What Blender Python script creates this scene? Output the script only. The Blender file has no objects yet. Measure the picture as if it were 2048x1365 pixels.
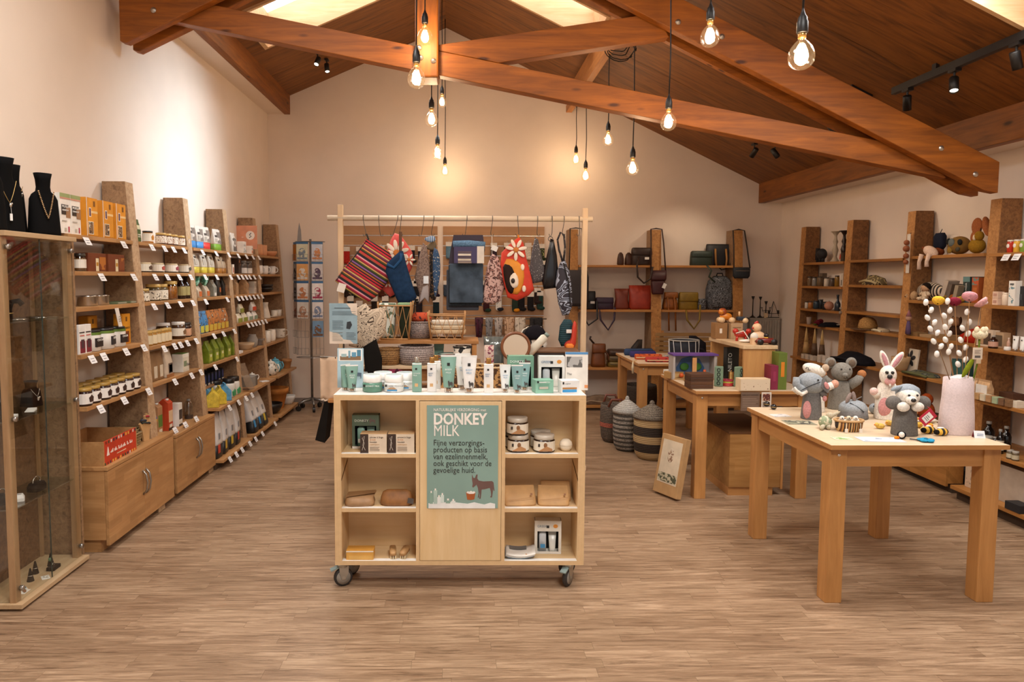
import bpy, math, random
from mathutils import Vector, Matrix
R = random.Random(7)
SC = bpy.context.scene
COL = SC.collection
PI = math.pi
# ------------------------------------------------------------------ camera
F, CAMH = 1400.0,1.55
_a, _p, _r = math.radians(1.0), math.radians(4.0),0.004
FW = Vector((math.sin(_a)*math.cos(_p), math.cos(_a)*math.cos(_p),-math.sin(_p)))
_rt = Vector((math.cos(_a),-math.sin(_a),0)); _up = _rt.cross(FW)
RT = _rt*math.cos(_r) + _up*math.sin(_r); UP = _up*math.cos(_r) - _rt*math.sin(_r)
CX, CY = 944.105,652.995
CAM = Vector((0,0, CAMH))
cd = bpy.data.cameras.new('camera'); cam = bpy.data.objects.new('camera', cd); COL.objects.link(cam)
m = Matrix((RT, UP,-FW)).transposed().to_4x4(); m.translation = CAM
cam.matrix_world = m
cd.sensor_width = 36.0; cd.lens = F/2048*36
cd.shift_x = (1024-CX)/2048; cd.shift_y = (CY-682.5)/2048
cd.clip_start = 0.05
SC.camera = cam
def W(px, py, X=None, Y=None, Z=None):
    """point of the room seen at a pixel of the photograph, on the plane X=, Y= or Z="""
    d = FW + RT*((px-CX)/F) - UP*((py-CY)/F)
    t = X/d.x if X is not None else Y/d.y if Y is not None else (Z-CAMH)/d.z
    return CAM + d*t
# ------------------------------------------------------------------ world, exposure, large lights
SC.view_settings.view_transform = 'Standard'; SC.view_settings.look = 'None'
SC.view_settings.gamma = 1.0; SC.view_settings.use_curve_mapping = False
SC.view_settings.exposure = -0.06
wd = bpy.data.worlds.new('world'); SC.world = wd; wd.use_nodes = True
_bg = wd.node_tree.nodes['Background']; _bg.inputs[0].default_value = (0.85,0.92,1.0,1); _bg.inputs[1].default_value = 0.6
def area(name, loc, target, sx, sy, power, col, spread=180):
    l = bpy.data.lights.new(name, 'AREA'); l.shape = 'RECTANGLE'; l.size = sx; l.size_y = sy
    l.energy = power; l.color = col; l.spread = math.radians(spread)
    o = bpy.data.objects.new(name, l); COL.objects.link(o); o.location = loc
    o.rotation_euler = (Vector(target)-Vector(loc)).to_track_quat('-Z', 'Y').to_euler()
    return o
# daylight through the shop window behind the photographer and through the roof lights, plus one added rear fill
area('shop_window_daylight',(0.6,-2.85,1.9),(0.6,4,1.0),5.0,2.4,16,(1.0,0.96,0.92))
area('roof_light_daylight_near_right',(2.5,3.3,3.17),(2.3,3.2,0),1.1,1.1,38,(1.0,0.97,0.93),150)
area('roof_light_daylight_near_left',(-1.15,2.75,4.0),(-0.7,2.8,0),1.1,1.1,46,(1.0,0.97,0.93),150)
area('rear_fill_added',(0.8,0.3,3.85),(0.6,1.2,0),1.2,1.0,98,(1.0,0.97,0.93),150)  # unseen fill added behind the camera to brighten the foreground
area('roof_light_daylight_far_right',(1.0,6.5,4.0),(-2.25,5.75,2.35),0.7,0.5,13,(0.74,0.88,1.0),40)
area('roof_light_daylight_far_left',(-1.1,6.5,4.1),(0.4,5.6,0.6),0.9,0.7,26,(1.0,0.97,0.93),110)
# ------------------------------------------------------------------ materials
def lin(h):
    h = h.lstrip('#'); c = [int(h[i:i+2],16)/255 for i in (0,2,4)]
    return tuple(x/12.92 if x <= .04045 else ((x+.055)/1.055)**2.4 for x in c)
MATS = {}
class NT:
    def __init__(s, name):
        s.m = bpy.data.materials.new(name); s.m.use_nodes = True; s.t = s.m.node_tree; s.n = s.t.nodes
        s.b = s.n['Principled BSDF']; s.out = s.n['Material Output']
    def new(s, typ, **kw):
        nd = s.n.new('ShaderNode'+typ)
        for k, v in kw.items():
            if k[0] == '_': setattr(nd, k[1:], v)
        return nd
    def link(s, a, b): s.t.links.new(a, b)
    def coords(s, scale=(1,1,1), rot=(0,0,0), rnd=True, kind='Object'):
        tc = s.new('TexCoord'); mp = s.new('Mapping'); mp.inputs['Scale'].default_value = scale; mp.inputs['Rotation'].default_value = rot
        s.link(tc.outputs[kind], mp.inputs['Vector'])
        if rnd:
            oi = s.new('ObjectInfo'); mu = s.new('VectorMath', _operation='SCALE'); mu.inputs[0].default_value = (7.3,3.1,5.7)
            s.link(oi.outputs['Random'], mu.inputs['Scale']); s.link(mu.outputs[0], mp.inputs['Location'])
        return mp.outputs[0]
    def noise(s, vec, scale, detail=3, rough=.5, dist=0):
        nd = s.new('TexNoise'); nd.inputs['Scale'].default_value = scale; nd.inputs['Detail'].default_value = detail
        nd.inputs['Roughness'].default_value = rough; nd.inputs['Distortion'].default_value = dist
        s.link(vec, nd.inputs['Vector']); return nd.outputs['Fac']
    def ramp(s, fac, stops, interp='LINEAR'):
        nd = s.new('ValToRGB'); cr = nd.color_ramp; cr.interpolation = interp
        while len(cr.elements) > len(stops): cr.elements.remove(cr.elements[-1])
        while len(cr.elements) < len(stops): cr.elements.new(1)
        for e,(p, c) in zip(cr.elements, stops): e.position = p; e.color = (*c,1)
        s.link(fac, nd.inputs[0]); return nd.outputs[0]
    def mix(s, fac, a, b, typ='MIX'):
        nd = s.new('MixRGB', _blend_type=typ)
        for i, v in ((0, fac),(1, a),(2, b)):
            if isinstance(v,(int, float)): nd.inputs[i].default_value = v
            elif isinstance(v, tuple): nd.inputs[i].default_value = (*v,1)
            else: s.link(v, nd.inputs[i])
        return nd.outputs[0]
    def math(s, op, a, b=0.0):
        nd = s.new('Math', _operation=op)
        for i, v in ((0, a),(1, b)):
            if isinstance(v,(int, float)): nd.inputs[i].default_value = v
            else: s.link(v, nd.inputs[i])
        return nd.outputs[0]
    def sep(s, vec):
        nd = s.new('SeparateXYZ'); s.link(vec, nd.inputs[0]); return nd.outputs
    def bump(s, h, strength=.2, dist=.01):
        nd = s.new('Bump'); nd.inputs['Strength'].default_value = strength; nd.inputs['Distance'].default_value = dist
        s.link(h, nd.inputs['Height']); s.link(nd.outputs[0], s.b.inputs['Normal'])
    def fin(s, col=None, rough=.6, metal=0, spec=None):
        if col is not None:
            if isinstance(col, tuple): s.b.inputs['Base Color'].default_value = (*col,1)
            else: s.link(col, s.b.inputs['Base Color'])
        s.b.inputs['Roughness'].default_value = rough; s.b.inputs['Metallic'].default_value = metal
        if spec is not None: s.b.inputs['Specular IOR Level'].default_value = spec
        return s.m
def mul(c, k): return tuple(min(1, x*k) for x in c)
def M(h, rough=.6, metal=0.0, var=.10, sc=14, bump=0.0):
    """plain coloured surface with a slight mottling"""
    k = ('M', h, rough, metal, var, sc, bump)
    if k in MATS: return MATS[k]
    n = NT('surface_'+h.lstrip('#')); c = lin(h); v = n.coords()
    f = n.noise(v, sc)
    if bump: n.bump(f, bump)
    MATS[k] = n.fin(n.ramp(f,[(.3, mul(c,1-var)),(.7, mul(c,1+var))]), rough, metal,.15 if rough >= .75 else None); return MATS[k]
def wood(h1, h2, axis='X', sc=1.0, stave=0.0, rough=.5, tint=None):
    """grained timber, grain along axis; stave > 0 adds glued strips of that width"""
    k = ('wood', h1, h2, axis, sc, stave, rough)
    if k in MATS: return MATS[k]
    n = NT('timber_'+h1.lstrip('#')+'_'+axis); s = {'X': (1.2,14,14), 'Y': (14,1.2,14), 'Z': (14,14,1.2)}[axis]
    v = n.coords(tuple(q*sc for q in s)); f = n.noise(v,2.2,6,.62,.6)
    c1, c2 = lin(h1), lin(h2); col = n.ramp(f,[(.28, c2),(.5, mul(tuple((a+b)/2 for a, b in zip(c1, c2)),1)),(.72, c1)])
    v2 = n.coords((3,3,3)); blot = n.noise(v2,1.1,2); col = n.mix(.35, col, n.ramp(blot,[(.3,(.55,.5,.45)),(.7,(1,1,1))]), 'MULTIPLY')
    if stave:
        o = n.sep(n.coords((1,1,1), rnd=False)); ax = {'X': (2,0,1), 'Y': (2,1,0), 'Z': (1,2,0)}[axis]
        st = n.math('FLOOR', n.math('DIVIDE', n.math('ADD', o[ax[0]], o[ax[2]]), stave))
        ln = n.math('FLOOR', n.math('ADD', n.math('DIVIDE', o[ax[1]], stave*6), n.math('MULTIPLY', st,.37)))
        wn = n.new('TexWhiteNoise', _noise_dimensions='2D'); cv = n.new('CombineXYZ'); n.link(st, cv.inputs[0]); n.link(ln, cv.inputs[1]); n.link(cv.outputs[0], wn.inputs['Vector'])
        col = n.mix(.8, col, n.ramp(wn.outputs[0],[(0,(.72,.70,.66)),(1,(1.0,1.0,1.0))]), 'MULTIPLY')
    if sc == .8:
        ks = {'X': (1.6,5,5), 'Y': (5,1.6,5), 'Z': (5,5,1.6)}[axis]; vo = n.new('TexVoronoi', _feature='F1'); vo.inputs['Scale'].default_value = 1.3; n.link(n.coords(ks), vo.inputs['Vector'])
        col = n.mix(1.0, col, n.ramp(vo.outputs['Distance'],[(.05,(.25,.2,.18)),(.11,(1,1,1))]), 'MULTIPLY')
    n.bump(f,.08,.004)
    MATS[k] = n.fin(col, rough); return MATS[k]
def chip(h1, h2, h3):
    """flaked particle board"""
    k = ('chip', h1, h2)
    if k in MATS: return MATS[k]
    n = NT('particle_board'); v = n.coords((1,1,1)); f = n.noise(v,38,5,.7,.8); g = n.noise(v,7,3,.5)
    col = n.ramp(f,[(.3, lin(h3)),(.45, lin(h2)),(.62, lin(h1))])
    col = n.mix(.4, col, n.ramp(g,[(.3,(.6,.55,.5)),(.7,(1,1,1))]), 'MULTIPLY')
    n.bump(f,.1,.003); MATS[k] = n.fin(col,.6); return MATS[k]
def plyedge(axis='Z', per=70.0):
    k = ('ply', axis, per)
    if k in MATS: return MATS[k]
    n = NT('plywood_edge_'+axis); o = n.sep(n.coords((1,1,1), rnd=False)); i = {'X': 0, 'Y': 1, 'Z': 2}[axis]
    w = n.math('SINE', n.math('MULTIPLY', o[i], per*2*PI)); g = n.noise(n.coords((6,6,6)),6)
    col = n.ramp(w,[(.35, lin('#e2c294')),(.75, lin('#c49a68'))]); col = n.mix(.3, col, n.ramp(g,[(.3,(.7,.65,.6)),(.7,(1,1,1))]), 'MULTIPLY')
    MATS[k] = n.fin(col,.55); return MATS[k]
def stripes(cols, axis=0, per=8.0, rough=.8, seed=0.0, rot=(0,0,0)):
    """hard colour bands across one local axis"""
    k = ('st', tuple(cols), axis, per, seed, rot)
    if k in MATS: return MATS[k]
    n = NT('striped'); o = n.sep(n.coords((1,1,1), rot, rnd=False)); f = n.math('FRACT', n.math('ADD', n.math('MULTIPLY', o[axis], per),100+seed))
    N = len(cols); MATS[k] = n.fin(n.ramp(f,[(i/N, lin(c)) for i, c in enumerate(cols)], 'CONSTANT'), rough); return MATS[k]
def blobs(bg, fg, sc=30, thr=.5, fg2=None, rough=.8, dist=0.0, kind='noise'):
    """patches of one colour on another (animal print, scrolls, flecks)"""
    k = ('bl', bg, fg, sc, thr, fg2, dist, kind)
    if k in MATS: return MATS[k]
    n = NT('patterned'); v = n.coords()
    if kind in ('noise', 'line'): f = n.noise(v, sc,2,.5, dist)
    else:
        nd = n.new('TexVoronoi', _feature='DISTANCE_TO_EDGE' if kind == 'edge' else 'F1'); nd.inputs['Scale'].default_value = sc; n.link(v, nd.inputs['Vector']); f = nd.outputs['Distance']
    if kind == 'line':
        B_, F_ = lin(bg), lin(fg); st = [(0, B_)]
        for c_ in (.36,.43,.50,.57,.64): st += [(c_, F_),(c_+thr, B_)]
    else: st = [(0, lin(fg)),(thr, lin(bg))] if kind != 'noise' else [(0, lin(bg)),(thr, lin(fg))]
    if fg2: st.append((thr+.09, lin(fg2)))
    MATS[k] = n.fin(n.ramp(f, st, 'CONSTANT'), rough); return MATS[k]
def weave(h1, h2, sc=120, rough=.8, h3=None, band=0.0):
    """basket or knit weave; band adds horizontal rings of the second colour"""
    k = ('wv', h1, h2, sc, h3, band)
    if k in MATS: return MATS[k]
    n = NT('woven'); v = n.coords((1,1,2.2), rnd=False); f = n.noise(v, sc,1,.5)
    c = n.ramp(f,[(.38, lin(h2)),(.55, lin(h1))])
    o = n.sep(n.coords((1,1,1), rnd=False)); ring = n.math('SINE', n.math('MULTIPLY', o[2],420.0))
    if h3:
        b = n.math('GREATER_THAN', n.math('SINE', n.math('MULTIPLY', o[2], band)),0.15); c = n.mix(b, c, n.mix(.5, c, lin(h3)))
        c = n.mix(b, c, lin(h3))
    c = n.mix(.35, c, n.ramp(ring,[(.2,(.35,.35,.35)),(.6,(1,1,1))]), 'MULTIPLY')
    n.bump(n.math('ADD', ring, f),.35,.004); MATS[k] = n.fin(c, rough); return MATS[k]
def felt(h, var=.2):
    k = ('felt', h)
    if k in MATS: return MATS[k]
    n = NT('felt_'+h.lstrip('#')); v = n.coords(); f = n.noise(v,130,4,.7); c = lin(h)
    n.bump(f,.3,.004); MATS[k] = n.fin(n.ramp(f,[(.35, mul(c,1-var)),(.65, mul(c,1+var))]),.95, spec=.1); return MATS[k]
def glass(tint=(1,1,1), gl=.10, rough=.02, glow=0.0, key='', fac=.28):
    k = ('gl', tint, gl, rough, glow, fac)
    if k in MATS: return MATS[k]
    n = NT('clear_glass'+key); t = n.t; t.nodes.remove(n.b)
    tr = n.new('BsdfTransparent'); tr.inputs[0].default_value = (*tint,1); g = n.new('BsdfGlossy'); g.inputs['Roughness'].default_value = rough
    lw = n.new('LayerWeight'); lw.inputs['Blend'].default_value = .35; mu = n.math('ADD', n.math('MULTIPLY', lw.outputs['Facing'], fac), gl)
    mx = n.new('MixShader'); n.link(mu, mx.inputs[0]); n.link(tr.outputs[0], mx.inputs[1]); n.link(g.outputs[0], mx.inputs[2]); last = mx
    if glow:
        e = n.new('Emission'); e.inputs[0].default_value = (1,.62,.28,1); e.inputs[1].default_value = glow
        ad = n.new('AddShader'); n.link(mx.outputs[0], ad.inputs[0]); n.link(e.outputs[0], ad.inputs[1]); last = ad
    n.link(last.outputs[0], n.out.inputs[0]); MATS[k] = n.m; return n.m
def emit(col, st, name='glow'):
    k = ('em', col, st)
    if k in MATS: return MATS[k]
    n = NT(name); n.b.inputs['Base Color'].default_value = (*col,1); n.b.inputs['Emission Color'].default_value = (*col,1); n.b.inputs['Emission Strength'].default_value = st
    MATS[k] = n.m; return n.m
# ------------------------------------------------------------------ mesh building
MR, MTR = Matrix.Rotation, Matrix.Translation
def QY(a): return MR(a,3, 'Y').to_quaternion()
class MB:
    def __init__(s): s.v = []; s.f = []
    def add(s, v, f):
        o = len(s.v); s.v += [tuple(q) for q in v]; s.f += [tuple(i+o for i in q) for q in f]; return s
    def box(s, x0, x1, y0, y1, z0, z1):
        v = [(x, y, z) for z in (z0, z1) for y in (y0, y1) for x in (x0, x1)]
        return s.add(v,[(0,2,3,1),(4,5,7,6),(0,1,5,4),(1,3,7,5),(3,2,6,7),(2,0,4,6)])
    def hexa(s, b, t):
        """a block between two quads of four points each"""
        return s.add(list(b)+list(t),[(3,2,1,0),(4,5,6,7),(0,1,5,4),(1,2,6,5),(2,3,7,6),(3,0,4,7)])
    def lathe(s, prof, n=20, c=(0,0,0), sx=1, sy=1, caps=True):
        v = []; f = []
        for r, z in prof:
            for i in range(n):
                a = 2*PI*i/n; v.append((c[0]+r*sx*math.cos(a), c[1]+r*sy*math.sin(a), c[2]+z))
        for j in range(len(prof)-1):
            for i in range(n):
                k = (i+1) % n; f.append((j*n+i, j*n+k,(j+1)*n+k,(j+1)*n+i))
        if caps:
            f.append(tuple(range(n-1,-1,-1))); b = (len(prof)-1)*n; f.append(tuple(range(b, b+n)))
        return s.add(v, f)
    def tube(s, pts, r, n=8, close=False, caps=True):
        pts = [Vector(p) for p in pts]; N = len(pts); rs = r if isinstance(r,(list, tuple)) else [r]*N
        v = []; f = []; pu = None
        for i, p in enumerate(pts):
            if close: t = pts[(i+1) % N]-pts[i-1]
            else: t = pts[min(i+1, N-1)]-pts[max(i-1,0)]
            t.normalize()
            if pu is None: pu = t.orthogonal().normalized()
            pu = (pu - t*pu.dot(t)); pu = pu.normalized() if pu.length > 1e-6 else t.orthogonal().normalized(); w = t.cross(pu)
            for k in range(n):
                a = 2*PI*k/n; v.append(p+(pu*math.cos(a)+w*math.sin(a))*rs[i])
        for i in range(N if close else N-1):
            j = (i+1) % N
            for k in range(n):
                l = (k+1) % n; f.append((i*n+k, i*n+l, j*n+l, j*n+k))
        if caps and not close: f.append(tuple(range(n-1,-1,-1))); f.append(tuple(range((N-1)*n, N*n)))
        return s.add(v, f)
    def ball(s, c, rx, ry=None, rz=None, n=14, m_=9, rot=None):
        ry = rx if ry is None else ry; rz = rx if rz is None else rz; v = []; f = []
        q = rot.to_matrix() if rot is not None else Matrix.Identity(3)
        for j in range(1, m_):
            th = PI*j/m_
            for i in range(n):
                a = 2*PI*i/n; v.append(Vector(c)+q @ Vector((rx*math.sin(th)*math.cos(a), ry*math.sin(th)*math.sin(a), rz*math.cos(th))))
        t = len(v); v.append(Vector(c)+q @ Vector((0,0, rz))); v.append(Vector(c)+q @ Vector((0,0,-rz)))
        for j in range(m_-2):
            for i in range(n):
                k = (i+1) % n; f.append((j*n+i,(j+1)*n+i,(j+1)*n+k, j*n+k))
        for i in range(n):
            k = (i+1) % n; f.append((t, i, k)); f.append((t+1,(m_-2)*n+k,(m_-2)*n+i))
        return s.add(v, f)
    def prism(s, poly, d0, d1, ax='Y'):
        """extrude a 2-D outline; ax is the extrusion axis, outline in the other two"""
        def P(a, b, d): return {'Y': (a, d, b), 'X': (d, a, b), 'Z': (a, b, d)}[ax]
        n = len(poly); v = [P(a, b, d0) for a, b in poly]+[P(a, b, d1) for a, b in poly]
        f = [tuple(range(n)), tuple(range(2*n-1, n-1,-1))]+[(i,(i+1) % n+n if False else i+n,(i+1) % n+n,(i+1) % n) for i in range(n)]
        return s.add(v, f)
    def grid(s, fn, nu, nv, thick=0.0):
        """surface fn(u, v) over the unit square"""
        v = [fn(i/nu, j/nv) for j in range(nv+1) for i in range(nu+1)]
        f = [(j*(nu+1)+i, j*(nu+1)+i+1,(j+1)*(nu+1)+i+1,(j+1)*(nu+1)+i) for j in range(nv) for i in range(nu)]
        return s.add(v, f)
    def loft(s, rings, caps=True):
        n = len(rings[0]); v = [p for r in rings for p in r]; f = []
        for j in range(len(rings)-1):
            for i in range(n):
                k = (i+1) % n; f.append((j*n+i, j*n+k,(j+1)*n+k,(j+1)*n+i))
        if caps: f.append(tuple(range(n-1,-1,-1))); f.append(tuple(range((len(rings)-1)*n, len(rings)*n)))
        return s.add(v, f)
    def xf(s, mat):
        s.v = [tuple(mat @ Vector(q)) for q in s.v]; return s
    def mesh(s, name, mat, smooth=False):
        me = bpy.data.meshes.new(name); me.from_pydata(s.v,[], s.f)
        me.materials.append(mat)
        if smooth: me.shade_smooth()
        me.update(); return me
def pa(parent, name, mb, mat, smooth=False, bevel=0.0, solid=0.0, sub=0, label=None, loc=None, rot=None):
    me = mb if isinstance(mb, bpy.types.Mesh) else mb.mesh(name, mat, smooth)
    o = bpy.data.objects.new(name, me); COL.objects.link(o)
    if parent is not None: o.parent = parent
    if loc is not None: o.location = loc
    if rot is not None: o.rotation_euler = rot
    if solid: q = o.modifiers.new('thickness', 'SOLIDIFY'); q.thickness = solid; q.offset = 0
    if sub: q = o.modifiers.new('smooth', 'SUBSURF'); q.levels = sub; q.render_levels = sub
    if bevel: q = o.modifiers.new('bevel', 'BEVEL'); q.width = bevel; q.segments = 2; q.limit_method = 'ANGLE'; q.angle_limit = math.radians(50)
    if label: o['label'] = label
    return o
def tag(o, label, cat, group=None):
    o['label'] = label; o['category'] = cat
    if group: o['group'] = group
    return o
def thg(name, label, cat, loc=(0,0,0), rz=0.0, group=None):
    o = bpy.data.objects.new(name, None); COL.objects.link(o); o.empty_display_size = .05
    o.location = loc; o.rotation_euler = (0,0, rz); return tag(o, label, cat, group)
def struct(name, mb, mat, parent=None, **kw):
    o = pa(parent, name, mb, mat, **kw)
    if parent is None: o['kind'] = 'structure'
    return o
def dup(root, loc, rz=None, label=None, scale=None):
    r = root.copy(); COL.objects.link(r); r.location = loc
    if rz is not None: r.rotation_euler = (0,0, rz)
    if scale: r.scale = scale
    if label: r['label'] = label
    for ch in list(root.children):
        c = ch.copy(); COL.objects.link(c); c.parent = r
        for g in list(ch.children):
            d = g.copy(); COL.objects.link(d); d.parent = c
    return r
NTH = ['leftmost', 'second from left', 'third from left', 'fourth from left', 'fifth from left', 'sixth from left', 'seventh from left', 'eighth from left', 'ninth from left', 'tenth from left', 'eleventh from left', 'twelfth from left', 'thirteenth from left', 'fourteenth from left']
def nth(i, n): return '' if n < 2 else ', '+('rightmost' if i == n-1 else NTH[i])
def row(make, label, group, spots):
    """one thing built, then copied to the other spots (x, y, z, rz[, scale]); each label carries its place in the row, counted from the left of the picture"""
    n = len(spots); first = None; out = []
    for i, s in enumerate(spots):
        L = label+nth(i, n); sc = (s[4],)*3 if len(s) > 4 else None
        if first is None:
            first = make(); first.location = s[:3]; first.rotation_euler = (0,0, s[3]); first['label'] = L; first['group'] = group
            if sc: first.scale = sc
            out.append(first)
        else: out.append(dup(first, s[:3], s[3], L, sc if sc else (1,1,1)))
    return out
FONTC = {}
def text(parent, txt, size, mat, loc, rot=(PI/2,0,0), align='LEFT', name='lettering', bold=0.0, space=1.0, ext=.0004, fit=0.0):
    """flat lettering, baseline at loc; default faces the -Y side"""
    k = (txt, size, align, bold, space)
    if k not in FONTC:
        cu = bpy.data.curves.new('lettering', 'FONT'); cu.body = txt; cu.size = size; cu.align_x = align; cu.extrude = ext; cu.offset = bold; cu.space_character = space; cu.resolution_u = 2
        ob = bpy.data.objects.new('tmp_text', cu); COL.objects.link(ob)
        me = bpy.data.meshes.new_from_object(ob.evaluated_get(bpy.context.evaluated_depsgraph_get())); me.name = 'lettering'
        bpy.data.objects.remove(ob); bpy.data.curves.remove(cu); FONTC[k] = me
    me = FONTC[k].copy(); me.materials.clear(); me.materials.append(mat)
    o = pa(parent, name, me, mat, loc=loc, rot=rot)
    if fit:
        xs = [v.co.x for v in me.vertices]; o.scale = (fit/(max(xs)-min(xs)),1,1)
    return o
RXF = (PI/2,0, PI/2)      # lettering that faces +X
# ================================================================== the room
XL, XR, YB, YF = -2.29,3.90,8.50,-3.0
AX, AZ, SL, SR = -0.17,4.49,0.432,0.476
def ceil_z(x): return AZ-(SL*(AX-x) if x < AX else SR*(x-AX))
plaster = M('#e6d7c8',.85,0,.03,3,.03)
beamw = wood('#b26618', '#763f08', 'X',.8,0,.55); beamy = wood('#9c5a15', '#683806', 'Y',.8,0,.55); beamz = wood('#b26618', '#763f08', 'Z',.8,0,.55)
pine = wood('#c98a4c', '#a86a34', 'Y',1,0,.5)
# floor: wooden strips on a slab
def floor_mat():
    n = NT('floor_strips'); g = n.new('NewGeometry'); oi = n.new('ObjectInfo')
    rnd = n.math('FRACT', n.math('ADD', g.outputs['Random Per Island'], oi.outputs['Random']))
    mp = n.new('Mapping'); mp.inputs['Scale'].default_value = (1.6,22,1); n.link(g.outputs['Position'], mp.inputs['Vector'])
    cv = n.new('CombineXYZ'); n.link(n.math('MULTIPLY', rnd,37.0), cv.inputs[0]); n.link(cv.outputs[0], mp.inputs['Location'])
    f = n.noise(mp.outputs[0],2.4,7,.72,.9); col = n.ramp(f,[(.28, lin('#5e4632')),(.5, lin('#9f8368')),(.75, lin('#caae90'))])
    col = n.mix(.85, col, n.ramp(rnd,[(0,(.74,.70,.67)),(.5,(.88,.87,.85)),(1,(1.0,1.0,1.0))]), 'MULTIPLY')
    m2 = n.new('Mapping'); m2.inputs['Scale'].default_value = (.8,1.6,1); n.link(g.outputs['Position'], m2.inputs['Vector'])
    k = n.noise(m2.outputs[0],1.6,3,.6); col = n.mix(.5, col, n.ramp(k,[(.36,(.60,.54,.49)),(.60,(1,1,1))]), 'MULTIPLY')
    n.bump(f,.12,.002); return n.fin(col,.42,0,.4)
fm = floor_mat()
floor = struct('floor', MB().box(XL-.1, XR+.1, YF-.1, YB+.1,-.12,-.005), M('#5a4636',.8))
SWD = .066
unit = MB().box(0,1,0, SWD-.0007,-.0048,0).mesh('floor_strip', fm)
rest = MB(); npl = 0; rw = 0; y = YF
while y < YB:
    x = XL-R.random()*.4; near = 2.45 <= y <= 4.5
    while x < XR:
        L = R.choice((.34,.43,.52,.61,.7)); x1 = min(x+L, XR); x0 = max(x, XL)
        vis = near and abs((x0+x1)/2) < y*.86 and npl < 300 and (x0+x1)/2 < 3.3
        if vis and x1-x0 > .05:
            o = pa(floor, 'floor_strip', unit, fm, loc=(x0, y,0)); o.scale = (x1-x0-.0008,1,1); npl += 1
        elif x1-x0 > .01: rest.box(x0, x1-.0008, y, y+SWD-.0007,-.0048,0)
        x += L
    y += SWD
o = pa(floor, 'floor_strip_field', rest, fm); o['kind'] = 'stuff'
# walls
struct('wall_left', MB().box(XL-.15, XL, YF, YB,0,3.9), plaster)
struct('wall_right', MB().box(XR, XR+.15, YF, YB,0,3.0), plaster)
struct('wall_back', MB().prism([(XL-.1,0),(XR+.1,0),(XR+.1, ceil_z(XR+.1)+.05),(AX, AZ+.05),(XL-.1, ceil_z(XL-.1)+.05)], YB, YB+.15), plaster)
wf = MB()
for b in ((XL-.1,-2.0,0,4.6),(3.2, XR+.1,0,4.6),(-2.0,3.2,0,.6),(-2.0,3.2,3.2,4.6)): wf.box(b[0], b[1], YF-.15, YF, b[2], b[3])
struct('wall_front', wf, plaster)
for nm, b in (('trim_1',(XL,-2.07,3.475,3.50)),('trim_2',(3.66, XR,2.465,2.49))):
    struct(nm, MB().box(b[0], b[1], YF, YB, b[2], b[3]), plaster)
base = M('#8d7f74',.6)
struct('baseboard_back', MB().box(XL, XR, YB-.014, YB,0,.075), base, bevel=.003)
struct('baseboard_left', MB().box(XL, XL+.014, YF, YB-.014,0,.075), base)
struct('baseboard_right', MB().box(XR-.014, XR, YF, YB-.014,0,.075), base)
for nm, b in (('eave_beam_left',(-2.09,-2.02,3.47,3.70)),('eave_beam_right',(3.61,3.69,2.46,2.715))):
    struct(nm, MB().box(b[0], b[1], YF, YB, b[2], b[3]), beamy, bevel=.004)['kind'] = 'structure'
# ceiling of veneered sheets with roof lights
def plyc():
    n = NT('stained_ceiling_sheet'); v = n.coords((1.0,9,1)); f = n.noise(v,1.7,5,.6,1.6)
    return n.fin(n.ramp(f,[(.3, lin('#522e0c')),(.5, lin('#784717')),(.7, lin('#88541c'))]),.6)
cm = plyc(); ceiling = bpy.data.objects.new('ceiling', None); COL.objects.link(ceiling); ceiling['kind'] = 'structure'
def slab(x0, x1, y0, y1, t0=0.0, t1=.02):
    a, b = ceil_z(x0 if x0 != AX else AX), ceil_z(x1)
    return MB().hexa([(x0, y0, a+t0),(x1, y0, b+t0),(x1, y1, b+t0),(x0, y1, a+t0)],[(x0, y0, a+t1),(x1, y0, b+t1),(x1, y1, b+t1),(x0, y1, a+t1)])
HOLES = [(-1.86,-.62,6.08,6.92),(.28,1.27,6.16,6.80),(1.95,3.12,2.75,3.88),(.15,1.45,-.3,.9),(-1.75,-.55,2.2,3.3)]  # fourth opening is unseen, added above the rear fill
G = .0025
for side,(xa, xb) in enumerate(((-2.09, AX),(AX,3.69))):
    cuts = sorted({YF, YB,-1.6,-.4 if side == 0 else -.3,.8 if side == 0 else .9,2.2 if side == 0 else 2.0,3.3 if side == 0 else 2.75,3.88,4.8,6.08 if side == 0 else 6.16,6.92 if side == 0 else 6.80,7.7})
    hs = [h for h in HOLES if (h[0] < AX) == (side == 0)]
    for y0, y1 in zip(cuts, cuts[1:]):
        h = [q for q in hs if q[2] < (y0+y1)/2 < q[3]]
        xs = [(xa, h[0][0]),(h[0][1], xb)] if h else [(xa, xb)]
        for x0, x1 in xs: pa(ceiling, 'ceiling_sheet', slab(x0, x1, y0+G, y1-G), cm)
    bk = MB()
    for c in cuts:
        bk2 = slab(xa, xb, c-.05, c+.05,.021,.06)
        if not any(q[2]-.06 < c < q[3]+.06 for q in hs): bk.add(bk2.v, bk2.f)
    pa(ceiling, 'added_seam_backing', bk, M('#3a2413',.8))  # unseen strips added behind the sheet seams so no light leaks through
lightwood = wood('#e0bd94', '#cba070', 'X',1,0,.6); skym = emit((.93,.96,1.0),5.0, 'sky_glass')
for x0, x1, y0, y1 in HOLES:
    fr = bpy.data.objects.new('roof_light', None); COL.objects.link(fr); fr.parent = ceiling
    for q in ((x0-.02, x0+.015, y0-.02, y1+.02),(x1-.015, x1+.02, y0-.02, y1+.02),(x0+.015, x1-.015, y0-.02, y0+.012),(x0+.015, x1-.015, y1-.012, y1+.02)):
        pa(fr, 'shaft_board', slab(*q,-.025,.34), lightwood)
    pa(fr, 'glass_pane', slab(x0, x1, y0, y1,.30,.32), skym)
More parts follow.
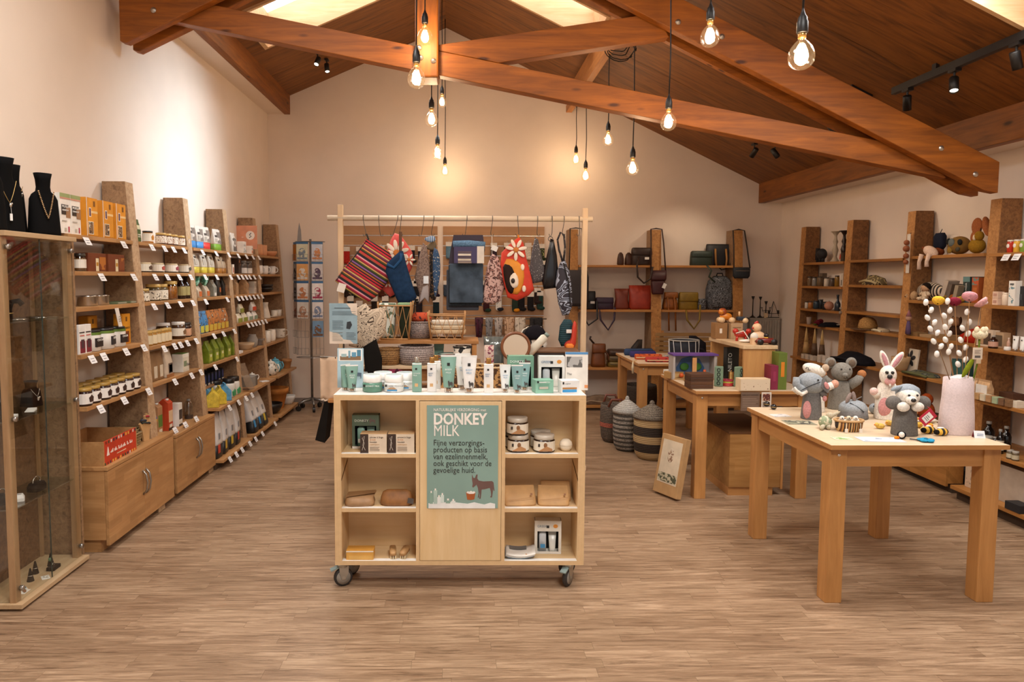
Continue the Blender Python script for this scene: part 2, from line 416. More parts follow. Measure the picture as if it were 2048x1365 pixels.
# roof truss
tr = bpy.data.objects.new('roof_truss', None); COL.objects.link(tr); tr['kind'] = 'structure'; tr['label'] = 'orange stained timber roof truss with inclined tie beam and central post'; tr['category'] = 'roof truss'
def zt(x): return 2.921-.19*(x+.308)
pa(tr, 'tie_beam', MB().prism([(-1.97, zt(-1.97)),(3.3, zt(3.3)),(3.15, zt(3.15)+.157),(-1.8, zt(-1.8)+.157)],4.755,4.845), beamw, bevel=.004)
pa(tr, 'king_post', MB().box(-.298,-.145,4.70,4.90,2.86,4.42), beamz, bevel=.012)
pa(tr, 'strut', MB().prism([(-.146,3.048),(.253,2.973),(1.385,3.15),(1.30,3.305),(-.146,3.085)],4.752,4.848), beamw, bevel=.004)
def zr(x): return 3.169-.485*(x-1.392)
def zl(x): return 3.07+.485*(x+2.127)
for ya, yb, d in ((4.675,4.745,0.0),(4.855,4.925,0.0),(4.745,4.752,.03)):
    if d: continue
    pa(tr, 'rafter', MB().prism([(-.14, zr(-.14)),(3.50, zr(3.50)),(3.60, zr(3.58)+.02),(3.60, zr(3.6)+.235),(-.14, zr(-.14)+.215)], ya, yb), beamw, bevel=.005)
    pa(tr, 'rafter', MB().prism([(-.30, zl(-.30)),(-2.16, zl(-2.16)),(-2.20, zl(-2.2)+.03),(-2.20, zl(-2.2)+.29),(-.30, zl(-.30)+.215)], ya, yb), beamw, bevel=.005)
pa(tr, 'packing_board', MB().prism([(1.0, zr(1.0)-.012),(3.46, zr(3.46)-.012),(3.46, zr(3.46)+.03),(1.0, zr(1.0)+.03)],4.848,4.852), beamw)
bolt = MB().lathe([(0,.006),(.008,.006),(.010,.004),(.017,.002),(.019,0)],12).xf(MR(PI/2,4, 'X')).mesh('bolt', M('#b9b1a6',.35,.9), True)
for x, z, yy in ((-.262,2.985,4.699),(-.178,2.965,4.699),(-.272,3.05,4.699),(1.42,3.22,4.674),(1.71,3.13,4.674),(3.20,2.42,4.674),(3.44,2.25,4.674),(-1.98,3.26,4.674),(-1.72,3.38,4.674)):
    pa(tr, 'bolt', bolt, None, loc=(x, yy, z))
o = struct('ceiling_batten', MB().box(1.26,1.33,2.2, YB,3.52,3.60).box(1.28,1.31,2.2, YB,3.60,3.79), pine, bevel=.003); o['kind'] = 'structure'
# pendant bulbs
black = M('#171412',.45); brass = M('#c49a5a',.3,.9)
globe_m = glass((1,.97,.92),.05,.02,.12, '_bulb'); fil_m = emit((1.0,.72,.38),55, 'filament')
BULBS = [(-.234,3.8,2.599, 'large bulb low before the king post'),(-.226,4.55,3.064, 'bulb high before the king post'),(-.215,5.3,2.717, 'bulb just under the king post'),(-.186,7.2,3.309, 'bulb right behind the king post foot'),(-.202,6.3,2.641, 'second lowest bulb below the king post'),(-.175,8.1,2.757, 'lowest and smallest bulb below the king post'),
         (1.323,8.1,2.896, 'leftmost bulb of the five under the batten'),(1.276,7.2,2.582, 'lowest bulb of those before the back wall'),(1.312,6.3,2.77, 'highest bulb of those before the back wall'),(1.292,5.3,2.367, 'bulb hanging lowest before the sloping ceiling edge'),(1.276,4.35,2.501, 'bulb hanging in front of the strut end'),(1.256,3.6,2.762, 'bulb in front of the right rafter near picture top'),(1.274,2.66,2.379, 'largest and nearest bulb before the dark ceiling')]
gprof = [(.013,.074),(.0145,.060),(.026,.049),(.039,.032),(.0465,.011),(.0475,-.006),(.0435,-.024),(.034,-.037),(.018,-.046),(.002,-.048)]
gm = MB().lathe(gprof,24, caps=False).mesh('glass_globe', globe_m, True)
fl = MB()
for k in range(6):
    a = k*PI/3; fl.tube([(.008*math.cos(a),.008*math.sin(a),.022),(.013*math.cos(a),.013*math.sin(a),-.020)],.0022,6)
flm = fl.mesh('filament', fil_m)
stm = MB().lathe([(.002,-.02),(.003,.03),(.009,.05),(.012,.075)],10).mesh('glass_stem', glass((1,.9,.75),.12), True)
capm = MB().lathe([(.0145,.066),(.0145,.09)],14).mesh('screw_cap', brass, True)
sock = MB().lathe([(.019,.085),(.0205,.088),(.0205,.125),(.017,.133),(.0165,.142),(.010,.152),(.004,.17),(.003,.19)],16).mesh('lamp_holder', black, True)
for x, y, z, d in BULBS:
    t = thg('pendant_bulb', 'glowing clear globe '+d, 'light bulb',(x, y, z),0, 'filament pendant bulbs')
    pa(t, 'glass_globe', gm, None); pa(t, 'filament', flm, None); pa(t, 'glass_stem', stm, None); pa(t, 'screw_cap', capm, None); pa(t, 'lamp_holder', sock, None)
    top = 3.52 if x > 1 else min(ceil_z(x)-.01,4.45)
    pa(t, 'cord', MB().tube([(0,0,.17),(.004,0,(top-z)*.4),(-.003,0,(top-z)*.75),(0,0, top-z)],.0042,6), black, True)
    if x > 1: pa(t, 'ceiling_hook', MB().tube([(0,0, top-z+.0),(.012,0, top-z-.02),(0,0, top-z-.04),(-.012,0, top-z-.02)],.003,6), black)
    l = bpy.data.lights.new('bulb_light', 'POINT'); l.energy = 9; l.color = (1.0,.72,.46); l.shadow_soft_size = .03
    lo = bpy.data.objects.new('bulb_light', l); COL.objects.link(lo); lo.location = (x, y, z)
# looped cables by the batten
def loops(name, label, c, seed):
    rr = random.Random(seed); mb = MB()
    for k in range(4):
        pts = []; rx, rz_ = .10+.05*rr.random(),.05+.07*rr.random()
        for i in range(13):
            a = PI+i/12*PI*(1.0+.5*rr.random()) ; pts.append((c[0]+rx*math.cos(a)+.02*k, c[1]+.05*k-.1, c[2]+rz_*math.sin(a)-.01*k))
        mb.tube(pts,.004,6)
    return tag(pa(None, name, mb, black, True), label, 'cable')
loops('cable_loop', 'black looped cables hanging from the batten near the picture top',(1.30,3.25,3.50),1)
loops('cable_loop', 'black looped cables hanging behind the strut end',(1.30,6.0,3.50),3)
# spotlights
trk = thg('light_track', 'long black lighting track on the dark sloping ceiling', 'light track',(3.085,0,2.86))
pa(trk, 'rail', MB().box(-.018,.018,2.2,5.04,0,.05), black, bevel=.003)
for yy in (2.6,3.6,4.6): pa(trk, 'ceiling_clip', MB().box(-.012,.012, yy-.02, yy+.02,.05,.095), black)
def spot(label, at, aim, on=True, power=0, stem=.07):
    """one black cylinder spotlight hung below AT and turned to AIM"""
    t = thg('spotlight', label, 'spotlight', at,0, 'black ceiling spotlights')
    d = (Vector(aim)-Vector(at)).normalized(); q = d.to_track_quat('Z', 'Y').to_matrix().to_4x4(); c = Vector((0,0,-stem-.02))
    T = MTR(c) @ q
    pa(t, 'bracket', MB().box(-.02,.02,-.035,.035,-.018,0).tube([(0,0,-.01),(0,0,-stem-.02)],.007,8), black)
    pa(t, 'head', MB().lathe([(.0,-.045),(.024,-.045),(.027,-.04),(.027,.055),(.024,.055),(.022,.045)],18, caps=False).xf(T), black, True)
    pa(t, 'lens', MB().lathe([(0.0005,.046),(.022,.046)],18, caps=False).xf(T), emit((1,.86,.66),14, 'lit_lens') if on else M('#1d1a18',.3))
    if power:
        l = bpy.data.lights.new('spot_beam', 'SPOT'); l.energy = power; l.color = (1,.80,.58); l.spot_size = math.radians(62); l.spot_blend = .8; l.shadow_soft_size = .03
        o = bpy.data.objects.new('spot_beam', l); COL.objects.link(o); o.location = Vector(at)+c+d*.07; o.rotation_euler = d.to_track_quat('-Z', 'Y').to_euler()
    return t
spot('left lit spotlight of the pair on the left sloping ceiling',(-1.50,7.55,3.90),(-1.9,6.4,2.0), True,14)
spot('right lit spotlight of the pair on the left sloping ceiling',(-1.46,7.85,3.92),(-1.0,6.9,1.2), True,18)
spot('left dark spotlight of the pair below the tie beam',(3.02,7.25,2.935),(2.6,8.5,1.6), False,30)
spot('right dark spotlight of the pair below the tie beam',(3.13,7.02,2.89),(3.75,6.0,1.3), False,9)
spot('lit spotlight peeping out under the right rafter',(3.14,5.95,2.90),(3.85,5.3,1.6), True,13)
spot('dark spotlight at the far end of the lighting track',(3.085,4.88,2.86),(3.6,5.6,1.2), False,10)
spot('lit spotlight hanging from the lighting track',(3.085,4.42,2.86),(2.6,3.6,.8), True,20)
spot('spotlight of the lighting track cut by the picture edge',(3.085,3.93,2.86),(3.8,4.2,1.0), False,8)
for yy, xx, L in ((5.35,3.02, 'black mounting plate with cable beside the lighting track end'),(6.1,3.02, 'black mounting plate between the tie beam and the rafter')):
    o = pa(None, 'ceiling_junction', MB().hexa([(xx-.08, yy-.03, ceil_z(xx-.08)-.03),(xx+.08, yy-.03, ceil_z(xx+.08)-.03),(xx+.08, yy+.03, ceil_z(xx+.08)-.03),(xx-.08, yy+.03, ceil_z(xx-.08)-.03)],[(xx-.08, yy-.03, ceil_z(xx-.08)),(xx+.08, yy-.03, ceil_z(xx+.08)),(xx+.08, yy+.03, ceil_z(xx+.08)),(xx-.08, yy+.03, ceil_z(xx-.08))]), black); tag(o, L, 'junction box')
# ================================================================== makers: everything is built facing -Y, base at z = 0
def soft(w, d, h, prof, n=20, e=4.0, c=(0,0,0)):
    """rounded block: rings of a superellipse; prof = (z 0..1, width factor, depth factor[, x shift, y shift])"""
    rings = []
    for q in prof:
        z, a, b = q[:3]; ox, oy = (q[3], q[4]) if len(q) > 3 else (0,0); rg = []
        for i in range(n):
            t = 2*PI*i/n; ct, st = math.cos(t), math.sin(t)
            rg.append((c[0]+ox+a*w/2*math.copysign(abs(ct)**(2/e), ct), c[1]+oy+b*d/2*math.copysign(abs(st)**(2/e), st), c[2]+z*h))
        rings.append(rg)
    return MB().loft(rings)
def patch(t, x0, x1, z0, z1, y, mat, name='printed_panel'):
    return pa(t, name, MB().box(x0, x1, y-.0008, y, z0, z1), mat)
def T(name, cat): return thg(name, '', cat)
def carton(name, w, d, h, col, panels=(), texts=(), cat='box', top=None, rough=.55, bevel=.0012):
    """folding box; panels (x0, x1, z0, z1, colour) and texts (string, size, x, z, colour) on the front, as fractions"""
    t = T(name, cat); pa(t, 'carton', MB().box(-w/2, w/2,-d/2, d/2,0, h), M(col, rough), bevel=bevel)
    k = 0
    for p in panels:
        patch(t,(p[0]-.5)*w,(p[1]-.5)*w, p[2]*h, p[3]*h,-d/2-.0004-.0003*k, p[4] if not isinstance(p[4], str) else M(p[4],.5)); k += 1
    for s, sz, x, z, c in texts: text(t, s, sz, M(c,.5),((x-.5)*w,-d/2-.0015-.0003*k, z*h))
    if top: pa(t, 'top_flap', MB().box(-w/2, w/2,-d/2, d/2, h, h+.001), M(top,.5))
    return t
def pouch(name, w, d, h, col, panels=(), cat='bag', base=None, top=None, mat=None):
    """stand-up bag, flat sealed top"""
    t = T(name, cat); m1 = mat or M(col,.4)
    zb = .0
    if base:
        pa(t, 'coloured_base', soft(w, d, h,[(0,.92,.9),(.04,1,1),(.30,1,.98)],20,5), M(base,.4), True); zb = .30
    pa(t, 'bag', soft(w, d, h,[(zb,1 if base else .94,.98 if base else .9),(zb+.04,1,1),(.55,.99,.9),(.78,.97,.5),(.9,.98,.16),(1,1,.04)],20,5), m1, True)
    if top: pa(t, 'seal_strip', soft(w, d, h,[(.92,1.0,.18),(1.005,1.01,.07)],20,5), M(top,.4))
    for i, p in enumerate(panels): 
        z0, z1 = p[2], p[3]; f = lambda z: (.5 if z < .55 else .5-.25*(z-.55)/.23*.8 if z < .78 else .25)
        pa(t, 'printed_panel', MB().hexa([((p[0]-.5)*w,-d*f(z0)*1.0-.0012, z0*h),((p[1]-.5)*w,-d*f(z0)-.0012, z0*h),((p[1]-.5)*w,-d*f(z0)+.004, z0*h),((p[0]-.5)*w,-d*f(z0)+.004, z0*h)],
             [((p[0]-.5)*w,-d*f(z1)-.0012, z1*h),((p[1]-.5)*w,-d*f(z1)-.0012, z1*h),((p[1]-.5)*w,-d*f(z1)+.004, z1*h),((p[0]-.5)*w,-d*f(z1)+.004, z1*h)]), p[4] if not isinstance(p[4], str) else M(p[4],.45))
    return t
def gablebag(name, w, d, h, col, panel=None, cat='bag'):
    """block-bottom bag whose top folds to a ridge, ridge along X"""
    t = T(name, cat)
    pa(t, 'bag', MB().prism([(-d/2,0),(d/2,0),(d/2,.62*h),(.006, h),(-.006, h),(-d/2,.62*h)],-w/2, w/2, 'X'), M(col,.38,0,.25,40), bevel=.004)
    pa(t, 'fold_clip', MB().box(-w/2, w/2,-.006,.006, h-.004, h+.012), M(col,.4))
    for i, p in enumerate(panel or ()): patch(t,(p[0]-.5)*w,(p[1]-.5)*w, p[2]*h, p[3]*h,-d/2-.0005-.0004*i, p[4] if not isinstance(p[4], str) else M(p[4],.4))
    return t
def jar(name, r, h, body, lid, lab=None, cat='jar', lidh=.16, lb=(.18,.66), clear=False, badge=None):
    t = T(name, cat); hb = h*(1-lidh)
    pa(t, 'jar_body', MB().lathe([(r*.9,0),(r,.03*h),(r, hb*.82),(r*.93, hb*.93),(r*.84, hb*.97),(r*.84, hb)],18), glass((.8,.78,.74),.16) if clear else M(body,.18,0,.12), True)
    if clear: pa(t, 'contents', MB().lathe([(r*.86,.01),(r*.93,.03*h+.004),(r*.93, hb*.8),(r*.8, hb*.86)],16), M(body,.5,0,.3,60), True)
    pa(t, 'lid', MB().lathe([(r*.92, hb-.002),(r*.94, hb),(r*.94, h*.985),(r*.88, h)],18), M(*lid) if isinstance(lid, tuple) else M(lid,.35), True)
    if lab:
        pa(t, 'paper_label', MB().lathe([(r*1.012, lb[0]*h),(r*1.012, lb[1]*h)],18, caps=False), lab if not isinstance(lab, str) else M(lab,.6))
        if badge: pa(t, 'label_print', MB().prism([(-.35*r, lb[0]*h+.01),(.35*r, lb[0]*h+.01),(.45*r, lb[0]*h+.6*(lb[1]-lb[0])*h),(0, lb[1]*h-.008),(-.45*r, lb[0]*h+.6*(lb[1]-lb[0])*h)],-r*1.03,-r*.9), M(badge,.6))
    return t
def bottle(name, r, h, body, cap='#1c1a18', lab=None, cat='bottle', neck=.35, clear=False, lb=(.15,.55)):
    t = T(name, cat); hn = h*(1-neck)
    pa(t, 'bottle_body', MB().lathe([(r*.92,0),(r,.02*h),(r, hn*.86),(r*.8, hn),(r*.42, hn+.3*(h-hn)),(r*.38, h*.93)],16), glass((.7,.7,.66),.18) if clear else M(body,.15), True)
    pa(t, 'cap', MB().lathe([(r*.44, h*.9),(r*.46, h*.905),(r*.46, h),(r*.4, h*1.005)],14), M(cap,.35), True)
    if lab: pa(t, 'paper_label', MB().lathe([(r*1.015, lb[0]*h),(r*1.015, lb[1]*h)],16, caps=False), lab if not isinstance(lab, str) else M(lab,.6))
    return t
def lathed(name, prof, mat, cat, n=22, pname='body', extra=()):
    t = T(name, cat); pa(t, pname, MB().lathe(prof, n, caps=False), mat, True)
    for e in extra: pa(t, *e)
    return t
def shell(pts, th):
    """outer profile then back down inside"""
    return pts+[(max(r-th,.001), z) for r, z in reversed(pts[1:])]+[(.001, pts[0][1]+th)]
def mug(name, r, h, col, cat='mug', print_=None):
    t = T(name, cat); mm = M(col,.25) if isinstance(col, str) else col
    pa(t, 'cup_body', MB().lathe([(.001,0)]+shell([(r*.82,0),(r*.95,.008),(r,.2*h),(r, h)],.004),20, caps=False), mm, True)
    pa(t, 'handle', MB().tube([(r*.94,0,.8*h),(r*1.3,0,.82*h),(r*1.55,0,.6*h),(r*1.45,0,.33*h),(r*.96,0,.2*h)],.006,8), mm, True)
    if print_: pa(t, 'printed_band', MB().lathe([(r*1.01,.25*h),(r*1.01,.8*h)],20, caps=False), print_)
    return t
def bowl(name, r, h, mat, cat='bowl', foot=.5):
    t = T(name, cat); mm = M(mat,.4) if isinstance(mat, str) else mat
    pa(t, 'bowl_body', MB().lathe([(.001,0)]+shell([(r*foot,0),(r*.75,.25*h),(r*.95,.65*h),(r, h)],.006),22, caps=False), mm, True)
    pa(t, 'foot_ring', MB().lathe([(r*foot*.9,0),(r*foot*1.02,.002),(r*foot*.98,.08*h)],20), mm, True); return t
def teapot(name, r, h, mat, spot_=None, cat='teapot'):
    t = T(name, cat); mm = mat if not isinstance(mat, str) else M(mat,.22)
    pa(t, 'pot_body', MB().lathe([(.001,0),(r*.7,0),(r*.92,.15*h),(r,.4*h),(r*.85,.68*h),(r*.6,.78*h)],22), spot_ or mm, True)
    lid = pa(t, 'lid', MB().lathe([(r*.62,.77*h),(r*.5,.86*h),(r*.12,.92*h)],18), mm, True); pa(lid, 'knob', MB().ball((0,0,.95*h), r*.14), mm, True)
    pa(t, 'spout', MB().tube([(-r*.8,0,.3*h),(-r*1.25,0,.45*h),(-r*1.5,0,.76*h)],[r*.24, r*.17, r*.1],10), mm, True)
    pa(t, 'handle', MB().tube([(r*.75,0,.68*h),(r*1.3,0,.7*h),(r*1.5,0,.5*h),(r*1.3,0,.28*h),(r*.9,0,.2*h)], r*.1,8), mm, True)
    return t
def cosm_tube(name, w, h, col, cap, print_, texts=(), cat='tube', mark='#20201e'):
    """cosmetic tube standing on its cap"""
    t = T(name, cat); rings = []; n = 18
    for z, a, b in ((.0,.62,.62),(.03,.66,.64),(.3,.74,.56),(.7,.93,.26),(.93,1,.06),(1,1.0,.045)):
        rings.append([(a*w/2*math.cos(2*PI*i/n), b*w/2*math.sin(2*PI*i/n), h*.14+z*h*.86) for i in range(n)])
    mb = MB().loft(rings); pa(t, 'tube_body', mb, M(col,.35), True)
    pa(t, 'cap', MB().lathe([(w*.27,0),(w*.285,.004),(w*.285, h*.13),(w*.27, h*.14)],18), glass((.95,.93,.9),.2,.08), True)
    pa(t, 'inner_cap', MB().lathe([(w*.16,.004),(w*.16, h*.12)],12), M(cap,.3,.6), True)
    pa(t, 'crimp', MB().box(-w*.5, w*.5,-w*.028, w*.028, h*.955, h), M('#e8e6e0',.4))
    def fy(z): return -w/2*(.62-.36*min(1,(z-.14)/.5))-.003
    pa(t, 'emblem', MB().box(-w*.09, w*.09, fy(.74)-.001, fy(.74), h*.72, h*.80), M(mark,.5))
    for s, sz, z, c in texts: text(t, s, sz, M(c,.5),(0, fy(z)-.004, z*h), align='CENTER')
    if print_: pa(t, 'print_patch', MB().box(-w*.22, w*.22, fy(.28)-.002, fy(.28)-.001, h*.2, h*.28), M(print_,.5))
    return t
def cloth(parent, name, fn, mat, nu=14, nv=14, th=.003):
    return pa(parent, name, MB().grid(fn, nu, nv), mat, True, solid=th)
def card(name, w, h, col, label, cat, loc, rz=0, lean=0.0, panels=(), texts=(), th=.003, group=None):
    """stiff sheet standing on its lower edge, leaning back"""
    t = thg(name, label, cat, loc, rz, group); q = (-lean,0,0)
    pa(t, 'sheet', MB().box(-w/2, w/2,0, th,0, h), M(col,.5), rot=q)
    for i, p in enumerate(panels):
        pa(t, 'printed_area', MB().box((p[0]-.5)*w,(p[1]-.5)*w,-.0005-.0002*i,0, p[2]*h, p[3]*h), p[4] if not isinstance(p[4], str) else M(p[4],.5), rot=q)
    for s, sz, x, z, c in texts:
        v = MR(-lean,3, 'X') @ Vector(((x-.5)*w,-.002, z*h)); text(t, s, sz, M(c,.5), v,(PI/2-lean,0,0))
    return t
def lines(t, x0, x1, z0, z1, n, col, y=-.002, wgt=.35, name='printed_lines', rot=None):
    mb = MB(); dz = (z1-z0)/n
    for i in range(n): mb.box(x0, x1-(x1-x0)*.3*R.random()*(i % 3 == 2), y-.0003, y, z0+i*dz, z0+i*dz+dz*wgt)
    o = pa(t, name, mb, M(col,.6)); 
    if rot: o.rotation_euler = rot
    return o
PC = MB().hexa([(-.031,0,-.006),(.031,0,-.006),(.031,.0012,-.005),(-.031,.0012,-.005)],[(-.031,.022,.036),(.031,.022,.036),(.031,.0232,.037),(-.031,.0232,.037)]).mesh('card', M('#e9e7e6',.5))
PL = MB().hexa([(-.02,.004-.0006,.0055),(.012,.004-.0006,.0055),(.012,.0045,.0063),(-.02,.0045,.0063)],[(-.02,.0055-.0006,.0078),(.012,.0055-.0006,.0078),(.012,.006,.0086),(-.02,.006,.0086)]).add([(-.02,.0113,.0185),(.018,.0113,.0185),(.018,.0131,.0215),(-.02,.0131,.0215)],[(0,1,2,3)]).mesh('printed_lines', M('#8d8f94',.6))
def price_cards(where, spots):
    """tilted white price cards clipped to a shelf edge; spots (x, y, z, rz)"""
    n = len(spots)
    for i, s in enumerate(spots):
        t = thg('price_card', 'white price card, '+where+nth(i, n), 'price card', s[:3], s[3], 'price cards on the shelf edges')
        pa(t, 'card', PC, None); pa(t, 'printed_lines', PL, None)
# ================================================================== left wall: shelving, cabinets, display case
def xf(z): return -2.126+(2.15-z)*.072+.012
tow = chip('#a5835f', '#917050', '#6c5036'); edge = chip('#c9ab88', '#b99875', '#9c7c5a')  # edge: lighter copy of the board, partly for the light on the edges
oakY = wood('#c99a66', '#b07e4c', 'Y',1,.045,.45); oakX = wood('#c99a66', '#b07e4c', 'X',1,.045,.45); oakZ = wood('#c99a66', '#b07e4c', 'Z',1,.05,.45)
LSH = thg('wall_shelving', 'long oak shelving with tapered particle board uprights along the left wall', 'shelving')
LT = [4.53,5.45,6.35,7.26,8.17]
def tower_l(y, z1=2.15, t=.10):
    pa(LSH, 'upright', MB().prism([(XL+.016,0),(xf(0)-.014,0),(xf(z1)-.014, z1),(XL+.016, z1)], y, y+t), tow, bevel=.003)
    pa(LSH, 'edge_band', MB().hexa([(xf(0)-.014, y+.001,0),(xf(0)-.011, y+.001,0),(xf(0)-.011, y+t-.001,0),(xf(0)-.014, y+t-.001,0)],[(xf(z1)-.014, y+.001, z1-.002),(xf(z1)-.011, y+.001, z1-.002),(xf(z1)-.011, y+t-.001, z1-.002),(xf(z1)-.014, y+t-.001, z1-.002)]), edge)
for y in LT: tower_l(y)
pa(LSH, 'end_panel', MB().box(XL+.016,-2.06,3.77,3.789,0,1.74), tow)
LB = [(3.79,4.53),(4.63,5.45),(5.55,6.35),(6.45,7.26),(7.36,8.17)]
ZA, ZB, ZC, ZE = 1.775,1.575,1.378,.838
ZD = [1.122,1.085,1.09,1.115,1.093]
def board(y0, y1, z, xfr=None):
    pa(LSH, 'shelf_board', MB().box(XL+.016, xfr if xfr else xf(z), y0, y1, z-.024, z), oakY, bevel=.002)
for i,(a, b) in enumerate(LB):
    for z in (ZA, ZB, ZC, ZD[i], ZE): board(a+.001, b-.001, z)
for i in (2,3,4):
    a, b = LB[i]; board(a-.0, b,.50,-1.91); board(a-.0, b,.08,-1.89)
    pa(LSH, 'plinth', MB().box(-2.0,-1.95, a, b,0,.055), M('#4a3524',.7))
def ls(pxs, z, off=.05, dz=0.0, rz=PI/2, X=None):
    x = (xf(z) if X is None else X)-off
    return [(x, W(p,640, X=x).y, z+.0005+dz, rz) for p in pxs]
BAY = ['bay beside the glass case', 'second bay from the glass case', 'middle bay of left shelving', 'second bay from far left corner', 'far left corner bay']
SHN = ['top', 'second', 'third', 'fourth', 'fifth', 'sixth', 'floor']
def tags(sh, bay, pxs, z, X=None):
    x = (xf(z) if X is None else X)
    price_cards(SHN[sh]+' shelf, '+BAY[bay],[(x+.024, W(p,640, X=x).y, z-.048, PI/2) for p in pxs])
# floor cabinets
def cab(y0, y1, zt, label):
    t = thg('floor_cabinet', label, 'cabinet',(-1.95,(y0+y1)/2,0)); w = (y1-y0)/2
    pa(t, 'carcass', MB().box(-.33,-.021,-w, w,.075, zt-.022), oakX, bevel=.002)
    pa(t, 'plinth', MB().box(-.33,-.06,-w+.02, w-.05,0,.075), oakX)
    pa(t, 'top_board', MB().box(-.335,.001,-w-.004, w+.004, zt-.022, zt), oakY, bevel=.002)
    for s in (-1,1):
        d = pa(t, 'door', MB().box(-.02,0,-w if s < 0 else .0015,-.0015 if s < 0 else w,.045, zt-.025), oakY, bevel=.002)
        pts = [(0, s*.022,.40),(.022, s*.022,.375),(.030, s*.022,.325),(.022, s*.022,.275),(0, s*.022,.25)]
        pa(d, 'handle', MB().tube([(a, b-.0, c-.045) for a, b, c in pts],.006,8), M('#a8a39a',.3,.9), True)
    return t
cab(3.85,4.735,.492, 'low oak cabinet with two doors beside the glass case')
cab(4.79,5.545,.458, 'low oak cabinet with two doors under the spice cartons')
# ---- display case
oakc = wood('#b8946c', '#9a7650', 'Z',1,0,.5); oakcY = wood('#cdb18c', '#b5946c', 'Y',1,0,.5)
DC = thg('display_case', 'tall oak and glass display case with jewellery', 'display case',(0,0,0))
x0, x1, y0, y1 = XL+.018,-2.045,3.18,3.745
pa(DC, 'base', MB().box(x0, x1+.03, y0-.015, y1+.01,.012,.034), oakcY, bevel=.002)
pa(DC, 'top_board', MB().box(x0, x1+.02, y0-.01, y1+.01,1.728,1.752), oakcY, bevel=.002)
for a in (y0, y1-.04): pa(DC, 'post', MB().box(x1-.035, x1-.006, a, a+.04,.034,1.728), oakc, bevel=.001)
for a in (y0, y1-.02): pa(DC, 'rear_post', MB().box(x0, x0+.02, a, a+.02,.034,1.728), oakc)
pa(DC, 'back_panel', MB().box(x0, x0+.008, y0+.02, y1-.02,.034,1.728), chip('#7d5a3a', '#6a4a2e', '#4c331f'))
gp = glass((.97,.98,.97),.03,.01, fac=.12)
for a in (.036,.0): pass
for a, b in ((y0+.002,3.459),(3.4615, y1-.002)):
    d = pa(DC, 'glass_door', MB().box(x1-.004, x1+.001, a, b,.037,1.726), gp)
pa(DC, 'glass_side', MB().box(x0+.02, x1-.036, y0+.004, y0+.009,.034,1.728), gp)
pa(DC, 'glass_edge', MB().box(x1-.0045, x1+.0012,3.4592,3.4613,.037,1.726), M('#26352f',.2))
knob = MB().lathe([(.0,.016),(.011,.016),(.0125,.013),(.0125,0)],16).xf(MR(PI/2,4, 'Y')).mesh('lock_knob', M('#b4b2ae',.25,.9), True)
for yy in (3.205,3.718):
    for z in (1.68,.893,.097): pa(DC, 'lock_knob', knob, None, loc=(x1+.001, yy, z))
gs = glass((.86,.92,.88),.14,.02)
for z in (1.33,.875,.465): pa(DC, 'glass_shelf', MB().box(x0+.01, x1-.012, y0+.012, y1-.006, z, z+.006), gs)
# ---- black busts and jewels
ink = M('#060505',.85); silver = M('#cfcac2',.25,.9); gold = M('#c9a567',.3,.9)
def bust(label, loc, h, rz, chain, drop, tagw=True, w=.17):
    t = thg('necklace_bust', label, 'bust', loc, rz)
    pa(t, 'bust', soft(w,.085, h,[(0,.98,1),(.05,1,1),(.4,.92,.8),(.58,.88,.66),(.66,.72,.6),(.71,.46,.62),(.78,.40,.66),(.9,.44,.72),(1,.54,.8)],24,2.6), ink, True)
    z0, z1 = h*.70, h*(.70-drop); n = 8
    def P(s, k): u = k/n; return (s*w*.24*(1-u)**.8,-.024-.014*u, z0+(z1-z0)*u)
    pts = [P(-1, k) for k in range(n)]+[P(1, k) for k in range(n,-1,-1)]
    if chain == 'beads':
        mb = MB()
        for k, p in enumerate(pts):
            mb.ball((p[0], p[1]-.008, p[2]),.0042, n=8, m_=5)
            if k+1 < len(pts):
                q = pts[k+1]; mb.ball(((p[0]+q[0])/2,(p[1]+q[1])/2-.008,(p[2]+q[2])/2),.0036, n=8, m_=5)
        pa(t, 'bead_string', mb, M('#b99a72',.3,.5), True)
    else:
        pa(t, 'chain', MB().tube([(a, b-.006, c) for a, b, c in pts],.0014,6), gold if chain == 'gold' else silver)
        pa(t, 'pendant', MB().ball((0,-.05, z1-.012),.007,.004,.010).ball((.006,-.05, z1-.004),.005, n=8, m_=6), silver, True)
    if tagw: pa(t, 'white_tag', MB().box(-.006,.006,-.052,-.0505, z1-.085, z1-.052).tube([(0,-.051, z1-.02),(.002,-.051, z1-.052)],.0008,5), M('#e8e6e2',.5))
bust('black bust cut by the picture edge with silver pendant',(-2.17,3.275,1.7525),.395,1.15, 'silver',.34)
bust('black bust with golden chain, second from the picture edge',(-2.185,3.43,1.7525),.36,1.05, 'gold',.30)
bust('tall black bust behind the beaded one',(-2.225,3.56,1.7525),.345,1.3, 'gold',.1, False,.12)
bust('small black bust with a string of pale beads',(-2.10,3.60,1.7525),.31,.95, 'beads',.42, False,.15)
bust('black bust with silver flower pendant inside the glass case',(-2.205,3.30,.8815),.40,1.2, 'silver',.30)
bust('small black bust standing on the middle glass shelf of the case',(-2.20,3.60,.8815),.13,1.2, 'silver',.3, False,.10)
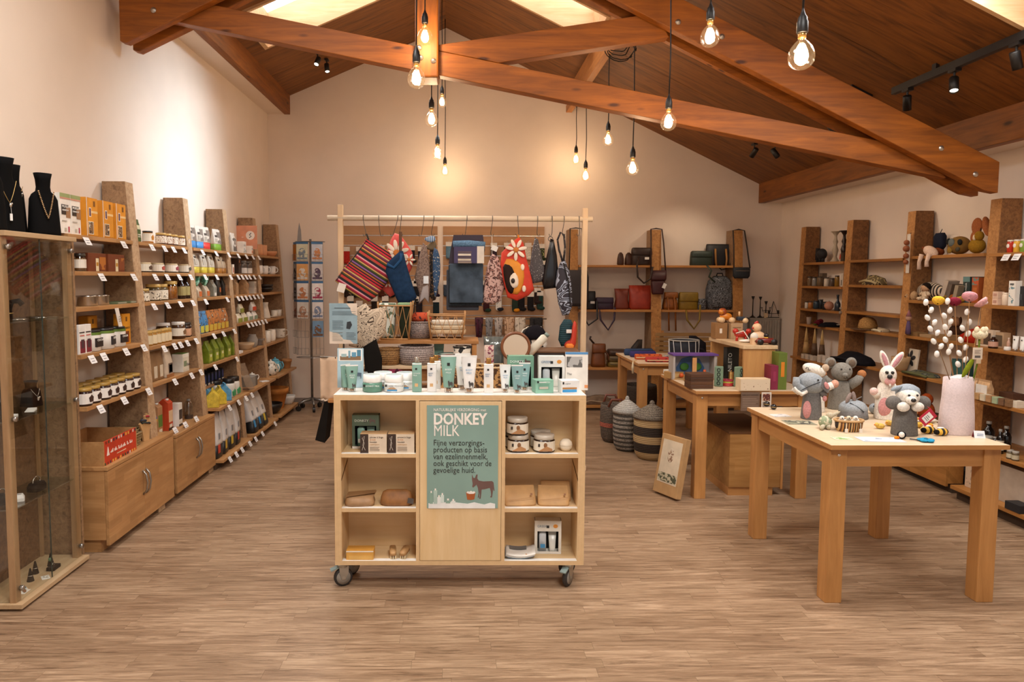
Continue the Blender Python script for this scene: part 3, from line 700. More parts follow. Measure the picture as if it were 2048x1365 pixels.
# rings, bracelets and cards inside the case
def cone(label, x, y, z, rz=0, stone=None):
    t = thg('ring_cone', label, 'ring holder',(x, y, z), rz); pa(t, 'cone', MB().lathe([(.017,0),(.016,.004),(.004,.062),(.001,.066)],14), ink, True)
    pa(t, 'ring', MB().tube([(.0105*math.cos(a*PI/6),.0105*math.sin(a*PI/6),.028) for a in range(12)],.0018,6, True), silver, True)
    if stone: pa(t, 'stone', MB().ball((.004,-.012,.036),.010,.006,.010), M(stone,.3), True)
zb = .0345
cone('black ring cone leaning nearest in the glass case',-2.13,3.42, zb); cone('black ring cone in the middle of the case floor',-2.16,3.51, zb); cone('black ring cone with green stone in the glass case',-2.14,3.61, zb,0, '#5f8a68')
t = thg('ring_block', 'black block with a ring on the case floor', 'ring holder',(-2.10,3.565, zb)); pa(t, 'block', MB().box(-.02,.02,-.032,.032,0,.018), ink, bevel=.002); pa(t, 'ring', MB().tube([(0,.010*math.cos(a*PI/6),.022+.010*math.sin(a*PI/6)) for a in range(12)],.0016,6, True), silver, True)
def trinket(label, x, y, z, col, kind='card'):
    t = thg('earring_card' if kind == 'card' else 'brooch', label, 'jewellery',(x, y, z), R.random())
    pa(t, 'card', MB().box(-.018,.018,-.026,.026,0,.0012), M('#ddd8cf',.6)); pa(t, 'jewel', MB().ball((0,.004,.005),.010,.007,.004).ball((.010,-.008,.005),.006,.008,.004), M(col,.3,.3), True)
trinket('pale card with blue flower brooch on the case floor',-2.12,3.335, zb, '#4f7f9c'); trinket('pale card with white blossom on the case floor',-2.08,3.46, zb, '#d9d2c6'); trinket('brown earring card near the case corner',-2.09,3.30, zb, '#8a5b3c')
zs = .4715
t = thg('ring_box', 'white ring box on the lower glass shelf', 'jewellery box',(-2.115,3.33, zs),.5); pa(t, 'box', soft(.05,.05,.03,[(0,1,1),(.5,1,1),(1,.72,.72)],16,8), M('#e4e1dd',.5)); pa(t, 'slot', MB().box(-.012,.012,-.003,.003,.0295,.0305), ink)
for i,(x, y, L) in enumerate(((-2.17,3.29, 'black bracelet stand behind the white ring box'),(-2.13,3.50, 'black bracelet block with bangle on the lower glass shelf'))):
    t = thg('bracelet_stand', L, 'jewellery stand',(x, y, zs)); pa(t, 'block', soft(.06,.09,.04,[(0,1,1),(.6,1,1),(1,.8,.8)],16,5), ink, True); pa(t, 'bangle', MB().tube([(.0,.03*math.cos(a*PI/8),.046+.024*math.sin(a*PI/8)) for a in range(16)],.003,6, True), silver, True)
for i,(x, y, L) in enumerate(((-2.17,3.36, 'black wrist stand with bracelets, left one on the upper glass shelf'),(-2.17,3.46, 'black wrist stand with bracelets, right one on the upper glass shelf'))):
    t = thg('wrist_stand', L, 'jewellery stand',(x, y,1.3365),.6); pa(t, 'arch', MB().tube([(-.028,0,0),(-.03,0,.05),(-.018,0,.085),(.010,0,.09),(.026,0,.07)],.013,10), ink, True); pa(t, 'bracelet', MB().tube([(-.03+.017*math.cos(a*PI/6),.017*math.sin(a*PI/6),.03) for a in range(12)],.003,6, True), gold, True)
for i,(y, z, L) in enumerate(((3.30,.8815, 'white folded tag on the middle glass shelf'),(3.46,.8815, 'white slip of paper on the middle glass shelf'),(3.40,1.3365, 'tangle of silver chains on the upper glass shelf'),(3.55,1.3365, 'heap of fine chains at the upper glass shelf end'))):
    t = thg('chain_heap' if z > 1 else 'paper_tag', L, 'jewellery' if z > 1 else 'tag',(-2.12, y, z),.3*i)
    if z > 1: pa(t, 'chain', MB().tube([(.03*math.sin(k*1.7),.05*math.cos(k*1.1),.003+.002*(k % 2)) for k in range(16)],.0022,6), silver, True)
    else: pa(t, 'slip', MB().hexa([(-.02,-.03,0),(.02,-.03,0),(.02,.03,0),(-.02,.03,0)],[(-.02,-.03,.001),(.02,-.03,.001),(.02,.03,.012),(-.02,.03,.012)]), M('#dedad3',.6))
# ================================================================== goods, top shelf
FX = PI/2
cols = '#efe9dc'
def muesli(): return carton('muesli_carton',.098,.05,.212, '#ece7de',[(0,1,.90,1, '#93a06a'),(0,1,.86,.90, '#c98f7c'),(.12,.80,.47,.72, '#2b2320'),(.55,.98,.40,.66, '#9b7350'),(.14,.6,.30,.33, '#b9b2a8'),(.72,.84,.04,.18, '#b33a4a'),(.35,.55,.06,.14, '#bdb6a4')],[('MUESLI',.019,.14,.64, '#f2efe8'),('CRUNCHY',.013,.14,.56, '#f2efe8')])
row(muesli, 'white muesli carton with green top edge on the top shelf', 'muesli cartons',[(-2.15,3.70,1.7528, FX),(-2.13,3.802, ZA+.0005, FX),(-2.13,3.904, ZA+.0005, FX)])
bw = blobs('#8a6a4a', '#3d2b20',60,.5, '#d8c9ae')
def granola(): return carton('granola_carton',.125,.06,.215, '#d28a22',[(.02,.98,.02,.98, '#dd9526'),(.22,.42,.50,.74, '#efe4cf'),(.25,.39,.52,.72, '#5b3a56'),(.42,.97,.60,.66, '#e9c88f'),(.60,.76,.78,.92, '#7d4d12'),(.14,.58,.04,.38, '#e8dcc4'),(.17,.55,.06,.36, bw),(.0,.04,0,1, '#efe6d8')])
row(granola, 'orange granola carton with bowl picture on the top shelf', 'granola cartons',[(-2.12,4.045, ZA+.0005, FX),(-2.12,4.225, ZA+.0005, FX),(-2.12,4.385, ZA+.0005, FX)])
def tea(): return pouch('tea_pouch',.085,.05,.155, '#3f5a2a',[(.25,.75,.56,.74, '#cfc9a4'),(.3,.8,.30,.36, '#c9c9b4'),(.3,.7,.22,.26, '#c9c9b4')])
row(tea, 'dark green tea pouch behind the particle board upright', 'tea', ls([276], ZA,.09))
row(lambda: jar('honey_jar',.036,.085, '#b5701c', '#2e241a', '#e9e0d0', lidh=.12, lb=(.15,.8), badge='#c98326'), 'honey jar with pale label on the top shelf', 'honey', ls([300], ZA,.07))
dots = blobs('#e6ddcc', '#8c4a3c',120,.58, '#caa06a')
row(lambda: jar('spread_jar',.037,.082, '#4a2418', '#c8a25a', dots, lidh=.16, lb=(.12,.74)), 'spread jar with dotted label on the top shelf', 'spread jars', ls([326,338,350,364,373], ZA,.05))
for lab, cb, px in (('blue', '#3f86c4',(384,392,400)),('red', '#c8322c',(413,421)),('green', '#6f9a2c',(434,443,451))):
    row(lambda: pouch('coffee_bag',.095,.045,.185, '#cfc6ba',[(.2,.5,.62,.72, '#3a322e'),(.55,.95,.34,.86, '#7b6f66'),(.2,.5,.38,.56, '#b5aca0')], base=cb), 'pale coffee bag with %s base on the top shelf' % lab, 'coffee bags on the top shelf',[(q[0]-.03*(i % 2), q[1], q[2], q[3]-.25) for i, q in enumerate(ls(px, ZA,.05))])
row(lambda: pouch('portrait_bag',.12,.06,.18, '#d6cfc4',[(.15,.85,.06,.70, '#5d5650'),(.3,.7,.40,.74, '#8a7d72')]), 'coffee bag with grey portrait on the top shelf', 'portrait bag', ls([467], ZA,.05))
row(lambda: carton('candle_box',.10,.06,.115, '#e9e4dc',[(.1,.9,.05,.4, blobs('#e3ded6', '#7f98a2',60,.5)),(.2,.8,.6,.75, '#b9b4ae')]), 'white box with grey town print on the top shelf', 'white gift boxes', ls([486], ZA,.05))
row(lambda: carton('gift_box',.055,.05,.085, '#ece5dc',[(.2,.8,.1,.45, '#d98a6c'),(.2,.8,.55,.7, '#8fa2b5')]), 'small white gift box with coral print on the top shelf', 'small gift boxes', ls([502,509], ZA,.05))
o = card('round_logo_poster',.22,.24, '#d99474', 'orange poster with round white badge on the upright', 'poster',(-2.128,7.2585,1.83),0,0,[(.28,.36,.5,.52, '#f3e9e0')], th=.001)
pa(o, 'badge', MB().lathe([(.045,0),(.045,.001)],24).xf(MTR((.04,-.002,.14)) @ MR(PI/2,4, 'X')), M('#efe8df',.5)); pa(o, 'badge_figure', MB().tube([(.03,-.003,.115),(.05,-.003,.13),(.032,-.003,.145),(.05,-.003,.165)],.004,6), M('#3a4a55',.5)); o.location.x = -2.19
clay = M('#c88c62',.7)
row(lambda: mug('clay_mug',.045,.115, clay), 'tall terracotta mug on the top shelf', 'clay mugs', ls([519,528], ZA,.06))
row(lambda: bowl('clay_bowl',.075,.06, clay), 'terracotta bowl at the far end of the top shelf', 'clay bowls', ls([543], ZA,.07))
# second shelf
amber = M('#8a4a14',.2)
row(lambda: jar('olive_jar',.034,.10, '#8c6420', '#2a241c', '#ded6c8', clear=True), 'clear jar with dark lid on the second shelf', 'olive jar', ls([163], ZB,.06))
row(lambda: carton('gingerbread_box',.20,.07,.105, '#6f3414',[(.42,.58,.02,.72, '#e0d2ae'),(.44,.56,.30,.50, '#b98320'),(.62,.98,.1,.8, blobs('#7f3f16', '#b06a24',14,.5))]), 'amber gingerbread box on the second shelf', 'gingerbread boxes',[(xf(ZB)-.06,4.10, ZB+.0005, FX),(xf(ZB)-.06,4.33, ZB+.0005, FX)])
for i,(c, bd) in enumerate((('#e9e0cc', '#5a4230'),('#eadfce', '#a8483a'),('#eae2d4', '#96404a'),('#e6e0d0', '#4a4a40'))):
    row(lambda: jar('spice_tin',.047,.066, '#231b16', '#cdb68c', c, lidh=.14, lb=(.12,.84), badge=bd, cat='tin'),('squat spice tin with pale label, '+NTH[i]+' of four on the second shelf'), 'spice tins', ls([(291,317,345,371)[i]], ZB,.06))
row(lambda: pouch('soap_pouch',.115,.06,.165, '#cdc4b4',[(.2,.55,.74,.82, '#3c3430'),(.1,.6,.42,.68, '#bab09f')], base='#c9b640'), 'grey pouch with yellow base on the second shelf', 'yellow pouches', ls([390,406,421], ZB,.06))
row(lambda: pouch('brown_pouch',.10,.06,.15, '#b09a80',[(.2,.55,.74,.82, '#3c3430')], base='#9a6526'), 'pouch with brown base on the second shelf', 'brown pouches', ls([437,446], ZB,.06))
row(lambda: carton('soap_box',.05,.045,.085, '#e6dccb',[(.25,.75,.1,.7, '#a2563e')]), 'small cream soap box with rust print on the second shelf', 'soap boxes', ls([464], ZB,.04))
row(lambda: carton('tea_caddy',.09,.07,.15, '#3d2c22',[(.1,.9,.55,.9, blobs('#4a3226', '#b5773f',30,.55))]), 'dark tea caddy with flower print on the second shelf', 'tea caddy', ls([475], ZB,.09))
row(lambda: jar('salt_jar',.045,.13, '#5a5048', '#6e6660', '#d9d4cf', lb=(.05,.45)), 'grey salt jar with white label on the second shelf', 'salt jars', ls([486,497], ZB,.07))
row(lambda: mug('white_mug',.043,.092, '#e4dfd8'), 'white china mug on the second shelf', 'white mugs',[(q[0], q[1], q[2],.3) for q in ls([519,530,545], ZB,.07)])
# third shelf
st = M('#b9b2a6',.22,.9)
row(lambda: lathed('steel_tin',[(.001,0),(.052,0),(.055,.004),(.055,.05),(.057,.052),(.057,.058),(.001,.06)], st, 'tin', extra=(('lid_rim', MB().lathe([(.0565,.050),(.058,.052),(.058,.056),(.0565,.058)],22, caps=False), st, True),)), 'shiny round steel tin on the third shelf', 'steel tins', ls([176,199], ZC,.075))
row(lambda: carton('snack_pack',.13,.12,.012, '#5f6a4a',[(.1,.9,.2,.9, '#9a9a88')], cat='pack'), 'flat green snack pack on the third shelf', 'flat packs', ls([226,252], ZC,.08))
lab2 = blobs('#e4dac6', '#3c3026',90,.60, '#a58a5c')
row(lambda: jar('tapenade_jar',.036,.088, '#6a5230', '#c8a55e', lab2, lb=(.08,.66)), 'small jar with speckled label on the third shelf', 'tapenade jar', ls([289], ZC,.05))
row(lambda: jar('large_tapenade_jar',.052,.115, '#57482c', '#c8a55e', lab2, lb=(.08,.64)), 'large jar with speckled label on the third shelf', 'large tapenade jars',[(a, b, c, d) for a, b, c, d in ls([308,322], ZC,.07)])
row(lambda: jar('apricot_jar',.048,.135, '#cf8420', '#c9a760', None, clear=True), 'tall jar of orange preserve on the third shelf', 'preserve', ls([343], ZC,.06))
row(lambda: bottle('dark_bottle',.035,.17, '#2c1a10', '#1c1510', '#a89a62'), 'dark bottle with green label on the third shelf', 'oil bottles', ls([363,373], ZC,.06))
foil = blobs('#2f5a46', '#58a07c',24,.5, '#9fd0bc',.25)
def giftbag():
    t = pouch('cellophane_gift',.085,.07,.10, '#b8a58c',[(.2,.8,.1,.5, '#c86a34')]); pa(t, 'foil_tuft', soft(.15,.08,.085,[(0,.25,.3),(.35,.8,.6),(1,1.1,.8)],16,2), foil, loc=(0,0,.095)); return t
row(giftbag, 'cellophane gift with green foil tuft on the third shelf', 'cellophane gifts', ls([394,410], ZC,.06))
row(lambda: gablebag('clear_treat_bag',.07,.07,.13, '#8d8a7c',[(.2,.8,.05,.25, '#e2ddd2')]), 'clear treat bag on the third shelf', 'treat bags', ls([424], ZC,.06))
row(lambda: pouch('black_treat_bag',.075,.06,.165, '#2e2a24',[(.3,.7,.2,.45, '#b0623a')]), 'black treat bag with orange sticker on the third shelf', 'black treat bags', ls([435,447], ZC,.08))
kraft = '#b08a62'
row(lambda: gablebag('kraft_bag',.06,.09,.16, kraft), 'kraft paper bag with folded top on the third shelf', 'kraft bags', ls([467,488], ZC,.06))
row(lambda: carton('stacked_box',.075,.06,.06, '#d4c8b8',[(.1,.9,.2,.7, '#b9aca0')]), 'lower pale box of the small stack on the third shelf', 'stacked boxes', ls([506], ZC,.05))
row(lambda: carton('stacked_box',.075,.06,.06, '#c2b4a2',[(.1,.9,.2,.7, '#a59686')]), 'upper pale box of the small stack on the third shelf', 'stacked boxes', ls([506], ZC,.05,.061))
row(lambda: bowl('black_bowl',.085,.05, '#241c18'), 'lower black bowl of the stack on the third shelf', 'black bowls', ls([532], ZC,.09))
row(lambda: bowl('black_bowl',.085,.05, '#2a211c'), 'upper black bowl of the stack on the third shelf', 'black bowls', ls([532], ZC,.09,.035))
# fourth shelf
row(lambda: carton('chocolate_carton',.063,.03,.160, '#e9e5df',[(.1,.9,.72,.76, '#26201e'),(.15,.85,.62,.65, '#b8443c'),(.15,.95,.04,.45, '#7a2230'),(.3,.8,.2,.5, '#4a3038')]), 'white chocolate carton with berry print on the fourth shelf', 'chocolate cartons',[(-2.075,3.84, ZD[0]+.0005, FX),(-2.075,3.905, ZD[0]+.0005, FX)])
def cocoa():
    t = jar('cocoa_tub',.062,.122, '#e6e2da', '#1e1a1a', None, 'tub',.10)
    pa(t, 'green_band', MB().lathe([(.0627,.093),(.0627,.108)],18, caps=False), M('#5f7a2c',.5)); pa(t, 'dark_panel', MB().prism([(-.034,.025),(.034,.025),(.034,.075),(-.034,.075)],-.0634,-.04), M('#2b211d',.5)); text(t, 'COCOA',.018, M('#f0ece4',.5),(-.030,-.0642,.058)); return t
row(cocoa, 'white cocoa tub with black lid and green band', 'cocoa tubs',[(-2.11,4.005, ZD[0]+.0005, FX),(-2.10,4.14, ZD[0]+.0005, FX+.25),(-2.10,4.28, ZD[0]+.0005, FX)])
row(lambda: carton('choco_carton',.105,.055,.19, '#d98f1e',[(.05,.95,.03,.97, '#e09a24'),(.4,.6,.75,.9, '#7a4a10'),(.2,.8,.05,.42, '#7a3a1a')],[('CHOCO',.018,.2,.50, '#3a2210')]), 'tall orange cocoa drink carton on the fourth shelf', 'orange cartons',[(-2.215,4.20, ZD[0]+.0005, FX),(-2.13,4.44, ZD[0]+.0005, FX)])
t = thg('hanging_price_card', 'tall folded price card hanging from the third shelf edge', 'price card',(xf(ZC)+.006,4.215, ZC-.13), FX); pa(t, 'card', MB().hexa([(-.02,-.022,0),(.024,-.022,0),(.024,-.020,0),(-.02,-.020,0)],[(-.02,-.002,.11),(.024,-.002,.11),(.024,0,.11),(-.02,0,.11)]), M('#d9cfc4',.6)); lines(t,-.012,.016,.03,.07,3, '#8c8480',-.0205)
row(lambda: jar('square_honey_jar',.030,.098, '#a5762e', '#b99450', '#d8c8a6', lb=(.1,.7)), 'small honey jar with golden lid on the fourth shelf', 'small honey jars', ls([295,304,313,321,328,334], ZD[1],.045))
row(lambda: jar('tall_honey_jar',.050,.125, '#4a2c14', '#d9d2c8', '#e5dccb', lb=(.18,.64), badge='#7a5a3a'), 'big dark honey jar with white lid on the fourth shelf', 'big honey jars',[(-2.16, W(326,640, X=-2.16).y, ZD[1]+.0005, FX),(-2.10, W(356,640, X=-2.10).y, ZD[1]+.0005, FX)])
row(lambda: jar('syrup_jar',.033,.11, '#2a160e', '#2a2018', '#c99a78', lb=(.1,.6)), 'dark syrup jar with peach label on the fourth shelf', 'syrup jars', ls([372,381], ZD[1],.06))
for lab, cb, c2, px in (('blue', '#4a86b8', '#c9c24a',(398,407)),('orange', '#b5713a', '#c9a83e',(416,424,432,440,448))):
    row(lambda: pouch('spice_pouch',.085,.055,.180, cb,[(.1,.9,.05,.34, c2)], mat=blobs(cb, '#3a3028',40,.56, '#d8d2c4',.3)), '%s spice pouch with yellow panel on the fourth shelf' % lab, lab+' spice pouches', ls(px, ZD[2],.05))
row(lambda: gablebag('cinnamon_bag',.10,.08,.155, '#9a5a20',[(.3,.7,.3,.34, '#d9a860')]), 'brown glossy house shaped bag on the fourth shelf', 'cinnamon bag', ls([461], ZD[2],.06))
row(lambda: pouch('snack_pouch',.12,.06,.085, '#ddd4bc',[(.05,.95,.05,.5, '#8f9a3a')]), 'cream pouch with green base on the fourth shelf, lower', 'snack pouches', ls([475,486], ZD[3],.05))
row(lambda: pouch('snack_pouch',.11,.06,.085, '#e6e2da',[(.05,.95,.08,.5, '#8aa08c')]), 'white snack pouch with town print on the fourth shelf', 'snack pouches', ls([497,507], ZD[3],.05))
row(lambda: pouch('upper_snack_pouch',.11,.05,.085, '#e0d6bc',[(.05,.95,.05,.5, '#98a046')]), 'cream green pouch stacked above the others', 'upper snack pouches', ls([480], ZD[3],.06,.088))
row(lambda: pouch('upper_snack_pouch',.12,.05,.09, '#e4e0dc',[(.05,.95,.05,.48, '#cf4a22')]), 'white pouch with red orange base stacked above the others', 'upper snack pouches', ls([505], ZD[3],.06,.088))
cream = M('#e0d6c6',.3)
row(lambda: lathed('cream_pitcher',[(.001,0),(.06,0),(.062,.01),(.04,.10),(.033,.14),(.04,.175),(.036,.175),(.028,.14),(.001,.02)], cream, 'pitcher'), 'cream ceramic pitcher on the fourth shelf', 'pitcher', ls([530], ZD[4],.10))
row(lambda: lathed('plate_stack',[(.001,0),(.05,0),(.085,.012),(.085,.016),(.05,.006),(.001,.005)], cream, 'plate'), 'cream saucer beside the pitcher', 'plates',[(q[0], q[1], q[2]+.014*k,0) for k, q in enumerate(ls([541], ZD[4],.09)*1)])
row(lambda: lathed('beaker', shell([(.028,0),(.034,.01),(.038,.075)],.004), cream, 'cup'), 'white beaker on the fourth shelf', 'beakers', ls([549,557,563], ZD[4],.07))
# fifth shelf
hand = '#3a241c'
row(lambda: jar('choco_jar',.0435,.098, '#2c1510', '#a8843e', '#e6e0d8', lidh=.15, lb=(.12,.70), badge=hand), 'chocolate spread jar, front row, fifth shelf', 'chocolate spread jars',[(-2.065, y, ZE+.0005, FX) for y in (3.845,3.935,4.05,4.14,4.23,4.335,4.425)])
row(lambda: jar('choco_jar',.0435,.098, '#2c1510', '#a8843e', '#e6e0d8', lidh=.15, lb=(.12,.70), badge=hand), 'chocolate spread jar, back row, fifth shelf', 'chocolate spread jars behind',[(-2.165, y, ZE+.0005, FX) for y in (3.845,3.94,4.04,4.14,4.24,4.34,4.44)])
row(lambda: pouch('tall_kraft_pouch',.11,.06,.20, '#8a6a48',[(.3,.7,.1,.5, '#d2c4ac')]), 'tall brown kraft pouch on the fifth shelf', 'kraft pouches', ls([300,312], ZE,.07))
row(lambda: pouch('printed_pouch',.11,.06,.20, '#cbb9a2',[(.25,.8,.15,.5, '#5a4a40'),(.3,.75,.18,.45, '#d8cdbb'),(.0,1,.0,.12, '#9a6436')]), 'pale pouch with dark drawing on the fifth shelf', 'printed pouch', ls([330], ZE,.05))
row(lambda: carton('cereal_bag',.12,.08,.135, '#e2ddd0',[(.05,.95,.05,.8, '#d8d0bc'),(.15,.6,.3,.6, '#7a8a6a')],[('Kofu',.03,.62,.3, '#2c2c28')], 'bag', '#5c7a3c'), 'white paper bag with dark green top on the fifth shelf', 'cereal bag', ls([359], ZE,.07))
row(lambda: gablebag('green_tea_bag',.085,.075,.17, '#6f7f1e',[(.1,.9,.1,.45, '#a8b03a'),(.3,.7,.3,.42, '#d9d8b0')]), 'glossy lime green bag on the fifth shelf', 'lime green bags', ls([411,424,435,449,461], ZE,.06))
row(lambda: bowl('wooden_bowl',.09,.065, M('#c0a27e',.6), foot=.7), 'pale wooden bowl on the fifth shelf', 'wooden bowl', ls([489], ZE,.08))
row(lambda: lathed('grey_vase', shell([(.035,0),(.052,.03),(.055,.08),(.035,.12),(.038,.13)],.004), M('#9b938a',.6), 'vase'), 'grey ribbed vase on the fifth shelf', 'grey vase', ls([504], ZE,.07))
row(lambda: bowl('grey_box_bowl',.06,.07, M('#6a5e54',.7), foot=.9), 'dark grey bowl on the fifth shelf', 'grey bowl', ls([517], ZE,.07))
row(lambda: carton('white_tray',.10,.08,.022, '#e4e2df', cat='tray'), 'white tray at the fifth shelf edge', 'white tray', ls([473], ZE,.045))
row(lambda: mug('tall_cream_mug',.042,.13, cream), 'tall cream mug on the fifth shelf', 'tall cream mugs',[(q[0], q[1], q[2],1.2) for q in ls([533,543], ZE,.06)])
row(lambda: mug('big_cream_mug',.065,.11, cream, print_=blobs('#e0d6c6', '#a89a88',22,.5)), 'wide cream mug with grey print on the fifth shelf', 'wide mug',[(q[0], q[1], q[2],.4) for q in ls([559], ZE,.08)])
# cabinet tops (sixth level)
t = thg('display_tray', 'open wooden tray with printed red front on the cabinet', 'tray',(-2.13,4.06,.4925), FX)
pa(t, 'side_board', MB().box(-.20,-.19,-.155,.15,0,.135), oakX); pa(t, 'side_board', MB().box(.19,.20,-.155,.15,0,.135), oakX); pa(t, 'back_board', MB().box(-.19,.19,.14,.15,0,.135), oakX); pa(t, 'bottom_board', MB().box(-.19,.19,-.145,.14,0,.008), oakX)
fb = pa(t, 'front_board', MB().box(-.19,.19,-.155,-.145,0,.135), M('#c23a1c',.5)); rr = random.Random(5); mb = MB()
pa(fb, 'cone_emblem', MB().prism([(-.165,.05),(-.135,.05),(-.142,.07),(-.146,.09),(-.150,.10),(-.154,.09),(-.158,.07)],-.1565,-.155), M('#f0e6da',.5)); [pa(fb, 'letter_stroke', MB().box(-.122+.0115*k,-.1145+.0115*k-(.003 if k % 4 == 3 else 0),-.1562,-.155,.058,.066+.006*(k % 3)), M('#f0e6da',.5)) for k in range(23) if k not in (3,7,16,19)]; lines(fb,-.05,.06,.035,.04,1, '#e0c8a8',-.1553,.9)
for k in range(26): pa(fb, 'edge_print', MB().box(-.19+.0146*k,-.177+.0146*k,-.156,-.155,.118 if k % 2 else .001,.134 if k % 2 else .015), M(rr.choice(['#26303f', '#e2b04a', '#7a2a1c', '#d9d0c0', '#3a4a2c']),.5))
wk = weave('#b59b6c', '#7d6440',160)
def basket_tray(label, loc, w, d, h, rz):
    t = thg('seagrass_basket', label, 'basket', loc, rz)
    for k in range(5):
        z = h*(k+.5)/5; e = .012*k/5; s = h*.115
        pa(t, 'coil', MB().tube([(-w/2-e,-d/2-e, z),(w/2+e,-d/2-e, z),(w/2+e, d/2+e, z),(-w/2-e, d/2+e, z)], s,8, True), wk, True)
    pa(t, 'bottom', MB().box(-w/2, w/2,-d/2, d/2,0,.008), wk)
basket_tray('seagrass basket behind the red tray',(-2.11,4.325,.4925),.085,.20,.085, FX); basket_tray('seagrass basket below the wooden hand',(-2.14,4.465,.4925),.075,.16,.085, FX)
t = thg('wooden_hand', 'flat wooden hand display holding bracelets', 'hand display',(-2.02,4.485,.4925), FX-.15)
hp = [(-.028,0),(.028,0),(.034,.06),(.050,.10),(.047,.115),(.036,.10),(.034,.13),(.028,.165),(.020,.165),(.018,.13),(.014,.175),(.004,.178),(.003,.13),(-.004,.165),(-.014,.162),(-.013,.12),(-.022,.14),(-.031,.136),(-.032,.10),(-.060,.125),(-.069,.117),(-.045,.07)]
pa(t, 'hand', MB().prism(hp,-.006,.006), M('#c49a68',.6))
for k, c in enumerate(('#2a2e3c', '#a02430', '#343a34', '#1f1f24')): pa(t, 'bracelet', MB().tube([((-.022,.010,-.018,.02)[k]+.014*math.cos(a*PI/6),.016*math.sin(a*PI/6),(.135,.155,.12,.11)[k]+.004*math.sin(a)) for a in range(12)],.006,6, True), blobs(c, '#c8b89a',200,.66), True)
t = thg('jewel_pad', 'dark pad with coloured bracelets behind the wooden hand', 'jewellery pad',(-2.08,4.685,.4925), FX); pa(t, 'pad', soft(.07,.05,.15,[(0,1,1),(.9,1,.8),(1,.9,.7)],14,5), ink); pa(t, 'bracelet', MB().tube([(.03*math.cos(a*PI/6),-.03,.09+.03*math.sin(a*PI/6)) for a in range(12)],.006,6, True), blobs('#c9a032', '#b0304a',120,.5, '#3a6aa0'), True)
def drink(c1, c2): return lambda: carton('drink_carton',.075,.075,.195, c1,[(.08,.92,.30,.72, c2),(.2,.8,.06,.22, '#d9cfbc'),(0,1,0,.10, '#2a1a14')], cat='carton')
for i,(px, c1, c2, L) in enumerate(((316, '#a87a52', '#55742c', 'drink carton with green panel on the second cabinet'),(337, '#b9401e', '#d8b892', 'red drink carton on the second cabinet'))):
    t = row(drink(c1, c2), L, 'drink cartons',[(-2.09, W(px,640, X=-2.05).y,.4585, FX)])[0]
    pa(t, 'gable_top', MB().prism([(-.0375,.195),(.0375,.195),(.004,.225),(-.004,.225)],-.0375,.0375, 'X'), M(c1,.5)); pa(t, 'screw_cap', MB().lathe([(.013,0),(.013,.012)],14,(0,-.012,.212)), M('#e4e0d8',.4), True)
row(drink('#e2ddd4', '#3a302c'), 'white drink carton with cow print on the second cabinet', 'drink cartons',[(-2.07, W(353,640, X=-2.05).y,.4585, FX,.86)])
row(lambda: bottle('spice_bottle',.030,.15, '#8a7458', '#7a746c', '#3a2a20', clear=True, neck=.12, lb=(0.02,.2)), 'clear bottle with dried flowers on the second cabinet', 'dried flower bottles',[(-2.08, W(381,640, X=-2.05).y,.4585,0)])
row(lambda: jar('potpourri_jar',.032,.11, '#b58a5c', '#b9a68c', None, clear=True), 'clear jar of dried petals at the cabinet end', 'dried petals',[(-2.05, W(399,640, X=-2.05).y,.4585,0)])
for i,(px, L) in enumerate(((346, 'leaning price card before the drink cartons'),(367, 'leaning price card between carton and bottle'),(389, 'leaning price card before the dried flower bottle'))):
    x = -1.985; t = thg('price_card', L, 'price card',(x+.015, W(px,640, X=-1.98).y,.459), FX); pa(t, 'card', PC, None); pa(t, 'printed_lines', PL, None)
# bays three to five, lower levels
def teabag(c): return lambda: gablebag('pyramid_pouch',.105,.10,.135, c,[(.0,1,.0,.1, c)], 'pouch')
for L, c, sp in (('yellow', '#cbb23a',((-1.99,5.62,.3),(-1.985,5.76,.5))),('blue', '#5a9cc4',((-2.13,5.66,.1),(-2.12,5.83,.2),(-2.0,5.93,.5)))):
    for t in row(teabag(c), L+' folded pouch on the sixth shelf', L+' folded pouches',[(a, b,.5005, FX+r) for a, b, r in sp]):
        pa(t, 'printed_side', MB().box(-.0512,-.0502,-.035,.035,.008,.06), M('#d8d2c6',.5))
row(lambda: jar('protein_tub',.055,.160, '#dcd8cf', '#1c1816', None, 'tub',.22), 'white tub with black lid and green print on the sixth shelf', 'black lidded tubs',[(-2.10,6.0,.5005, FX),(-2.02,6.10,.5005, FX),(-2.02,6.23,.5005, FX)])
for o in [q for q in bpy.data.objects if q.name.startswith('protein_tub')]: pa(o, 'label_print', MB().prism([(-.03,.01),(.03,.01),(.034,.05),(0,.07),(-.034,.05)],-.0562,-.04), M('#3f9a62',.5))
row(lambda: carton('chocolate_bar',.05,.10,.10, '#1c1d26',[(.1,.9,.25,.85, '#28346a'),(.05,.95,.02,.18, '#cfc8bc')]), 'dark blue chocolate box below the lime bags', 'chocolate boxes',[(-2.15,5.60+.085*k,.5005, FX) for k in range(8)])
for o in [q for q in bpy.data.objects if q.name.startswith('chocolate_bar')]: o.location.z = .64
pa(LSH, 'small_shelf', MB().box(XL+.016,-2.09,5.555,6.345,.62,.639), oakY)
t = thg('acrylic_stand', 'clear acrylic leaflet stand on the sixth shelf', 'stand',(-1.99,6.50,.5005), FX-.4); pa(t, 'sheet', MB().hexa([(-.05,-.06,0),(.05,-.06,0),(.05,-.057,0),(-.05,-.057,0)],[(-.05,.05,.24),(.05,.05,.24),(.05,.053,.24),(-.05,.053,.24)]), glass((.85,.8,.75),.12), rot=None); pa(t, 'foot', MB().box(-.05,.05,-.06,.05,0,.003), glass((.85,.8,.75),.12))
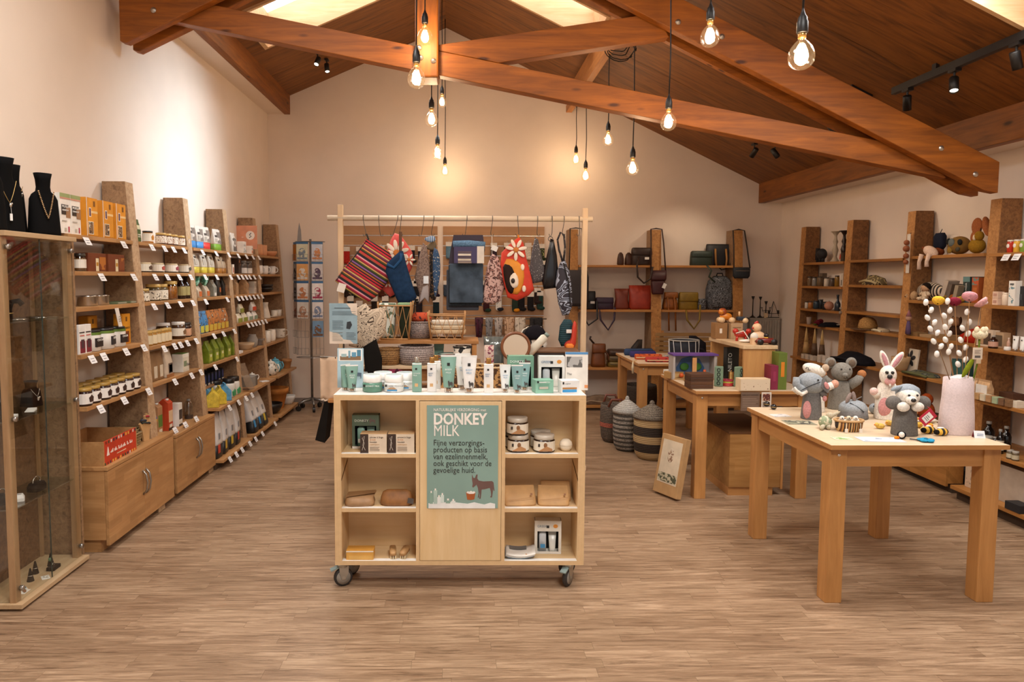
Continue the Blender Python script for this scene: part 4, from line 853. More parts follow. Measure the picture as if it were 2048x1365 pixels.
row(lambda: carton('grey_tin_box',.17,.11,.095, '#8c8983',[(.65,.98,.05,.95, '#5a544c')], cat='tin'), 'square grey metal tin on the sixth shelf', 'metal tin',[(-2.02,6.70,.5005, FX)])
row(lambda: teapot('sugar_pot',.05,.10, '#e0dbd2', cat='pot'), 'white lidded sugar pot with flower print', 'sugar pots',[(-2.13,6.80,.5005,1.0),(-2.06,6.93,.5005,.8)])
row(lambda: carton('white_note',.08,.06,.008, '#e5e3df', cat='note'), 'white note lying near the shelf end', 'note',[(-1.955,6.98,.5005,.8)])
leaf = blobs('#ddd5c6', '#2f3a34',34,.60, None,.25,.4)
row(lambda: teapot('patterned_teapot',.075,.165, '#e0d8c9', leaf), 'white teapot painted with dark leaves', 'teapots',[(-2.02,7.47,.5005,-.4)])
row(lambda: teapot('blue_teapot',.075,.16, '#5aa0b4'), 'turquoise blue teapot with handle', 'teapots',[(-2.04,7.72,.5005,-.4)])
row(lambda: lathed('small_clay_pot', shell([(.04,0),(.055,.075),(.06,.078),(.06,.105)],.006), M('#9a6a3c',.7), 'pot'), 'small brown clay pot at the shelf end', 'clay pot',[(-1.99,8.03,.5005,0)])
row(lambda: lathed('terracotta_pot', shell([(.085,0),(.125,.17),(.14,.172),(.145,.23)],.010), M('#b9783c',.75), 'plant pot'), 'large terracotta plant pot on the floor shelf', 'plant pot',[(-2.06,7.80,.0805,0)])
row(lambda: bowl('black_pan',.12,.11, '#1f1814', foot=.4), 'black bowl on the floor shelf before the terracotta pot', 'black bowl',[(-2.03,7.50,.0805,0)])
row(lambda: bowl('white_planter',.085,.10, '#d8d6d0', foot=.6), 'white round planter on the floor shelf', 'white planter',[(-1.99,8.06,.0805,0)])
def flour(c): return lambda: pouch('flour_bag',.15,.09,.37, '#d6d3d0',[(.15,.45,.12,.30, c),(.25,.45,.42,.55, '#8a8a8c')], base='#1d1c1c')
for i,(c, y) in enumerate((('#c8452c',5.64),('#c9a23a',5.80),('#c9b03a',5.965),('#c8402c',6.12))): row(flour(c), 'tall white coffee bag with black base, '+NTH[i]+' of four on the floor shelf', 'tall white coffee bags',[(-1.985, y,.0805, FX+.1*(i % 2))])
for i,(c, y) in enumerate((('#2f86c0',6.58),('#2f86c0',6.745),('#c9b03a',6.91))):
    t = row(flour(c), 'leaning white coffee bag with coloured label, '+NTH[i]+' of three', 'leaning coffee bags',[(-1.955, y,.0805, FX)])[0]; t.rotation_euler = (-.22,0, FX)
# price cards
for sh, bay, pxs, z in ((0,0,(176,249), ZA),(1,0,(203,267), ZB),(3,0,(178,202,247,283), ZD[0]),(4,0,(192,240,290), ZE),
        (0,1,(305,330,348,369), ZA),(1,1,(310,334,358,381), ZB),(2,1,(306,333,359,384), ZC),(3,1,(324,345,357,371,389), ZD[1]),(4,1,(344,378,397), ZE),
        (0,2,(406,433,458), ZA),(1,2,(410,433,461), ZB),(2,2,(410,453), ZC),(3,2,(425,444,466), ZD[2]),(4,2,(426,470), ZE),
        (0,3,(477,493,506,518), ZA),(1,3,(476,484,492,499,508,519), ZB),(2,3,(475,483,491,499,507,515,523), ZC),(3,3,(494,502,509,516,523,530), ZD[3])):
    tags(sh, bay, pxs, z)
tags(5,2,(453,472,487,499),.50,-1.91); tags(6,2,(452,465,477,493,505),.085,-1.89); tags(6,3,(519,545),.085,-1.89)
# ================================================================== the cart in the middle
ply = wood('#e8cb9e', '#dcb884', 'X',.6,0,.5); plyZ = wood('#e8cb9e', '#dcb884', 'Z',.6,0,.5); peZ = plyedge('Z',160); peX = plyedge('X',160); white_l = M('#e9e4dc',.35)
CART = thg('product_cart', 'birch plywood product cart on casters with green poster', 'cart',(.002,3.392,0),-.008)
HW, DP, Z0, Z1, TH = .618,.215,.12,.975,.027
def edged(name, x0, x1, z0, z1, em, y0=0.0, y1=DP, m_=ply):
    o = pa(CART, name, MB().box(x0, x1, y0+.0012, y1, z0, z1), m_)
    pa(o, 'edge', MB().box(x0, x1, y0, y0+.0012, z0, z1), em); return o
tb = edged('top_board',-HW, HW, Z1-TH, Z1-.0012, peZ); pa(tb, 'white_laminate', MB().box(-HW, HW,0, DP, Z1-.0012, Z1), white_l)
bb = edged('bottom_board',-HW, HW, Z0, Z0+.022, peZ); pa(bb, 'white_edge', MB().box(-HW+.035,-.205,.0,.03, Z0+.022, Z0+.0228).box(.222, HW-.035,0,.03, Z0+.022, Z0+.0228), white_l)
for s in (-1,1):
    edged('side_panel', s*HW if s < 0 else HW-.034,-HW+.034 if s < 0 else HW, Z0+.022, Z1-TH, peX, m_=plyZ)
    xd = -.2165 if s < 0 else .205
    edged('divider', xd, xd+.018, Z0+.022, Z1-TH, peX, m_=plyZ)
    xa, xb = (-HW+.034,-.2165) if s < 0 else (.223, HW-.034)
    for z in (.682,.408):
        b = edged('shelf_board', xa-.008, xb+.0, z-.020, z, peZ,.004); pa(b, 'white_edge', MB().box(xa, xb,.004,.03, z, z+.0008), white_l)
    for xg in ((xa+.0005,1),(xb-.0005,-1)): pa(CART, 'groove', MB().hexa([(xg[0]-.0006,.002,.545),(xg[0]+.0006,.002,.545),(xg[0]+.0006,.18,.60),(xg[0]-.0006,.18,.60)],[(xg[0]-.0006,.002,.556),(xg[0]+.0006,.002,.556),(xg[0]+.0006,.18,.611),(xg[0]-.0006,.18,.611)]), M('#5a3d22',.8))
pa(CART, 'back_panel', MB().box(-HW+.03, HW-.03, DP-.008, DP, Z0+.02, Z1-TH), ply)
pa(CART, 'centre_panel', MB().box(-.197,.2035,-.001,.016, Z0+.024, Z1-TH-.004), plyZ, bevel=.0015)
zinc = M('#b3aca0',.35,.8); rub = M('#2b2725',.6)
def caster(x, y, rz):
    c = pa(CART, 'caster', MB().box(-.03,.03,-.03,.03,.114,.12).lathe([(.024,.10),(.028,.114)],16), zinc); c.location = (x, y,0); c.rotation_euler = (0,0, rz)
    pa(c, 'wheel', MB().lathe([(.012,-.013),(.034,-.012),(.043,-.011),(.047,-.006),(.047,.006),(.043,.011),(.034,.012),(.012,.013)],28).xf(MTR((0,0,.047)) @ MR(PI/2,4, 'X')), rub, True)
    pa(c, 'wheel_disc', MB().lathe([(.008,-.0145),(.035,-.0135),(.035,.0135),(.008,.0145)],24).xf(MTR((0,0,.047)) @ MR(PI/2,4, 'X')), M('#8b8378',.5), True)
    f = MB()
    for s in (-1,1): f.prism([(-.022,.105),(.026,.105),(.024,.07),(.008,.038),(-.008,.038),(-.02,.07)], s*.017-.0012, s*.017+.0012)
    f.box(-.022,.026,-.018,.018,.098,.106); pa(c, 'fork', f, zinc)
    pa(c, 'axle', MB().lathe([(.006,-.021),(.006,.021)],10).xf(MTR((0,0,.047)) @ MR(PI/2,4, 'X')), zinc)
    pa(c, 'brake_lever', MB().hexa([(-.062,-.016,.085),(-.062,.016,.085),(-.02,.016,.100),(-.02,-.016,.100)],[(-.064,-.016,.091),(-.064,.016,.091),(-.02,.016,.107),(-.02,-.016,.107)]), M('#8fa2a0',.4,.4))
for x, y, r in ((-.585,.035,.35),(.545,.035,1.0),(-.56,.17,.9),(.56,.17,.4)): caster(x, y, r)
# poster on the centre panel
PO = thg('poster', 'green DONKEY MILK poster with brown donkey and white bucket of milk', 'poster',(.002-.162,3.389,.411),-.008)
PWd, PHt = .35,.514; pg = M('#84a096',.25,0,.08,3)
pa(PO, 'sheet', MB().box(0, PWd,0,.0012,0, PHt), pg)
def pp(cx, cy): return ((840+cx*.16848-853)*PWd/142,(1018-(800+cy*.16848))*PHt/206)
def flat(name, pts, m_, k=0): return pa(PO, name, MB().prism([pp(*q) for q in pts],-.0008-.0004*k,-.0003*k), m_)
wt, dk = M('#efe6dc',.4), M('#2a2a26',.5)
for s, sz, x, y, fit, mm, b in (('NATUURLIJKE VERZORGING met',.020,155,140,.256, wt,0),('DONKEY',.0785,152,294,.262, wt,.0022),('MILK',.0785,152,432,.124, wt,0),('Fijne verzorgings-',.0415,152,545,.248, dk,0),('producten op basis',.0415,152,627,.262, dk,0),('van ezelinnenmelk,',.0415,152,708,.266, dk,0),('ook geschikt voor de',.0415,152,789,.285, dk,0),('gevoelige huid.',.0415,152,870,.206, dk,0)):
    px_, pz_ = pp(x, y); text(PO, s, sz, mm,(px_,-.0006, pz_), bold=b, fit=fit)
flat('donkey',[(610,885),(628,930),(645,932),(662,890),(678,890),(674,935),(692,962),(745,972),(800,970),(850,968),(868,985),(874,1040),(880,1085),(868,1082),(862,1060),(858,1110),(850,1165),(826,1160),(840,1140),(835,1090),(822,1050),(760,1066),(726,1070),(723,1120),(715,1180),(697,1180),(706,1140),(702,1100),(695,1166),(680,1166),(690,1110),(682,1050),(665,1010),(645,1030),(626,1046),(614,1035),(620,1000),(611,950)], M('#6b5049',.5))
flat('bucket',[(540,1100),(655,1100),(640,1185),(600,1195),(555,1190)], M('#a85a2c',.4)); flat('bucket_milk',[(545,1108),(560,1090),(580,1096),(600,1085),(618,1096),(640,1090),(652,1108),(630,1120),(580,1122)], wt,1)
flat('milk_splash',[(95,1235),(150,1222),(260,1228),(330,1215),(450,1228),(560,1240),(640,1222),(690,1235),(760,1248),(830,1228),(888,1240),(888,1296),(95,1296)], M('#e6e6e2',.4))
for k,(x, w, y0, y1, c) in enumerate(((108,40,1110,1240, '#86a394'),(155,44,1080,1240, '#a9beb2'),(200,40,1160,1240, '#dfe3de'),(240,40,1135,1225, '#c9d6ce'),(300,55,1200,1235, '#86a394'),(365,50,1205,1235, '#dfe3de'))):
    flat('printed_product',[(x, y1),(x+w, y1),(x+w, y0),(x, y0)], M(c,.5),1); flat('printed_product_cap',[(x+w*.3, y0),(x+w*.7, y0),(x+w*.7, y0-22),(x+w*.3, y0-22)], wt,1)
# ---- goods on the cart
gr, grd, lt = '#7ea394', '#5f7f70', '#e3e3df'
def onz(px, py, z): p = W(px, py, Z=z); return (p.x, p.y, z+.0004)
ZT = Z1
def tube_g(w, h, col, txt, c2): return cosm_tube('body_tube', w, h, col, '#b98a4e', None,[(txt, w*.16,.60, c2),('MILK', w*.16,.52, c2)])
row(lambda: tube_g(.062,.135, gr, 'BODY', '#eef0ec'), 'pair of green donkey milk tubes before the blue sign', 'green tubes',[onz(691,782, ZT)+(.9,), onz(704,784, ZT)+(.25,)])
def creamjar(name, bodyc, lidc, word):
    def f():
        t = jar(name,.050,.086, bodyc, lidc, None, 'jar',.42); pa(t, 'lid_recess', MB().lathe([(.001,.0862),(.040,.0862)],24, caps=False), M('#b8cdd0',.25)); pa(t, 'emblem', MB().prism([(-.04,.030),(-.031,.030),(-.031,.039),(-.04,.039)],-.0512,-.03), M('#20201e',.5)); text(t, word,.0105, M('#f3f3ee' if bodyc != lt else '#6a6a66',.5),(-.028,-.0512,.030)); 
        if bodyc == lt: pa(t, 'blue_print', MB().prism([(-.03,.008),(.02,.008),(.02,.016),(-.03,.016)],-.0512,-.035), M('#3f88b8',.5)); pa(t, 'brown_print', MB().prism([(-.03,.016),(.02,.016),(.005,.026),(-.015,.026)],-.0511,-.035), M('#b08a64',.5))
        return t
    return f
row(creamjar('body_butter_jar', '#5f8c78', '#eae6e0', 'DONKEY MILK'), 'green cream jar with white lid at the cart front', 'cream jars',[onz(745,783, ZT)+(0,)])
row(creamjar('body_butter_jar', lt, '#eae6e0', 'GREEK YOGHURT'), 'white cream jar with blue print at the cart front', 'cream jars',[onz(788,783, ZT)+(0,)])
row(creamjar('body_butter_jar', lt, '#e6e4e0', 'GREEK YOGHURT'), 'white cream jar in the second row', 'cream jars',[onz(766,777, ZT)+(0,), onz(811,778, ZT)+(0,)])
def bodybottle(col, cap, word, c2):
    def f():
        t = T('lotion_bottle', 'bottle'); pa(t, 'bottle_body', soft(.048,.034,.145,[(0,.94,.9),(.03,1,1),(.96,1,1),(1,.93,.92)],20,5), M(col,.35), True)
        pa(t, 'cap', MB().lathe([(.0125,.145),(.013,.147),(.013,.172),(.0125,.174)],18), M(cap,.25,.85), True); pa(t, 'shoulder_band', soft(.0482,.0342,.145,[(.955,1,1),(.99,.985,.98)],20,5), M('#e6e6e2',.35), True)
        pa(t, 'emblem', MB().box(-.008,.002,-.0178,-.0168,.112,.122), M('#20201e',.5)); text(t, word,.0085, M(c2,.5),(-.017,-.0182,.092)); text(t, 'MILK',.0085, M(c2,.5),(-.017,-.0182,.082)); pa(t, 'print_patch', MB().box(-.010,.006,-.0180,-.0170,.028,.044), M('#c8a070',.5)); return t
    return f
row(bodybottle(gr, '#b9b3a8', 'DONKEY', '#eef0ec'), 'green lotion bottle with silver cap on the cart', 'lotion bottles',[onz(834,784, ZT)+(0,)])
row(bodybottle('#e2dfda', '#b98a4e', 'BODY', '#5f7c98'), 'white lotion bottle with gold cap left of the green tube', 'lotion bottles',[onz(864,784, ZT)+(0,)])
row(bodybottle('#e2dfda', '#b98a4e', 'BODY', '#5f7c98'), 'white lotion bottle behind the other gold capped one', 'lotion bottles',[onz(872,778, ZT)+(.1,)])
row(bodybottle('#e2dfda', '#b98a4e', 'BODY', '#5f7c98'), 'white lotion bottle with gold cap right of the white tubes', 'lotion bottles',[onz(977,786, ZT)+(0,)])
row(lambda: tube_g(.078,.187, gr, 'BODY', '#eef0ec'), 'large green tube with donkey print on the cart', 'large tubes',[onz(897,785, ZT)+(0,)])
row(lambda: tube_g(.078,.187, '#e2dfda', 'BODY', '#6f9cc0'), 'large white tube on the cart', 'large tubes',[onz(925,780, ZT)+(.1,), onz(938,786, ZT)+(0,)])
row(lambda: tube_g(.056,.140, '#dfe1de', 'HAND', '#4f86b0'), 'small white tube left of the green box', 'small tubes',[onz(1010,785, ZT)+(0,)])
row(lambda: tube_g(.058,.142, '#7fa2a0', 'HAND', '#eef0ec'), 'small green tube before the green gift box', 'small tubes',[onz(1034,787, ZT)+(0,), onz(1049,781, ZT)+(-.1,)])
for nm in [o for o in bpy.data.objects if o.name.startswith('body_tube') and o.parent is None]:
    h = max(c.bound_box[6][2] for c in nm.children if c.name.startswith('tube_body'))
    k = h/.187; pa(nm, 'donkey_print', MB().prism([(.002*k,.03*k),(.006*k,.03*k),(.007*k,.04*k),(.016*k,.04*k),(.017*k,.03*k),(.021*k,.03*k),(.022*k,.05*k),(.018*k,.056*k),(.006*k,.054*k),(.002*k,.064*k),(-.003*k,.058*k)],-.0295*k,-.0285*k), M('#4a4644',.5))
def giftbox(name, col, word, wc, tubes):
    def f():
        w, d, h = .135,.055,.172; t = T(name, 'gift box')
        pa(t, 'back', MB().box(-w/2, w/2, d-.004, d,0, h), M(col,.5)); pa(t, 'inside', MB().box(-w/2+.003, w/2-.003, d-.006, d-.004,.01, h*.68), M('#1d1b19',.8))
        for s in (-1,1): pa(t, 'side', MB().box(s*w/2-(0.003 if s > 0 else 0), s*w/2+(.003 if s < 0 else 0),0, d-.004,0, h), M(col,.5)); pa(t, 'window_frame', MB().box(s*w/2-(.014 if s > 0 else 0), s*w/2+(.014 if s < 0 else 0),-.001,.001,.012, h*.68), M(col,.5))
        pa(t, 'front_top', MB().box(-w/2, w/2,-.001,.001, h*.68, h), M(col,.5)); pa(t, 'front_base', MB().box(-w/2, w/2,-.001,.001,0,.012), M('#dcd8cf',.5)); pa(t, 'lid', MB().box(-w/2, w/2,0, d-.004, h-.002, h), M(col,.5)); pa(t, 'bottom', MB().box(-w/2, w/2,0, d-.004,0,.002), M(col,.5))
        text(t, word,.017, M(wc,.5),(-w/2+.012,-.0016, h*.80)); pa(t, 'emblem', MB().box(-.008,.006,-.0018,-.001, h*.78, h*.86), M('#1f1f1d',.5))
        pa(t, 'animal_print', MB().prism([(.022, h*.74),(.026, h*.74),(.028, h*.80),(.044, h*.80),(.045, h*.74),(.049, h*.74),(.050, h*.86),(.03, h*.87),(.026, h*.93),(.02, h*.88)],-.0018,-.001) if tubes else MB().ball((.038,-.0012, h*.84),.012,.0006,.010), M('#5d4a44',.5) if tubes else M('#d28a34',.5))
        pa(t, 'bottle', soft(.038,.03,.105,[(0,1,1),(.92,1,1),(1,.6,.7)],16,4,(-.026, d/2,.002)), M(gr if tubes else '#c9cdd0',.35), True); pa(t, 'tube', soft(.042,.03,.105,[(0,.7,1),(.15,.75,1),(1,1,.12)],16,3,(.024, d/2,.002)), M('#8fa898' if tubes else '#d8d4c8',.3), True)
        pa(t, 'bottle_print', MB().box(-.038,-.014,.0,.0008,.03,.05), M('#d9dcd6' if tubes else '#3f88b8',.5)); return t
    return f
row(giftbox('donkey_gift_box', '#6f9a82', 'DONKEY', '#e8ece6', True), 'green gift box with window and donkey on the cart top', 'gift boxes',[onz(1041,779, ZT)[:2]+(ZT+.0004,0)])
row(giftbox('yoghurt_gift_box', '#dcdad4', 'GREEK', '#5f7c98', False), 'white gift box with window and honey print on the cart top', 'gift boxes',[onz(1103,780, ZT)[:2]+(ZT+.0004,-.02)])
row(lambda: carton('face_cream_box',.092,.07,.066, '#7fae98',[(.08,.17,.78,.94, '#20201e'),(.15,.75,.3,.7, '#6d9c86'),(.2,.7,.32,.5, '#b9b3a4'),(.2,.6,.8,.86, '#e4e8e2')],[('DONKEY MILK',.0085,.2,.80, '#e8ece6')]), 'small green cream box at the cart front corner', 'cream boxes',[onz(1085,785, ZT)+(.18,)])
row(lambda: carton('face_cream_box',.092,.07,.066, '#e2e0dc',[(.06,.15,.72,.9, '#20201e'),(.06,.85,.36,.48, '#a8753c'),(.06,.85,.12,.32, '#3a94cc')],[('yoghurt',.009,.2,.74, '#7a7a78')]), 'small white cream box with blue stripe at the cart corner', 'cream boxes',[onz(1137,786, ZT)+(.12,)])
t = card('sample_folder',.115,.195, '#e2dcd2', 'white folder with grey city sketch standing on the cart', 'folder', onz(1153,781, ZT)[:2]+(ZT+.0004,),-.05,.06,[(.05,.75,.60,.88, blobs('#a9a6a2', '#5f5c58',18,.5)),(0,1,.94,1, '#4f86b5'),(.85,1.0,.06,.14, '#d9905a')],[('The',.016,.06,.40, '#6a6664')],.012)
BS = card('cart_sign',.135,.205, '#a4bfc8', 'pale blue sign with product photo standing on the cart', 'sign', onz(701,776, ZT)[:2]+(ZT+.0004,),0,.04,[(.05,.95,.68,.98, '#e6e4de'),(.1,.9,.70,.80, '#8a6a4c'),(.15,.35,.78,.86, '#a4bcbc'),(.42,.5,.76,.94, '#7fa3b0'),(.55,.72,.78,.90, '#5f8fa6'),(.75,.9,.80,.96, '#4f7f96')],[('D',.032,.13,.42, '#eef2f2'),('M',.032,.13,.28, '#eef2f2')],.004)
pa(BS, 'donkey_print', MB().prism([(.028,.05),(.032,.05),(.034,.062),(.052,.062),(.053,.05),(.057,.05),(.058,.078),(.034,.08),(.028,.07)],-.0035,-.003), M('#4f5f70',.5))
# ---- goods in the cart's compartments
row(giftbox('dark_gift_box', '#4f5f4c', 'DONKEY', '#c9cdbf', True), 'dark green gift box in the upper compartment of the cart', 'dark gift box',[(-.475,3.50,.6825,.0)])
row(lambda: carton('clothes_peg_box',.130,.075,.095, '#cdb498',[(0,.31,0,1, '#3a2a22'),(.31,1,.0,1, '#d8c6ae')],[('pinces à linge',.0125,.36,.80, '#3a2c22'),('houten',.0125,.36,.55, '#3a2c22'),('en bois',.010,.36,.68, '#c07a3c'),('wasknijpers',.010,.36,.43, '#c9a070')], top='#c09a6e'), 'kraft box of wooden clothes pegs in the cart', 'clothes peg boxes',[(-.424,3.445,.6825,0),(-.288,3.445,.6825,0)])
for o in [q for q in bpy.data.objects if q.name.startswith('clothes_peg_box')]: lines(o,-.018,.03,.012,.035,4, '#8a7a68',-.0395,.4); pa(o, 'line_drawing', MB().tube([(-.056,-.0385,.015),(-.045,-.0385,.05),(-.055,-.0385,.075),(-.044,-.0385,.085),(-.052,-.0385,.04),(-.040,-.0385,.015)],.001,5), M('#d9cdbd',.5))
def scrub(): 
    t = jar('body_scrub_jar',.054,.085, '#2c1a10', '#b9ad9c', '#e3d8c4', lidh=.24, lb=(.10,.66)); pa(t, 'label_wave', MB().prism([(-.034,.0095),(.034,.0095),(.034,.02),(.005,.035),(-.02,.018)],-.0560,-.035), M('#b08054',.5)); pa(t, 'label_drop', MB().ball((.0,-.0552,.040),.009,.0012,.012), M('#8a5f3a',.5), True); pa(t, 'label_code', MB().box(-.036,-.024,-.0478,-.0468,.03,.045), M('#3a322c',.5)); return t
row(scrub, 'lower amber scrub jar of the stack in the cart', 'scrub jars',[(.295,3.462,.6825,0)])
row(scrub, 'upper amber scrub jar of the stack in the cart', 'scrub jars',[(.29,3.465,.7680,0)])
row(scrub, 'amber scrub jar behind the stack in the cart', 'scrub jars',[(.281,3.545,.6825,0)])
row(scrub, 'amber scrub jar in front on the right of the stack', 'scrub jars',[(.425,3.458,.6825,0)])
row(scrub, 'amber scrub jar standing behind the right one', 'scrub jars',[(.417,3.545,.6825,0)])
row(lambda: lathed('bath_ball',[(.001,0),(.02,.002),(.031,.016),(.033,.031),(.029,.046),(.016,.058),(.001,.06)], M('#e2d3bc',.7), 'bath ball', extra=(('seam', MB().lathe([(.0333,.028),(.0338,.030),(.0333,.032)],22, caps=False), M('#cdbca2',.7)),)), 'round white bath ball in the cart', 'bath ball',[(.534,3.46,.6825,0)])
leather = M('#8a5a2c',.6,0,.2,30,.2)
t = thg('paper_packet', 'crumpled brown paper packet in the middle left compartment', 'packet',(-.50,3.47,.4085),.1); pa(t, 'packet', soft(.15,.11,.055,[(0,.95,.95),(.3,1,1),(.7,.9,.7),(1,.7,.1,.03,.03)],20,4), M('#a17a52',.55,0,.2,20,.3), True); pa(t, 'fold', MB().hexa([(-.07,-.03,.045),(.075,-.01,.055),(.075,.02,.06),(-.06,.02,.055)],[(-.07,-.03,.047),(.078,-.012,.058),(.078,.02,.063),(-.06,.02,.057)]), M('#8f6a44',.55))
t = thg('leather_pouch', 'brown suede pouch lying in the middle left compartment', 'pouch',(-.315,3.465,.4085),0); pa(t, 'pouch', soft(.165,.09,.075,[(0,.9,.9),(.15,1,1),(.5,.97,.8),(.85,.85,.4),(1,.6,.1)],22,3), leather, True); pa(t, 'label_tag', MB().hexa([(.055,-.05,.02),(.085,-.05,.015),(.085,-.048,.015),(.055,-.048,.02)],[(.06,-.045,.045),(.088,-.045,.04),(.088,-.043,.04),(.06,-.043,.045)]), M('#4a4038',.6))
kb = M('#c69a66',.6,0,.12,16,.2)
def kraftbag():
    t = T('kraft_mailer', 'bag'); pa(t, 'bag', soft(.16,.085,.085,[(0,.98,1),(.12,1,1),(.5,1,.72,0,.015),(1,.94,.12,0,.035)],22,5), kb, True); pa(t, 'crease', MB().tube([(-.07,-.040,.03),(0,-.038,.036),(.07,-.038,.045)],.0012,5), M('#a87c4a',.7)); pa(t, 'sticker', MB().hexa([(.05,-.030,.052),(.06,-.030,.052),(.06,-.028,.052),(.05,-.028,.052)],[(.05,-.026,.06),(.06,-.026,.06),(.06,-.024,.06),(.05,-.024,.06)]), M('#8a5a34',.6)); return t
row(kraftbag, 'kraft paper mailer lying in the middle right compartment', 'kraft mailers',[(.305,3.465,.4085,.06),(.475,3.465,.4085,-.05)])
row(kraftbag, 'kraft paper mailer behind the two others', 'kraft mailers',[(.495,3.54,.4085,-.1)])
row(lambda: carton('soap_carton',.135,.07,.046, '#d9a24e',[(0,1,.88,1.0, '#e8dfd0'),(.1,.95,.1,.5, '#e0b060')], top='#c98f3c'), 'yellow soap carton lying in the lower left compartment', 'soap carton',[(-.495,3.44,.1425,0)])
br = M('#b58a58',.6)
def brush():
    t = T('hand_brush', 'brush'); pa(t, 'block', soft(.035,.10,.018,[(0,1,1),(1,.95,.97)],20,4), br, True, loc=(0,0,.02)); mb = MB()
    for i in range(6):
        for j in range(3): mb.box(-.014+.011*j,-.007+.011*j,-.042+.015*i,-.033+.015*i,0,.021)
    pa(t, 'bristles', mb, M('#d9c39c',.8)); return t
row(brush, 'small wooden brush on its bristles in the lower left compartment', 'wooden brushes',[(-.335,3.455,.1425,.12),(-.275,3.455,.1425,-.2)])
t = thg('leaflet_stack', 'stack of curled leaflets in the lower right compartment', 'leaflets',(.305,3.455,.1425),-.05)
for k in range(4): pa(t, 'leaflet', MB().grid(lambda u, v, k=k: ((u-.5)*.145+.002*k,(v-.5)*.10,.003+.004*k+.012*(u-.45)**2*4+.012*v),8,4), M(('#5f6f7a', '#c9c4bb', '#d8d2c8', '#ddd6cb')[k],.5), True, solid=.001)
pa(t, 'printed_photo', MB().grid(lambda u, v: ((u*.6-.35)*.145,(v*.35+.1)*.10,.0205+.012*((u*.6+.15)-.45)**2*4+.012*(v*.35+.6)),6,3), M('#6f6b66',.5)); pa(t, 'orange_print', MB().box(.03,.05,-.035,-.025,.0195,.0212), M('#c98a4c',.5))
row(giftbox('yoghurt_gift_box', '#d9d3c6', 'GREEK', '#6a7c88', False), 'white yoghurt gift box in the lower right compartment', 'gift boxes',[(.452,3.478,.1425,-.05)])
# ================================================================== table behind the cart with risers, baskets and mirror
tw = wood('#c98f52', '#ad743c', 'X',1,.05,.5); twZ = wood('#c98f52', '#ad743c', 'Z',1,0,.5)
DT = thg('display_table', 'low wooden table behind the cart carrying stepped shelves', 'table',(0,0,0))
pa(DT, 'table_top', MB().box(-.90,.86,4.75,5.50,.69,.715), tw, bevel=.003)
for x in (-.86,.70):
    for y in (4.80,5.40): pa(DT, 'leg', MB().box(x, x+.06, y, y+.06,0,.69), twZ)
pa(DT, 'apron', MB().box(-.80,.70,4.80,4.82,.60,.69), tw)
SU = thg('stepped_riser', 'two tier wooden riser with baskets on the table', 'riser',(0,0,0))
pa(SU, 'lower_shelf', MB().box(-.72,.16,5.00,5.48,.89,.912), wood('#e0c8a4', '#d0b088', 'X',1,0,.5), bevel=.002); pa(SU, 'upper_shelf', MB().box(-.70,.14,5.16,5.48,1.057,1.082), tw, bevel=.002)
for x in (-.70,.09):
    pa(SU, 'post', MB().box(x, x+.035,5.17,5.21,.912,1.057), twZ); pa(SU, 'post', MB().box(x, x+.035,5.42,5.46,.912,1.057), twZ); pa(SU, 'foot_panel', MB().box(x, x+.02,5.02,5.46,.715,.89), twZ)
pa(SU, 'front_rail', MB().box(-.68,.09,5.03,5.045,.80,.89), tw)
# clothes rail
YR = 5.62; raw = wood('#e2c6a2', '#d6b48c', 'Z',1,0,.6); rawX = wood('#ecdcc4', '#e2cdb0', 'X',1,0,.5)
RK = thg('hanging_rail', 'pine clothes rail with round bar behind the cart', 'clothes rail',(0,0,0))
xa, xb = W(681,434, Y=YR).x, W(1170,434, Y=YR).x; zbar = W(681,435, Y=YR).z-.005
for x, zt_ in ((xa, W(681,410, Y=YR).z),(xb, W(1170,417, Y=YR).z)):
    pa(RK, 'post', MB().box(x-.02, x+.02, YR-.02, YR+.02,.03, zt_), raw, bevel=.002); pa(RK, 'foot', MB().box(x-.022, x+.022, YR-.10, YR+.24,0,.035), raw, bevel=.002)
pa(RK, 'bar', MB().tube([(W(655,433, Y=YR).x, YR-.0, zbar),(W(1185,437, Y=YR).x, YR, zbar)],.021,16), rawX, True)
pa(RK, 'lower_rail', MB().box(xa, xb, YR+.20, YR+.225,.05,.11), rawX)
steel = M('#5d5852',.35,.9)
HK = [(727,733),(758,761),(796,788),(803,800),(848,844),(868,863),(934,931),(985,981),(1035,1037),(1075,1073),(1104,1103),(1128,1123),(1158,1158)]
NTHK = NTH[:13]
for i,(pt, pb) in enumerate(HK):
    x0_, x1_ = W(pt,440, Y=YR).x, W(pb,468, Y=YR).x; dx = x1_-x0_; zb_ = W(pb,472, Y=YR).z-zbar
    t = thg('s_hook', 'steel S hook on the pine bar, '+('rightmost' if i == 12 else NTHK[i]), 'hook',(x0_, YR, zbar)); s = 1 if i % 2 else -1
    pa(t, 'wire', MB().tube([(0,.025,.0),(0,.018,.018),(0,0,.0245),(0,-.02,.016),(0,-.026,-.008),(dx*.5,-.028, zb_*.5),(dx,-.03, zb_*.85),(dx+s*.006,-.03, zb_),(dx+s*.018,-.03, zb_-.004),(dx+s*.024,-.03, zb_+.014)],.0028,6), steel, True)
